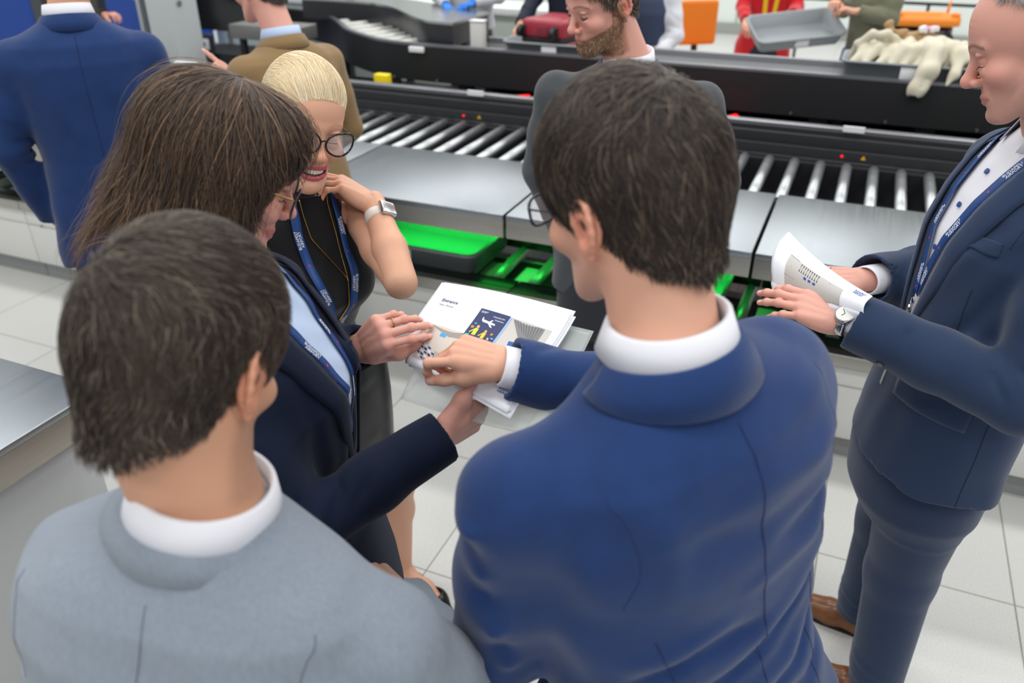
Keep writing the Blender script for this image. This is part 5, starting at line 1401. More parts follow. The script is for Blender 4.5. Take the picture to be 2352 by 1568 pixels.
panel(F, MG, [(-.065, .14, -.170), (-.150, .10, -.155), (-.152, .10, -.180), (-.067, .14, -.195)], steel_blue, 'breast_pocket', jG, p.org)
panel(F, MG, [(-.060, .14, -.47), (-.190, .04, -.465), (-.193, .04, -.53), (-.060, .14, -.535)], steel_blue, 'pocket_flap', jG, p.org)
Fs = Field((-.17, -.15, -.60), (.17, .19, .05), 0.007); stack(Fs, [(z, w_ * .86, d_ * .89, (r_[0] if r_ else 0) + .065 * d_) for z, w_, d_, *r_ in MALE_G if z > -.60], k=0); p.cloth('shirt', Fs, MG, white_shirt)
MnG = frame(L1(MG, (0, -.002, 0.012)), nrm(MG[:3, 1]), nrm(V3((-.12, -.03, 1))))
shirt_collar(MnG, white_shirt, p.root, p.org, r=0.066, hback=0.042, hfront=0.028, open_deg=24, drop=.016)
coat_collar(MnG, steel_blue, jG, p.org, r=0.077, hb=0.014, fallr=0.022, fallz=-0.034, a=82)
for z in (-.06, -.14, -.23, -.32, -.40):
    q = project(Fs, [(0, .13, z)], .002)[0]; g = Fs.grad(q[None])[0]; a = L1(MG, q) - p.org; b = L1(MG, q + g * .0025) - p.org
    MB().cyl(a, b, .0055, n=16).build('button', mat('blue_button', '#2c4f96', .3), p.root)
for sx, P in ((-1, [(-.070, .04, .0), (-.062, .10, -.06), (-.040, .15, -.17), (-.012, .165, -.27), (.0, .16, -.335)]), (1, [(.070, .04, .0), (.062, .10, -.06), (.042, .15, -.17), (.014, .165, -.27), (.004, .16, -.33)])):
    o, Q, T, G = strap(Fs, MG, P, 0.021, 0.005 if sx < 0 else 0.007, 'lanyard', lanyard_m, p.root, p.org, n=50)
    lanyard_text(Q, T, G, MG, o, p.org, (0.22, 0.52, 0.85), w=0.0085, flip=sx)
cl = project(Fs, [(.0, .17, -.352)], .008)[0]; mb = MB()
mb.tube([Vector(L1(MG, cl + V3((.008 * math.cos(a), 0, .008 * math.sin(a)))) - p.org) for a in np.linspace(0, 2 * PI, 17)[:-1]], .0015, 6, closed=True)
mb.tube([Vector(L1(MG, cl + V3((0, 0, -.008))) - p.org), Vector(L1(MG, cl + V3((0, .002, -.03))) - p.org)], [.005, .003], 8); cp = mb.build('lanyard_clip', silver, p.root)
q = project(Fs, [(.0, .17, -.40)], .012)[0]; g = Fs.grad(q[None])[0]
MB().cyl(L1(MG, q - g * .004) - p.org, L1(MG, q + g * .004) - p.org, .0165, n=28).build('badge_reel', mat('dark_chrome', '#4a4644', .2, .9), p.root)
MB().cyl(L1(MG, q + g * .004) - p.org, L1(MG, q + g * .0048) - p.org, .012, n=28).build('reel_label', plate, p.root)
text_on('BUDAPEST\nAIRPORT', .0042, L1(MG, q + g * .0051), MG[:3, 0], MG[:3, :3] @ g, lanyard_m, p.root, p.org)
o_, Q, T, G = strap(Fs, MG, [(.0, .17, -.42), (.004, .16, -.50), (.0, .16, -.58)], .010, .006, 'badge_strap', mat('clear_badge_strap', '#c9d2cf', .2, alpha=.6), p.root, p.org, n=12)
HG = hframe((0.868, 1.402, 1.782), -62, 24, 0)
p.head(HG, L1(MnG, (0, 0, 0)), tone='pink', neck_r=0.063, old=1.0, nose=1.22, chin=1.05, brow='#4e4038', brow_amt=.75, h=0.0019, lipf=.78, beard=('#9a8478', .30), lips='#b8736a', ears=True)
short_hair(HG, 'hair', p.root, hair_m, p.org, top=0.004, side=0.004, nape=-0.08, n=16000, length=0.03, mode='crown', jit=0.3, seed=55, width=.0006, cols=((0.22, 0.21, 0.20), (0.62, 0.61, 0.60)), front=-.01, temple=.012, recede=0.0)
wl, wr = V3(shG[0][2]), V3(shG[1][2])
GL = frame(wl + V3((-.016, .006, .0)), (-.76, .64, .06), (-.18, -.52, .84))
p.hand(GL, -1, [(14, 22, 12), (8, 16, 10), (8, 16, 10), (14, 18, 12)], ((.62, .75, -.5), (.5, -.2, .8), (5, 12, 10)), fore=wl + nrm(V3(shG[0][1]) - wl) * .07, fore_r=.031, tone='pink', h=.0015, spread=(6, 1, -2, -8))
GR = frame(wr + V3((-.012, .004, .0)), (-.80, .10, -.02), (.05, -.30, .9))
p.hand(GR, 1, [(40, 55, 30), (42, 55, 30), (46, 58, 32), (50, 60, 34)], ((.45, .9, .10), (.5, -.2, .8), (8, 16, 12)), fore=wr + nrm(V3(shG[1][1]) - wr) * .07, fore_r=.031, tone='pink', h=.0017)
cuff(p, wl, shG[0][1], white_shirt, r=.036, out=.004); cuff(p, wr, shG[1][1], white_shirt, r=.037, out=.010)
# steel watch
d = nrm(wl - V3(shG[0][1])); wf = frame(wl + V3((-.016, .006, .0)) - d * .0, GL[:3, 1], GL[:3, 2]); mb = MB()
mb.grid([[Vector(L1(wf, (q_ * .0315 * math.cos(a), y_ - .004, q_ * .0235 * math.sin(a))) - p.org) for q_, y_ in ((.96, -.009), (1.06, -.008), (1.08, 0), (1.06, .008), (.96, .009))] for a in np.linspace(0, 2 * PI, 49)[:-1]], closed_u=True)
wb = mb.build('watch_bracelet', silver, p.root)
c0 = L1(wf, (-.006, -.004, .0215)); up_ = wf[:3, 2]
MB().cyl(c0 - p.org, c0 + up_ * .009 - p.org, .0195, .0185, 32).build('watch_case', silver, wb)
MB().cyl(c0 + up_ * .009 - p.org, c0 + up_ * .0098 - p.org, .0165, n=32).build('watch_face', mat('pale_dial', '#dfe0da', .15, coat=1), wb)
mb = MB()
for a, l in ((40, .011), (150, .008)): mb.tube([Vector(c0 + up_ * .0101 - p.org), Vector(c0 + up_ * .0101 + l * (math.cos(R(a)) * wf[:3, 0] + math.sin(R(a)) * wf[:3, 1]) - p.org)], .0006, 5)
mb.build('watch_hand', black_shoe, wb)
for k in range(4):   # sleeve buttons
    eb = V3(shG[0][1]); dd = nrm(wl - eb); q0 = wl - dd * (.028 + .016 * k) + V3((-.3, -.75, -.62)) * .03; ql = project(F, [I1(MG, q0)], .001)[0]; g = F.grad(ql[None])[0]
    MB().cyl(L1(MG, ql) - p.org, L1(MG, ql + g * .003) - p.org, .0068, .006, 18).build('button', mat('horn_button', '#3c3b3a', .25), jG)
# trousers and brown shoes
kn = [V3((1.03, 1.67, .50)), V3((.985, 1.49, .49))]; an = [V3((1.055, 1.725, .085)), V3((1.000, 1.475, .085))]
trousers('trousers', steel_blue, p.root, p.org, (.965, 1.53, .92), (-.99, .12, 0), kn, an, top=.96, h=.007, rw=(.175, .135), rl=(.108, .082, .068))
shoe(p.root, p.org, (1.105, 1.700, 0), (.895, 1.835, 0), brown_shoe, sole_m); shoe(p.root, p.org, (1.06, 1.445, 0), (.850, 1.575, 0), brown_shoe, sole_m)
p.inner(L1(MG, (0, 0, 0)), (.93, 1.52, .93), shG, [(kn[0], an[0]), (kn[1], an[1])], torso_r=.06)
p.body(skin_m)

# ------------------------------------------------------------------ tall man in blue at the upper left, back to us
p = Person(-1.36, 2.66, 'tall man in a blue suit at upper left, back turned, standing before the conveyor')
MD = hframe((-1.365, 2.655, 1.640), -27, 3)
shD = [(jt(MD, -1, .19, -.10), L1(MD, (-.265, .02, -.37)), L1(MD, (-.20, .10, -.62))), (jt(MD, 1, .19, -.10), L1(MD, (.265, .03, -.36)), L1(MD, (.16, .22, -.50)))]
def exD(F):
    for P, w_, a_ in [([(.02, -.13, -.12), (.06, -.14, -.30), (.10, -.12, -.44)], .03, -.005), ([(-.12, -.12, -.15), (-.06, -.14, -.32), (-.05, -.12, -.45)], .03, .004), ([(.14, -.1, -.2), (.10, -.12, -.3)], .02, .005)]: F.fold(project(F, P, -.001), w_, a_ * 1.4)
MALE_D = [(z, w_ * 1.06, d_ * 1.02, *r_) for z, w_, d_, *r_ in MALE]
F = jacket(MD, MALE_D, shD, hem=-0.76, h=0.007, seed=61, vee=(0.062, -0.36, 0.02), extra=exD)
jD = p.cloth('jacket', F, MD, blue_suit); lapels(F, MD, blue_suit, jD, p.org, zb=-.36, zt=-.06)
seam(F, MD, [(0, -.16, .0), (0, -.16, -.2), (0, -.14, -.42), (0, -.15, -.74)], blue_seam, jD, p.org, r=.001)
Fs = Field((-.16, -.14, -.42), (.16, .17, .05), 0.008); stack(Fs, [(z, w_ * .84, d_ * .86, (r_[0] if r_ else 0) + .008) for z, w_, d_, *r_ in MALE_D if z > -.43], k=0); p.cloth('shirt', Fs, MD, white_shirt)
MnD = frame(L1(MD, (0, -.002, 0.012)), nrm(MD[:3, 1]), (0, 0, 1))
shirt_collar(MnD, white_shirt, p.root, p.org, r=0.062, hback=0.042); coat_collar(MnD, blue_suit, jD, p.org, r=0.073, hb=0.014, fallr=0.024, fallz=-0.036, a=66)
HD = hframe((-1.352, 2.70, 1.835), -20, 8); p.head(HD, L1(MnD, (0, 0, 0)), tone='tan', h=.003)
short_hair(HD, 'hair', p.root, hair_m, p.org, n=7000, h=.004)
for (S_, E_, W_), sd in ((shD[0], -1), (shD[1], 1)):
    d = nrm(V3(W_) - V3(E_)); p.hand(frame(V3(W_) + d * .01, d, MD[:3, 0] * (-1 if sd < 0 else 1)), sd, [(30, 40, 20)] * 4, ((.5, .8, -.3), (.6, -.4, .6), (5, 10, 10)), fore=V3(W_) - d * .07, fore_r=.03, tone='tan', h=.0025)
p.inner(L1(MD, (0, 0, 0)), (-1.36, 2.66, .98), shD, [((-1.28, 2.70, .5), (-1.27, 2.70, .09)), ((-1.46, 2.62, .5), (-1.47, 2.62, .09))])
gen_legs(p, (-1.36, 2.66, .98), MD[:3, 1], top=1.02, m=blue_suit, shoe_m=black_shoe, sole=sole_m)
p.body(skin_m)

# ------------------------------------------------------------------ man in the camel jacket pointing left
p = Person(-.84, 3.10, 'man in a camel brown jacket by the rollers, pointing left with his hand')
ME = hframe((-.855, 3.155, 1.500), -48, 6)
shE = [(jt(ME, -1), (-.975, 2.985, 1.235), (-1.045, 3.135, 1.365)), (jt(ME, 1), L1(ME, (.25, .02, -.36)), L1(ME, (.15, .2, -.50)))]
F = jacket(ME, MALE, shE, hem=-0.70, h=0.007, seed=71, vee=(0.062, -0.36, 0.02))
jE = p.cloth('jacket', F, ME, tan_suit); lapels(F, ME, tan_suit, jE, p.org, zb=-.36, zt=-.06)
Fs = Field((-.16, -.14, -.42), (.16, .17, .05), 0.008); stack(Fs, [(z, w_ * .84, d_ * .86, (r_[0] if r_ else 0) + .008) for z, w_, d_, *r_ in MALE if z > -.43], k=0); p.cloth('shirt', Fs, ME, pale_blue)
MnE = frame(L1(ME, (0, -.002, 0.012)), nrm(ME[:3, 1]), nrm((-.12, .12, 1)))
shirt_collar(MnE, pale_blue, p.root, p.org, r=0.062, hback=0.042, hfront=.032); coat_collar(MnE, tan_suit, jE, p.org, r=0.073, hb=0.014, fallr=0.024, fallz=-0.036, a=66)
HE = hframe((-.925, 3.205, 1.685), -62, 8); p.head(HE, L1(MnE, (0, 0, 0)), tone='pink', h=.0028)
short_hair(HE, 'hair', p.root, hair_m, p.org, n=8000, h=.004, top=.012, side=.003, nape=-.07, cols=((0.02, 0.015, 0.012), (0.10, 0.08, 0.065)))
W_ = V3(shE[0][2]); d = nrm(V3((-1.225, 3.195, 1.46)) - W_)
p.hand(frame(W_ + d * .006, d, (-.1, -.5, .86)), -1, [(2, 4, 4), (60, 75, 40), (70, 80, 45), (75, 80, 45)], ((.5, .8, -.5), (.5, -.2, .8), (10, 30, 20)), fore=W_ - d * .06, fore_r=.029, tone='pink', h=.002)
cuff(p, W_, shE[0][1], pale_blue, r=.038, out=.012)
W2, E2 = V3(shE[1][2]), V3(shE[1][1]); d2 = nrm(W2 - E2); p.hand(frame(W2 + d2 * .01, d2, (0, 0, 1)), 1, [(30, 40, 20)] * 4, ((.5, .8, -.3), (.6, -.4, .6), (5, 10, 10)), fore=W2 - d2 * .07, fore_r=.03, h=.0025)
p.inner(L1(ME, (0, 0, 0)), (-.84, 3.12, .93), shE, [((-.78, 3.18, .5), (-.77, 3.18, .09)), ((-.92, 3.06, .5), (-.93, 3.06, .09))])
gen_legs(p, (-.84, 3.12, .93), ME[:3, 1], top=.96, m=navy_suit, shoe_m=brown_shoe, sole=sole_m)
p.body(skin_m)
# ------------------------------------------------------------------ printed pages
class Sheet:
    def __init__(s, TL, TR, BL, BR, bend=None): s.c = [V3(q) for q in (TL, TR, BL, BR)]; s.bend = bend
    def P(s, u, v):
        TL, TR, BL, BR = s.c; q = TL * (1 - u) * (1 - v) + TR * u * (1 - v) + BL * (1 - u) * v + BR * u * v
        n = nrm(np.cross(BL - TL, TR - TL)); n = n if n[2] > 0 else -n
        return q if s.bend is None else q + s.bend(u, v, n)
    def N(s, u, v):
        e = .01; n = np.cross(s.P(u, v + e) - s.P(u, v - e), s.P(u + e, v) - s.P(u - e, v)); n = nrm(n); return n if n[2] > 0 else -n
    def page(s, name, m, org, parent=None, off=0.0, nx=30, ny=20, du=0, dv=0, thick=.0003):
        rows = [[Vector(s.P(i / nx + du, j / ny + dv) + s.N(i / nx, j / ny) * off - org) for j in range(ny + 1)] for i in range(nx + 1)]
        return MB().grid(rows).build(name, m, parent, solid=thick)
    def patch(s, mb, u0, u1, v0, v1, org, lay, nx=26, ny=20):
        mb.grid([[Vector(s.P(u0 + (u1 - u0) * i / nx, v0 + (v1 - v0) * j / ny) + s.N(u0 + (u1 - u0) * i / nx, v0 + (v1 - v0) * j / ny) * (.0008 + .00015 * lay) - org) for j in range(ny + 1)] for i in range(nx + 1)])
    def poly(s, mb, pts, org, lay):
        """convex outline in page coordinates"""
        cu = sum(p[0] for p in pts) / len(pts); cv = sum(p[1] for p in pts) / len(pts)
        f = lambda u, v: Vector(s.P(u, v) + s.N(u, v) * (.0008 + .00015 * lay) - org)
        c = mb.bm.verts.new(f(cu, cv)); V = [mb.bm.verts.new(f(*p)) for p in pts]
        for i in range(len(V)): fc = mb.bm.faces.new((c, V[i], V[(i + 1) % len(V)])); fc.smooth = True
    def disc(s, mb, u, v, r, org, lay, n=10, asp=1.41): s.poly(mb, [(u + r * math.cos(a), v + r * asp * math.sin(a)) for a in np.linspace(0, 2 * PI, n + 1)[:-1]], org, lay)
    def text(s, body, size, u, v, m, parent, org, align='LEFT', name='lettering'):
        x = s.P(u + .02, v) - s.P(u - .02, v); return text_on(body, size, s.P(u, v) + s.N(u, v) * .0013, x, s.N(u, v), m, parent, org, name=name, align=align)
paper_m = mat('white_paper', '#eceff6', .65)
def ink(name, c, **k): return mat('ink_' + name, c, rough=.5, **k)
def bendA(u, v, n):
    k = max(0, (v - .45) / .55) * max(0, 1 - u / .75)          # lower left corner curls down and under
    return n * (-.020 * k ** 2 * 1.5 + .006 * math.sin(PI * u) - .004 * math.sin(2 * PI * v) * u) + V3((.014, .01, 0)) * k ** 2
S = Sheet((-.129, 1.342, 1.367), (.101, 1.191, 1.384), (-.204, 1.174, 1.314), (-.007, 1.009, 1.306), bendA)
org = V3((-.06, 1.18, 1.34)); pg = thing('printed_page', 'top printed page headed Entrance with a blue family lane poster', 'paper', org)
S.page('sheet', paper_m, org, pg)
def art(name, m, fn, parent=pg):
    mb = MB(); fn(mb); return mb.build(name, m, parent)
S.text('Entrance', .0102, .10, .225, ink('navy', '#26305c'), pg, org); S.text('Family / PRM lanes', .0044, .10, .285, ink('slate', '#7d86a0'), pg, org)
im = art('hall_picture', ink('beige_wall', '#c9c2b8'), lambda mb: S.patch(mb, .09, .425, .53, .92, org, 0))
art('picture_ceiling', ink('grey_ceiling', '#8f8d88'), lambda mb: (S.poly(mb, [(.10, .53), (.425, .53), (.425, .60), (.33, .62)], org, 1)), im)
art('picture_sign', ink('sky_blue', '#3aa0dc'), lambda mb: S.patch(mb, .26, .31, .60, .64, org, 1, 2, 2), im)
for nm, c, ph in (('royal', '#2a4f9e', 0), ('dark', '#2b3040', 1), ('pale', '#dfe6f2', 2)):
    def fn(mb, ph=ph):
        for r_ in range(5):
            for k in range(4 + r_ % 2):
                if (r_ * 2 + k) % 3 != ph: continue
                u = .095 + .040 * k + .010 * r_; v = .735 + .034 * r_ + .012 * k; S.poly(mb, [(u, v), (u + .030, v + .010), (u + .032, v + .030), (u + .002, v + .020)], org, 2)
    art('picture_detail', ink(nm, c), fn, im)
art('picture_detail', ink('sand', '#a89878'), lambda mb: [S.poly(mb, [(u, .80), (u + .01, .80), (u + .014, .90), (u + .004, .90)], org, 2) for u in (.29, .31, .34, .37, .40)], im)
po = art('blue_poster', ink('poster_navy', '#1d2a5c'), lambda mb: S.patch(mb, .42, .645, .21, .80, org, 3))
S.text('CSALÁDI SÁV', .0040, .535, .265, white_ink, po, org); S.text('Family lane', .0040, .56, .295, white_ink, po, org); S.text('BUDAPEST\nAIRPORT', .0030, .435, .245, white_ink, po, org)
art('airplane_drawing', ink('white', '#f4f6fa'), lambda mb: (S.poly(mb, [(.475, .335), (.485, .322), (.575, .335), (.585, .347), (.575, .355), (.49, .350)], org, 4), S.poly(mb, [(.515, .335), (.535, .335), (.575, .385), (.56, .385)], org, 5), S.poly(mb, [(.53, .332), (.545, .332), (.555, .305), (.545, .305)], org, 5), S.poly(mb, [(.477, .335), (.487, .335), (.480, .300), (.472, .300)], org, 5)), po)
def person_fig(u, v, s_, top, bot, skin_, hair_):
    art('figure_legs', ink('f' + bot, bot), lambda mb: (S.poly(mb, [(u - .012 * s_, v + .07 * s_), (u + .012 * s_, v + .07 * s_), (u + .02 * s_, v + .17 * s_), (u + .01 * s_, v + .17 * s_)], org, 5), S.poly(mb, [(u - .012 * s_, v + .07 * s_), (u, v + .07 * s_), (u - .012 * s_, v + .17 * s_), (u - .022 * s_, v + .17 * s_)], org, 5)), po)
    art('figure_top', ink('f' + top, top), lambda mb: (S.poly(mb, [(u - .014 * s_, v), (u + .014 * s_, v), (u + .016 * s_, v + .08 * s_), (u - .014 * s_, v + .08 * s_)], org, 6), S.poly(mb, [(u - .012 * s_, v + .005), (u - .004 * s_, v + .01), (u - .034 * s_, v + .07 * s_), (u - .040 * s_, v + .06 * s_)], org, 6)), po)
    art('figure_head', ink('f' + skin_, skin_), lambda mb: S.disc(mb, u, v - .018 * s_, .0105 * s_, org, 6), po)
    art('figure_hair', ink('f' + hair_, hair_), lambda mb: S.disc(mb, u - .002, v - .030 * s_, .010 * s_, org, 7, asp=.7), po)
person_fig(.485, .435, 1.0, '#c9d62e', '#6a2f6a', '#f0bfa0', '#d08a3a'); person_fig(.555, .455, .85, '#f2c528', '#3f6fc4', '#f0bfa0', '#c77a3a'); person_fig(.60, .52, .62, '#d83a5a', '#e08ab0', '#f4c8ac', '#f0e8e0')
art('suitcase_drawing', ink('teal', '#3fb48c'), lambda mb: S.poly(mb, [(.428, .525), (.458, .515), (.462, .565), (.432, .575)], org, 6), po)
art('stroller_drawing', ink('blue2', '#4a90e0'), lambda mb: (S.disc(mb, .535, .565, .024, org, 7), S.disc(mb, .57, .60, .014, org, 7)), po)
art('bubble', ink('orange', '#f08a2a'), lambda mb: (S.poly(mb, [(.435, .425), (.455, .42), (.458, .445), (.438, .45)], org, 6), S.disc(mb, .605, .45, .009, org, 6)), po)
art('bubble', ink('sky2', '#5ab4ea'), lambda mb: (S.poly(mb, [(.445, .385), (.458, .38), (.460, .395), (.447, .40)], org, 6), S.poly(mb, [(.615, .485), (.635, .485), (.635, .497), (.615, .497)], org, 6)), po)
i2 = art('terminal_picture', ink('pale_hall', '#bfbcb8'), lambda mb: S.patch(mb, .645, .945, .215, .80, org, 0))
art('poster_edge', ink('pale_blue_edge', '#8fb0d8'), lambda mb: S.patch(mb, .645, .66, .22, .80, org, 3, 2, 10), i2)
art('slatted_ceiling', ink('slat_grey', '#77787a'), lambda mb: S.poly(mb, [(.672, .225), (.90, .225), (.90, .40), (.83, .47)], org, 1), i2)
art('ceiling_slat', ink('slat_dark', '#4c4d50'), lambda mb: [S.poly(mb, [(.68 + .022 * k, .228), (.684 + .022 * k, .228), (.765 + .0135 * k, .355 + .002 * k), (.762 + .0135 * k, .355 + .002 * k)], org, 2) for k in range(10)], i2)
art('sign_picture', ink('sign_blue', '#1e4f9c'), lambda mb: S.poly(mb, [(.735, .45), (.775, .44), (.79, .50), (.745, .51)], org, 2), i2)
art('trolley_picture', ink('trolley', '#8a98a8'), lambda mb: [S.poly(mb, p_, org, 2) for p_ in ([(.665, .72), (.70, .62), (.706, .62), (.672, .73)], [(.69, .76), (.73, .64), (.736, .64), (.70, .77)], [(.66, .74), (.70, .76), (.70, .77), (.66, .75)])], i2)
art('floor_strip', ink('charcoal', '#5e5c58'), lambda mb: S.poly(mb, [(.82, .79), (.93, .66), (.945, .70), (.935, .795)], org, 2), i2)
art('barrier_picture', ink('dk', '#3a3a3c'), lambda mb: (S.disc(mb, .785, .735, .010, org, 2, asp=.7), S.poly(mb, [(.783, .735), (.786, .735), (.81, .64), (.807, .64)], org, 2)), i2)
S.text('BUDAPEST\nAIRPORT', .0066, .865, .875, ink('logo_blue', '#2a55a8'), pg, org); S.text('v', .006, .875, .835, ink('logo_blue', '#2a55a8'), pg, org, name='emblem')
for k, (du, dv, off, lb) in enumerate(((.012, -.018, -.0016, 'second white sheet just under the page headed Entrance'), (.028, .022, -.0036, 'lowest white sheet sticking out at the right of the pages'))):
    S.bend = bendA; o = S.page('paper_sheet', paper_m, org, off=off, du=du, dv=dv); o.location = org; tag(o, lb, 'paper', 'sheets held under the top page')
clear = mat('clear_plastic', '#cfd8d6', .15, alpha=.38, spec=.6)
S2 = Sheet((-.12, 1.32, 1.350), (.135, 1.165, 1.362), (-.185, 1.115, 1.262), (.045, .975, 1.285), lambda u, v, n: n * (-.010 * math.sin(PI * u) * v))
o = S2.page('plastic_sleeve', clear, org, thick=.0006); o.location = org; tag(o, 'clear plastic sleeve under the printed pages', 'sleeve')
# the pages of the man at the right
def bendG(u, v, n): return n * (.030 * math.sin(PI * v) * (1 - .4 * u)) + V3((.02, .02, .02)) * (u * (1 - u)) * -1.2
SG = Sheet((.602, 1.641, 1.348), (.668, 1.340, 1.340), (.560, 1.545, 1.245), (.662, 1.320, 1.285), bendG)
og = V3((.6, 1.45, 1.3)); g_ = thing('printed_page', 'printed page with a grey picture held by the navy suited man at right', 'paper', og)
SG.page('sheet', paper_m, og, g_); i3 = None
def artG(name, m, fn, parent=None): mb = MB(); fn(mb); return mb.build(name, m, parent or g_)
gp = artG('terminal_picture', ink('pale_hall', '#bfbcb8'), lambda mb: SG.patch(mb, .18, .78, .25, .85, og, 0))
artG('picture_ceiling', ink('slat_grey', '#77787a'), lambda mb: SG.poly(mb, [(.18, .25), (.30, .25), (.30, .60), (.18, .60)], og, 1), gp)
artG('picture_detail', ink('dk', '#3a3a3c'), lambda mb: [SG.poly(mb, [(.33 + .025 * k, .27), (.342 + .025 * k, .27), (.342 + .025 * k, .42), (.33 + .025 * k, .42)], og, 1) for k in range(9)], gp)
artG('picture_detail', ink('royal', '#2a4f9e'), lambda mb: [SG.poly(mb, [(.40 + .05 * k, .45), (.43 + .05 * k, .45), (.43 + .05 * k, .50), (.40 + .05 * k, .50)], og, 1) for k in range(3)], gp)
SG.text('BUDAPEST\nAIRPORT', .0060, .86, .14, ink('logo_blue', '#2a55a8'), g_, og)
o = SG.page('paper_sheet', paper_m, og, off=-.0025, du=-.012, dv=.02); o.location = og; tag(o, 'white sheet behind the page of the navy suited man', 'paper', 'sheets held by the navy suited man')
# ------------------------------------------------------------------ upper conveyor, trays and the far side of the hall
def wall_strip(mb, line, z0, z1, th):
    L_ = np.array(line); T = np.gradient(L_, axis=0); T /= np.linalg.norm(T, axis=1, keepdims=True); Nn = np.stack([-T[:, 1], T[:, 0]], 1)
    A, B = L_, L_ + Nn * th
    rows = [[(a[0], a[1], z0), (a[0], a[1], z1), (b[0], b[1], z1), (b[0], b[1], z0), (a[0], a[1], z0)] for a, b in zip(A, B)]
    mb.grid(rows, smooth=False); return A, B
front = smooth_line([(-5.2, 6.05), (-4.50, 6.03), (-4.15, 5.86), (-3.84, 5.57), (-3.58, 5.29), (-3.36, 5.12), (-3.09, 4.97), (-2.80, 4.91), (-2.42, 4.90), (-2.0, 4.90)], 90)
front = np.concatenate([front, [(1.9, 4.90)]])
back = smooth_line([(-5.2, 6.55), (-4.5, 6.52), (-4.0, 6.25), (-3.7, 5.95), (-3.35, 5.62), (-3.0, 5.42), (-2.6, 5.36), (-2.0, 5.36)], 60)
back = np.concatenate([back, [(1.9, 5.36)]])
uc = thing('upper_conveyor', 'tall black sided conveyor curving away at left, grey rail along its top', 'conveyor', (0, 0, 0), GRID)
mb = MB(); wall_strip(mb, front, .86, 1.085, .03); mb.build('side_panel', black_m, uc)
mb = MB(); wall_strip(mb, front, 1.085, 1.10, .035); mb.build('top_rail', alu, uc)
bed_m = mat('polished_grey_bed', '#8f9493', .12, .7)
mb = MB(); L_ = [front[int(i * (len(front) - 1) / 70)] for i in range(71)]
def near(Ls, x): 
    Ls = np.array(Ls); return np.interp(x, Ls[:, 0], Ls[:, 1])
xs = np.linspace(-2.55, 1.9, 30); mb.grid([[(x, 4.93, 1.055), (x, 5.36, 1.055)] for x in xs], smooth=False)
mb.grid([[(x, 4.93, 1.0), (x, 5.36, 1.0)] for x in xs], smooth=False); mb.build('bed', bed_m, uc, solid=.01)
mb = MB(); mb.box(-2.45, 1.9, 5.345, 5.375, .86, 1.098, .004); mb.build('rear_rail', alu, uc)
mb = MB(); mb.box(-2.45, 1.9, 5.39, 5.41, .60, 1.0); mb.build('gap_dark_sheet', black2, uc)  # black sheet added at the back to keep the gap below dark
roll_w = mat('pale_roller', '#c9cac4', .4, .3)
for k in range(9):
    t = k / 8; a0 = -4.05 + 1.05 * t; f0 = near(front, a0) + .05
    mb = MB(); mb.cyl((a0, f0, 1.06), (a0 + .16 + .06 * (1 - t), f0 + .36, 1.06), .028, n=14); mb.build('roller', roll_w, uc)
mb = MB(); xs = np.linspace(-4.9, -2.6, 40); mb.grid([[(x, near(front, x) + .03, 1.0), (x, near(back, x) + .2, 1.0)] for x in xs], smooth=False); mb.build('curve_pan', black2, uc, solid=.006)
for a in (-2.76,): mb = MB(); mb.box(a - .055, a + .055, 4.878, 4.90, 1.045, 1.082, .006); mb.build('label_plate', plate, uc)
for i, a in enumerate((-4.6, -3.9, -3.2, -2.3, -1.2, -.1, 1.0)):
    b0 = near(front, a) + .12; mb = MB(); mb.box(a - .03, a + .03, b0, b0 + .06, 0, .87, .004); mb.box(a - .05, a + .05, b0 - .02, b0 + .08, 0, .01); mb.build('leg', black2, uc)
for a in np.arange(-3.0, 1.6, .56): mb = MB(); mb.box(a - .05, a + .05, 4.95, 5.0, .80, .87, .003); mb.build('bracket', black2, uc)
for k, a in enumerate((-2.95, -2.62, -1.9, -.35, .15, .6)): mb = MB(); mb.cyl((a, 4.90, .875), (a, 4.885, .875), .008, n=10); mb.build('bolt', alu, uc)
# steel sided guide on the far side of the curve
gl = [(-2.56, 5.03), (-2.70, 5.05), (-2.84, 5.11), (-3.09, 5.34), (-3.34, 5.58), (-3.61, 5.73), (-3.94, 5.78), (-4.3, 5.79)]
g1 = [tuple(x) for x in smooth_line(gl, 40)]; poly = g1 + [(-4.3, 6.30), (-3.5, 6.05), (-2.8, 5.72), (-2.56, 5.60)]
ga = thing('curved_guide_table', 'dark sided table with polished steel top inside the conveyor curve', 'table', (0, 0, 0), GRID)
mb = MB(); mb.prism(poly[::-1], 1.07, 1.205); mb.build('side_body', mat('dark_gloss_side', '#2d2f33', .3), ga)
mb = MB(); mb.prism(poly[::-1], 1.206, 1.222); mb.build('steel_top', mat('smooth_steel', '#c3c4c2', .2, .9), ga)
for q in ((-2.7, 5.5), (-3.4, 5.9), (-4.1, 6.1)): mb = MB(); mb.box(q[0] - .025, q[0] + .025, q[1] - .025, q[1] + .025, 0, 1.07); mb.build('leg', black2, ga)
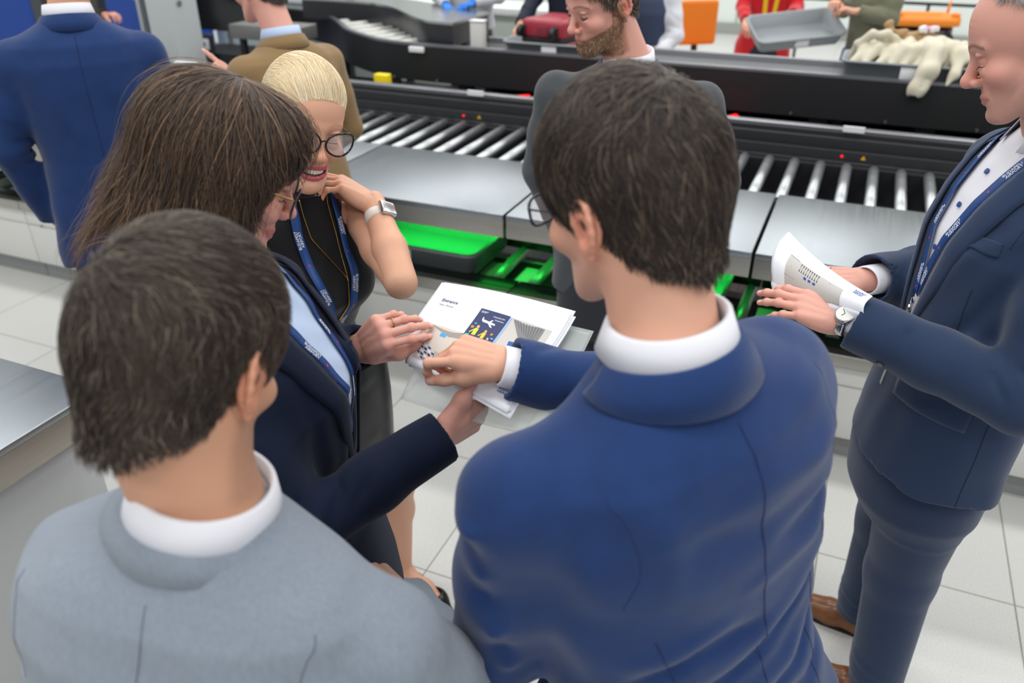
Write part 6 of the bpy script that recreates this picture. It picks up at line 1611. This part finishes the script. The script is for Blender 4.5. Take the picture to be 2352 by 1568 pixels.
# return line below, painted red and green glow showing through the gap
rl = thing('red_lit_return_line', 'dark return line under the tall conveyor, glowing red and green in the gap', 'conveyor', (0, 0, 0), GRID)
mb = MB(); mb.box(-4.2, 1.75, 4.47, 5.38, .66, .74); mb.build('tray_bed', black2, rl)
for a in (-3.4, -2.4, -1.4, -.4, .6, 1.6): mb = MB(); mb.box(a - .02, a + .02, 4.6, 4.64, 0, .66); mb.build('leg', black2, rl)
red_m = mat('red_glow', '#e01818', .4, emit=.9, ecol='#ff1010'); grn_m = mat('green_block_glow', '#18c040', .4, emit=.4, ecol='#10ff40')  # red and green light on the rollers and block is put into their glow
for a in (-1.92, -1.78, -1.52): mb = MB(); mb.cyl((a - .055, 4.62, .86), (a + .04, 4.70, .86), .028, n=14); mb.build('glowing_roller', red_m, rl)
for a in (-.93, -.70): mb = MB(); mb.cyl((a - .02, 4.60, .845), (a + .07, 4.74, .85), .03, n=14); mb.build('glowing_roller', red_m, rl)
mb = MB(); mb.box(-2.1, -1.2, 4.56, 4.60, .835, .845); mb.box(-1.15, -.55, 4.56, 4.60, .82, .83); mb.build('red_lamp', red_m, rl)
mb = MB(); mb.box(.44, .50, 4.60, 4.66, .82, .87, .004); mb.build('green_block', grn_m, rl)
mb = MB()
for a in (-1.92, -1.52, -.8, .46): mb.box(a - .3, a + .3, 4.62, 4.68, .74, .832)
mb.build('bearer', black2, rl)
es = thing('emergency_stop', 'yellow emergency stop box with red button between the two conveyors', 'switch', gw(-2.87, 4.62, .74), GRID)
mb = MB(); mb.box(-.05, .05, -.03, .03, .09, .21, .008); mb.build('housing', mat('estop_yellow', '#f2dc14', .4), es)
mb = MB(); mb.cyl((-.01, -.03, .14), (-.01, -.055, .14), .024, n=20); mb.build('button', mat('estop_red', '#d42020', .3), es)
mb = MB(); mb.box(-.02, .02, -.02, .02, 0, .09); mb.build('bracket', black2, es)
# trays
def rrect(hx, hy, r, n=5):
    P = []
    for cx, cy, a0 in ((hx - r, hy - r, 0), (-hx + r, hy - r, 90), (-hx + r, -hy + r, 180), (hx - r, -hy + r, 270)):
        for k in range(n + 1): a = R(a0 + 90 * k / n); P.append((cx + r * math.cos(a), cy + r * math.sin(a)))
    return P
def make_tray(name, label, loc, rot, group, L=.62, W=.42, H=.10, m=None):
    t = thing(name, label, 'tray', loc, 0, group); t.rotation_euler = rot
    mb = MB(); loops = [(L / 2 - .04, W / 2 - .04, .0, .03), (L / 2 - .035, W / 2 - .035, .004, .035), (L / 2 - .012, W / 2 - .012, H - .012, .05), (L / 2, W / 2, H - .012, .06), (L / 2, W / 2, H, .06), (L / 2 - .016, W / 2 - .016, H, .05), (L / 2 - .036, W / 2 - .036, .010, .036), (L / 2 - .045, W / 2 - .045, .006, .03)]
    V = []
    for hx, hy, z, r in loops: V.append([mb.bm.verts.new((x, y, z)) for x, y in rrect(hx, hy, r)])
    n = len(V[0]); fs = [mb.bm.faces.new(V[0][::-1]), mb.bm.faces.new(V[-1])]
    for a, b in zip(V, V[1:]):
        for k in range(n): f = mb.bm.faces.new((a[k], a[(k + 1) % n], b[(k + 1) % n], b[k])); f.smooth = True
    mb.build('tray_shell', m or tray_m, t)
    mb = MB(); mb.box(-.05, .05, -W / 2 + .008, -W / 2 + .016, H * .30, H * .85, .003); mb.build('label_plate', plate, t)
    return t
tg = 'grey plastic security trays'
make_tray('security_tray', 'long grey tray lit green beneath the steel worktop behind the blonde woman', gw(-1.82, 3.215, .442), (0, 0, GRID), tg, L=.76, W=.50, H=.125)
make_tray('security_tray', 'small end of a green lit grey tray beside the bright blue suit, under the worktop', gw(-.70, 3.215, .442), (0, 0, GRID), tg, L=.70, W=.50, H=.12)
make_tray('security_tray', 'grey tray carrying the red suitcase on the tall conveyor', gw(-1.86, 5.15, 1.06), (0, 0, GRID), tg, L=.66, W=.38, H=.085)
make_tray('security_tray', 'grey tray held tilted by the person in the red coat', gw(-.55, 6.62, 1.03), (R(24), R(-5), GRID + R(28)), tg, L=.66, W=.36, H=.10)
make_tray('security_tray', 'grey tray with the cream jacket lying in it, at right on the tall conveyor', gw(.22, 5.15, 1.06), (0, 0, GRID), tg, L=.72, W=.38, H=.11)
make_tray('security_tray', 'grey tray just right of the cream jacket, partly behind the balding man', gw(.92, 5.15, 1.06), (0, 0, GRID), tg, L=.62, W=.38, H=.11)
# red suitcase lying on its tray
sc_ = thing('suitcase', 'small dark red hard suitcase with black wheels lying in a grey tray', 'suitcase', gw(-1.90, 5.16, 1.075), GRID + R(-12))
red_shell = mat('burgundy_shell', '#9c2c3c', .4, bump=.2, bscale=300); blk_p = mat('black_plastic', '#151517', .4)
mb = MB(); mb.box(-.16, .15, -.14, .22, .085, .20, .035, 4); mb.build('upper_shell', red_shell, sc_)
mb = MB(); mb.box(-.16, .15, -.14, .22, .012, .06, .012, 3); mb.build('lower_shell', red_shell, sc_)
mb = MB(); mb.box(-.155, .145, -.135, .215, .055, .09, .004); mb.build('zip_band', blk_p, sc_)
for x in (-.145, .10): mb = MB(); mb.cyl((x - .016, -.165, .125), (x + .016, -.165, .125), .032, n=20); mb.box(x - .024, x + .024, -.16, -.12, .09, .165, .008); mb.build('wheel', blk_p, sc_)
mb = MB(); mb.box(-.03, .05, -.147, -.139, .10, .16, .002); mb.build('handle_recess', mat('recess_red', '#7c2230', .5), sc_)
# white post by the guide
po_ = thing('white_post', 'short white post between the steel topped guide and the suitcase tray', 'post', gw(-2.36, 5.0, 1.055), GRID)
mb = MB(); mb.box(-.045, .045, -.03, .03, 0, .19, .006); mb.build('post_body', white_panel, po_); mb = MB(); mb.box(-.05, .05, -.035, .035, .19, .20, .003); mb.build('cap', plate, po_)
# long white ledge behind the guide table
lg = thing('white_counter', 'long white counter edge behind the steel topped guide', 'counter', gw(-4.0, 6.75, 0), GRID)
mb = MB(); mb.box(-2.2, 1.5, 0, .5, 1.04, 1.10, .006); mb.build('counter_top', mat('white_laminate', '#e8ece9', .3), lg)
mb = MB(); mb.box(-2.15, 1.45, .06, .44, 0, 1.04); mb.build('counter_body', mat('pale_glass_green', '#d6e3da', .2), lg)
for a in (-.55, -.50): mb = MB(); mb.box(a, a + .025, .05, .07, 1.1, 1.6); mb.build('pole', alu, lg)
# steel table at the lower left
ft = thing('steel_table', 'steel topped table with grey side panel at the lower left corner', 'table', gw(-2.7, .3), GRID)
mb = MB(); mb.box(-1.2, .985, -1.2, .94, .82, .84, .004); mb.build('top_sheet', steel, ft)
mb = MB(); mb.box(.945, .984, -1.2, .94, .735, .822, .003); mb.box(-1.2, .945, .90, .938, .735, .822, .003); mb.build('edge_face', steel_face, ft)
mb = MB(); mb.box(-1.15, .94, -1.18, .90, .10, .80, .004); mb.build('side_panel', mat('cool_grey_panel', '#c3c7c9', .4), ft)
mb = MB(); mb.box(-1.1, .92, -1.15, .88, 0, .10); mb.build('plinth', grey_skirt, ft)
# grey column on the far left with a dark edge, monitors, machines
cl_ = thing('grey_column', 'tall pale grey column rising behind the rollers at upper left', 'column', gw(-4.72, 4.70), GRID)
mb = MB(); mb.box(-.13, .13, -.02, .24, 0, 2.9, .03, 3); mb.build('shaft', mat('pale_grey_column', '#bfc5c7', .35), cl_)
mb = MB(); mb.box(-.18, -.135, -.01, .2, 0, 2.9, .004); mb.build('dark_edge', mat('slate_edge', '#4f5a60', .4), cl_)
mb = MB(); mb.box(-.215, -.182, -.01, .12, 0, 2.9, .003); mb.build('side_strip', mat('silver_strip', '#aeb2b4', .4, .4), cl_)
mb = MB(); mb.cyl((.132, .05, 1.28), (.142, .05, 1.28), .02, n=14); mb.build('door_knob', alu, cl_)
for i, (a, b_, z0, w_, h_, lb) in enumerate(((-5.62, 5.5, 1.02, .30, .34, 'black monitor beside the blue machine at upper left'), (-5.08, 5.75, .93, .62, .30, 'large black monitor to the right of the grey column'))):
    t = thing('monitor', lb, 'monitor', gw(a, b_), GRID, 'black monitors at the far left')
    mb = MB(); mb.box(-w_ / 2, w_ / 2, -.02, .02, z0, z0 + h_, .008); mb.build('screen_case', blk_p, t); mb = MB(); mb.box(-w_ / 2 + .012, w_ / 2 - .012, -.023, -.02, z0 + .012, z0 + h_ - .012); mb.build('screen', mat('dark_screen', '#1d2024', .15), t)
    mb = MB(); mb.cyl((0, .03, .80), (0, .03, z0 + .1), .02, n=12); mb.box(-.12, .12, -.08, .1, .785, .80, .004); mb.build('stand', alu, t)
dk = thing('operator_desk', 'dark operator desk carrying the monitors at the far left', 'desk', gw(-5.45, 5.60), GRID)
mb = MB(); mb.box(-.75, .62, -.2, .35, .745, .785, .004); mb.build('desk_top', mat('dark_grey_desk', '#3a3e41', .5), dk)
for x, y in ((-.7, -.15), (.57, -.15), (-.7, .3), (.57, .3)): mb = MB(); mb.box(x - .02, x + .02, y - .02, y + .02, 0, .745); mb.build('leg', black2, dk)
mb = MB(); mb.box(-.72, .6, .28, .3, .2, .745); mb.build('back_panel', black2, dk)
bm_ = thing('scanner_cabinet', 'bright blue scanner cabinet with white sign behind the tall man', 'cabinet', gw(-6.35, 6.0), GRID)
blue_p = mat('scanner_blue', '#0c46a8', .35)
mb = MB(); mb.box(-.35, .36, 0, .6, .05, 1.7, .02, 3); mb.build('cabinet_body', blue_p, bm_); mb = MB(); mb.box(.02, .28, -.006, 0, 1.10, 1.17, .002); mb.build('sign_plate', plate, bm_); mb = MB(); mb.box(-.33, .34, .02, .58, 0, .05); mb.build('base', black2, bm_)
b2 = thing('scanner_cabinet', 'blue and dark grey cabinet at the top left corner of the hall', 'cabinet', gw(-7.75, 6.0), GRID)
mb = MB(); mb.box(-.6, .05, 0, .6, .05, 1.7, .02, 3); mb.build('cabinet_body', blue_p, b2); mb = MB(); mb.box(.055, .75, .0, .6, .05, 1.7, .01); mb.build('side_cabinet', mat('dark_slate_panel', '#454c50', .4), b2); mb = MB(); mb.box(-.58, .73, .02, .58, 0, .05); mb.build('base', black2, b2)
sh = thing('metal_shelf', 'brushed grey metal shelf front beside the camel jacket man', 'shelf', gw(-4.2, 5.05), GRID)
mb = MB(); mb.box(-.24, .35, 0, .28, 1.01, 1.11, .006); mb.build('shelf_body', mat('shelf_grey', '#8c8c88', .4, .6), sh); mb = MB(); mb.box(-.2, -.16, .05, .09, 0, 1.01); mb.box(.27, .31, .05, .09, 0, 1.01); mb.build('leg', black2, sh)
sk = thing('power_socket', 'white power socket on a black post under the monitor', 'socket', gw(-4.80, 5.16), GRID)
mb = MB(); mb.box(-.05, .05, -.012, 0, .89, .97, .008); mb.build('face_plate', plate, sk); mb = MB(); mb.cyl((0, -.013, .93), (0, -.012, .93), .018, n=18); mb.build('socket_hole', blk_p, sk); mb = MB(); mb.box(-.055, .055, 0, .05, 0, 1.0, .004); mb.build('post', black2, sk)
bb = thing('black_machine_housing', 'black machine housing under the monitors behind the pointing hand', 'machine', gw(-4.65, 5.15), GRID)
mb = MB(); mb.box(-.35, .5, .05, .45, .05, .86, .01); mb.build('housing', black_m, bb)
for k in range(3): mb = MB(); mb.cyl((-.2 + .2 * k, .05, .6 + .05 * k), (-.2 + .2 * k, .035, .6 + .05 * k), .02, n=12); mb.build('knob', alu, bb)
mb = MB(); mb.box(-.3, .45, .1, .4, 0, .05); mb.build('base', black2, bb)
wc = tag(None, None, None) if False else None
wb_ = thing('white_scanner_tool', 'small white handheld device on the rail behind the pointing hand', 'device', gw(-4.22, 4.33, .948), GRID)
mb = MB(); mb.box(-.09, .09, -.02, .02, 0, .028, .01, 3); mb.build('device_body', plate, wb_)
F = Field((-.10, -.08, -.04), (.10, .08, .08), .006); F.ell((0, 0, 0), (.07, .04, .03), .01); F.ell((-.05, .0, -.01), (.03, .03, .02), .02); F.wob(.008, .05, 2); v, q = F.mesh()
o = mk('cleaning_cloth', [(v, q)], mat('turquoise_cloth', '#2a9cc8', .8)); o.location = gw(-5.02, 5.50, .81); tag(o, 'crumpled turquoise cloth on the dark desk beside the grey column', 'cloth')
# cream jacket and folded brown things in the tray
cream = mat('cream_quilted_fabric', '#cfc9b4', .85, sheen=.3, bump=.5, bscale=300)
F = Field((-.38, -.32, -.13), (.44, .25, .26), .007); rj = random.Random(3)
F.ell((0, .03, .04), (.29, .12, .05), .03)
for k in range(9):
    x = -.28 + .065 * k; z = .10 + .035 * rj.random(); F.chain([(x - .04, -.13 + .03 * rj.random(), .05), (x + .02 * rj.random(), -.04, z), (x + .04, .06, z + .01), (x + .03 * rj.random(), .15, .05)], [.020, .034, .036, .022], .016)
F.chain([(-.33, .02, .05), (-.31, -.02, .14), (-.24, -.03, .19), (-.16, .0, .19), (-.10, .06, .15)], [.02, .022, .024, .022, .02], .012)      # collar
F.chain([(.05, .02, .15), (.08, -.12, .13), (.06, -.22, .05), (.03, -.245, -.03), (.025, -.25, -.06)], [.045, .055, .050, .046, .042], .02); F.cap((.026, -.252, -.075), (.02, -.26, -.13), .034, .04, .003, 's')
F.chain([(.10, .0, .15), (.22, -.08, .13), (.30, -.14, .10), (.36, -.18, .05)], [.05, .045, .034, .018], .02); F.chain([(.20, -.10, .12), (.19, -.19, .04), (.165, -.225, -.01)], [.035, .022, .008], .03)
for k in range(6): F.fold([(-.0, -.08 - .035 * k, .13 - .034 * k), (.06, -.15 - .03 * k, .16 - .034 * k), (.12, -.08 - .035 * k, .13 - .034 * k)], .006, -.006)
F.wob(.004, .08, 7)
v, q = F.mesh(); o = mk('jacket', [(v, q)], cream); o.location = gw(.24, 5.12, 1.10); o.rotation_euler.z = GRID; tag(o, 'crumpled cream jacket spilling over the front of a grey tray', 'jacket')
F = Field((-.2, -.1, -.05), (.25, .1, .1), .007); F.chain([(-.14, 0, 0), (-.06, 0, .01), (.05, .01, .0), (.16, -.02, -.02)], [.035, .03, .035, .04], .02); F.cap((-.13, 0, 0), (-.13, 0, .06), .024, .028, .01); F.wob(.006, .05, 4); v, q = F.mesh()
o = mk('folded_scarf', [(v, q)], mat('tan_fabric', '#a98a62', .85)); o.location = gw(.20, 5.22, 1.27); o.rotation_euler.z = GRID; tag(o, 'tan folded scarf lying on top of the cream jacket', 'scarf')
F = Field((-.09, -.06, -.04), (.09, .06, .06), .006); F.ell((-.03, 0, 0), (.03, .025, .02), .01); F.ell((.03, 0, .0), (.03, .025, .02), .01); F.wob(.004, .03, 3); v, q = F.mesh()
o = mk('small_bag', [(v, q, blend(np.tile((.75, .75, .8), (len(v), 1)), (.75, .35, .5), gauss(v, (0, 0, .02), .025)))], mat('speckled_bag', '#d0d0d8', .5, vcol=True)); o.location = gw(.27, 5.20, 1.32); tag(o, 'small white and pink bag on the tan scarf', 'bag')
lb_ = thing('laptop_bag', 'grey laptop case lying in the tray right of the cream jacket', 'bag', gw(.78, 5.18, 1.075), GRID + R(10))
mb = MB(); mb.box(-.16, .16, -.11, .11, 0, .09, .02, 3); mb.build('case_body', mat('light_case', '#c9cdca', .6), lb_); mb = MB(); mb.box(-.10, .10, -.03, .03, .09, .105, .006); mb.build('handle', blk_p, lb_)
# orange chair
oc_ = thing('office_chair', 'orange backed swivel chair near the far wall', 'chair', (1.86, 8.55, 0), R(12))
org_m = mat('orange_fabric', '#e07a14', .7, bump=.3, bscale=400)
F = Field((-.28, -.06, .55), (.28, .12, 1.10), .01); F.box(frame((0, .02, .82), (0, 1, 0)), (.20, .035, .21), .03, 0); v, q = F.mesh(); mk('backrest', [(v, q)], org_m, oc_)
mb = MB(); mb.box(-.23, .23, -.46, .0, .45, .52, .03, 3); mb.build('seat', org_m, oc_); mb = MB(); mb.box(-.03, .03, .04, .07, .42, .70, .006); mb.build('back_support', blk_p, oc_); mb = MB(); mb.cyl((0, -.22, .1), (0, -.22, .46), .028, n=16); mb.build('stem', blk_p, oc_)
for k in range(5): a = R(72 * k + 10); mb = MB(); mb.tube([(0, -.22, .12), (.27 * math.cos(a), -.22 + .27 * math.sin(a), .07)], [.024, .016], 8); mb.sphere((.27 * math.cos(a), -.22 + .27 * math.sin(a), .03), .03, 10); mb.build('leg', blk_p, oc_)
# waste bin with orange rim and black bag on a trolley rail
wb2 = thing('waste_bin', 'waste bin with bright orange rim and black bag liner at upper right', 'bin', (3.45, 7.25, 0), R(-10))
orm = mat('orange_plastic', '#f28a1a', .4)
mb = MB(); V = []
for hx, hy, z, r in ((.24, .17, .99, .05), (.27, .20, 1.0, .06), (.27, .20, 1.06, .06), (.23, .16, 1.07, .05), (.20, .13, 1.03, .05), (.20, .13, .99, .05)): V.append([mb.bm.verts.new((x, y, z)) for x, y in rrect(hx, hy, r)])
for a, b in zip(V, V[1:] + V[:1]):
    for k in range(len(a)): f = mb.bm.faces.new((a[k], a[(k + 1) % len(a)], b[(k + 1) % len(a)], b[k])); f.smooth = True
mb.build('rim', orm, wb2)
for sx in (-1, 1): mb = MB(); mb.box(sx * .22 - .03, sx * .22 + .03, -.18, -.12, 1.05, 1.10, .012); mb.tube([(sx * .24, .15, 1.06), (sx * .25, .16, 1.16)], [.014, .008], 8); mb.build('lug', orm, wb2)
F = Field((-.32, -.26, .3), (.32, .26, 1.02), .012); F.box(frame((0, 0, .70), (0, 1, 0)), (.25, .18, .30), .08, 0); F.wob(.012, .12, 5); v, q = F.mesh(); mk('liner_bag', [(v, q)], mat('black_bag', '#202024', .25), wb2)
for sx in (-1, 1):
    for sy in (-1, 1): mb = MB(); mb.box(sx * .2 - .015, sx * .2 + .015, sy * .13 - .015, sy * .13 + .015, 0, .45); mb.build('leg', black2, wb2)
rs_ = thing('barrier_rail', 'dark horizontal rail on thin posts behind the orange rimmed bin', 'rail', (4.1, 8.8, 0), R(-23))
mb = MB(); mb.box(-1.6, 1.6, -.012, .012, .955, .985, .004); mb.build('bar', black2, rs_)
for x in (-1.1, -.18, .12, 1.0): mb = MB(); mb.box(x - .015, x + .015, -.012, .012, 0, .955); mb.build('post', black2, rs_)
rs2 = thing('barrier_rail', 'second dark rail segment seen behind the held tray and olive jacket', 'rail', (2.2, 9.6, 0), R(-23))
mb = MB(); mb.box(-.9, .9, -.012, .012, .955, .985, .004); mb.build('bar', black2, rs2)
for x in (-.6, .6): mb = MB(); mb.box(x - .015, x + .015, -.012, .012, 0, .955); mb.build('post', black2, rs2)

# ------------------------------------------------------------------ people in the background, cut by the top of the picture
def bystander(loc, azm, label, top_m, leg_m, z=1.48, prof=MALE, hem=-.62, arms=None, hair=((0.02, 0.015, 0.01), (0.1, 0.08, 0.06)), seed=80, tone='fair', curl=(30, 40, 20), extra=None, gl=None, rs=(.064, .056, .046)):
    p = Person(loc[0], loc[1], label); M = hframe((loc[0], loc[1], z), azm, 4)
    A = [tuple([jt(M, sx, .178)] + [V3(q) if abs(q[0]) + abs(q[1]) > .9 else L1(M, q) for q in a]) for sx, a in zip((-1, 1), arms or (((-.24, .03, -.35), (-.15, .2, -.5)), ((.24, .03, -.35), (.15, .2, -.5))))]
    F = jacket(M, prof, A, hem=hem, h=.01, seed=seed, rs=rs, vee=None); p.cloth('coat', F, M, top_m)
    HM = hframe(L1(M, (0, .06, .19)), azm, 20); p.head(HM, L1(M, (0, 0, -.02)), tone=tone, h=.004)
    short_hair(HM, 'hair', p.root, hair_m, p.org, n=3500, h=.005, cols=hair, width=.001)
    for (S_, E_, W_), sd in zip(A, (-1, 1)):
        d = nrm(V3(W_) - V3(E_)); v, q, C = make_hand(sd, [curl] * 4, ((.5, .8, -.3), (.6, -.4, .6), (5, 10, 10)), fore=V3((0, -.07, 0)), fore_r=.03, tone=tone, h=.003)
        if gl is not None: C[:] = lin(gl)
        p.parts.append((xf(frame(V3(W_) + d * .01, d, (0, 0, 1)), v), q, C))
    f = M[:3, 1]; r = M[:3, 0]; hip = V3((loc[0], loc[1], z - .58)); an = lambda s_: hip * (1, 1, 0) + r * s_ * .1 + V3((0, 0, .09)); kn = lambda s_: an(s_) + V3((0, 0, .4))
    p.inner(L1(M, (0, 0, 0)), hip, A, [(kn(1), an(1)), (kn(-1), an(-1))])
    gen_legs(p, hip, f, top=z - .55, m=leg_m, shoe_m=black_shoe, sole=sole_m)
    if extra: extra(p, M, F)
    p.body(skin_m); return p
def flat_strap(p, F, M, P, wd, m, name):
    strap(F, M, P, wd, .006, name, m, p.root, p.org, n=20)
red_coat = mat('bright_red_coat', '#c40c1c', .8, sheen=.3)
olive = mat('olive_jacket', '#6f705c', .85, sheen=.2); denim = mat('blue_denim', '#4a6c92', .8)
def exR(p, M, F):
    for sx in (-1, 1): flat_strap(p, F, M, [(sx * .05, .12, -.05), (sx * .045, .14, -.25), (sx * .035, .14, -.46)], .035, mat('yellow_scarf', '#f0c81e', .7), 'scarf')
bystander((2.18, 7.35), 190, 'person in a bright red coat and yellow scarf holding a grey tray', red_coat, char_dark, z=1.42, hem=-.86, extra=exR, seed=81,
          prof=[(z_, w_ * (1.05 + .6 * max(0, -z_ - .2)), d_ * (1.1 + .6 * max(0, -z_ - .2)), *r_) for z_, w_, d_, *r_ in FEM] + [(-.9, .27, .21, 0)], arms=(((.0, 0, 0), (0, 0, 0)),) * 0 or (((-.22, .08, -.30), (-.16, .34, -.30)), ((.22, .08, -.30), (.20, .34, -.36))))
bystander((2.60, 6.25), 250, 'person in an olive jacket and blue jeans beside the cream jacket', olive, denim, z=1.50, hem=-.60, seed=82, arms=(((-.24, .06, -.30), (-.10, .22, -.25)), ((.24, .06, -.30), (.10, .24, -.22))))
def exI(p, M, F):
    flat_strap(p, F, M, [(.06, .11, -.03), (.05, .13, -.2), (.02, .14, -.35)], .03, mat('light_blue_band', '#1f82d8', .5), 'lanyard'); flat_strap(p, F, M, [(-.06, .11, -.03), (-.05, .13, -.2), (-.0, .14, -.35)], .03, mat('light_blue_band', '#1f82d8', .5), 'lanyard')
    Fv = Field((-.2, -.18, -.55), (.2, .2, .0), .01); stack(Fv, [(z_, w_ * 1.04, d_ * 1.07, *r_) for z_, w_, d_, *r_ in MALE if -.54 < z_ < -.03], k=0)
    for sx in (-1, 1): Fv.ell((sx * .20, 0, -.08), (.06, .12, .12), .01, 's')
    p.cloth('vest', Fv, M, mat('slate_vest', '#3a4560', .8))
bystander((.98, 6.25), 215, 'security worker in white shirt and slate vest behind the bearded man', white_shirt, char_dark, z=1.42, hem=-.55, seed=83, extra=exI)
def exM(p, M, F): pass
bystander((.42, 6.15), 205, 'security worker in dark sleeves reaching to the red suitcase', mat('dark_uniform', '#141c2e', .8), char_dark, z=1.60, hem=-.6, seed=84, arms=(((-.26, .1, -.3), (-.20, .36, -.42)), ((.24, .12, -.28), (.22, .40, -.40))))
bystander((-.32, 6.72), 192, 'worker in grey top wearing bright blue gloves at the steel guide table', mat('pale_uniform', '#c4c8d0', .8), char_dark, z=1.58, hem=-.55, seed=85, gl='#1d78d8', tone='pink', arms=(((-.24, .08, -.30), (-.10, .36, -.30)), ((.24, .1, -.3), (.10, .36, -.32))), rs=(.06, .05, .040))
bystander((-3.52, 6.93), 120, 'person with long brown hair and raised hand beyond the tall man', mat('dark_blouse', '#2a2420', .8), char_dark, z=1.42, prof=FEM, hem=-.55, seed=86, tone='pink', arms=(((-3.28, 6.72, 1.10), (-3.12, 6.62, 1.14)), ((-3.5, 6.62, 1.08), (-3.28, 6.5, 1.05))), hair=((0.05, 0.03, 0.015), (0.16, 0.09, 0.05)))
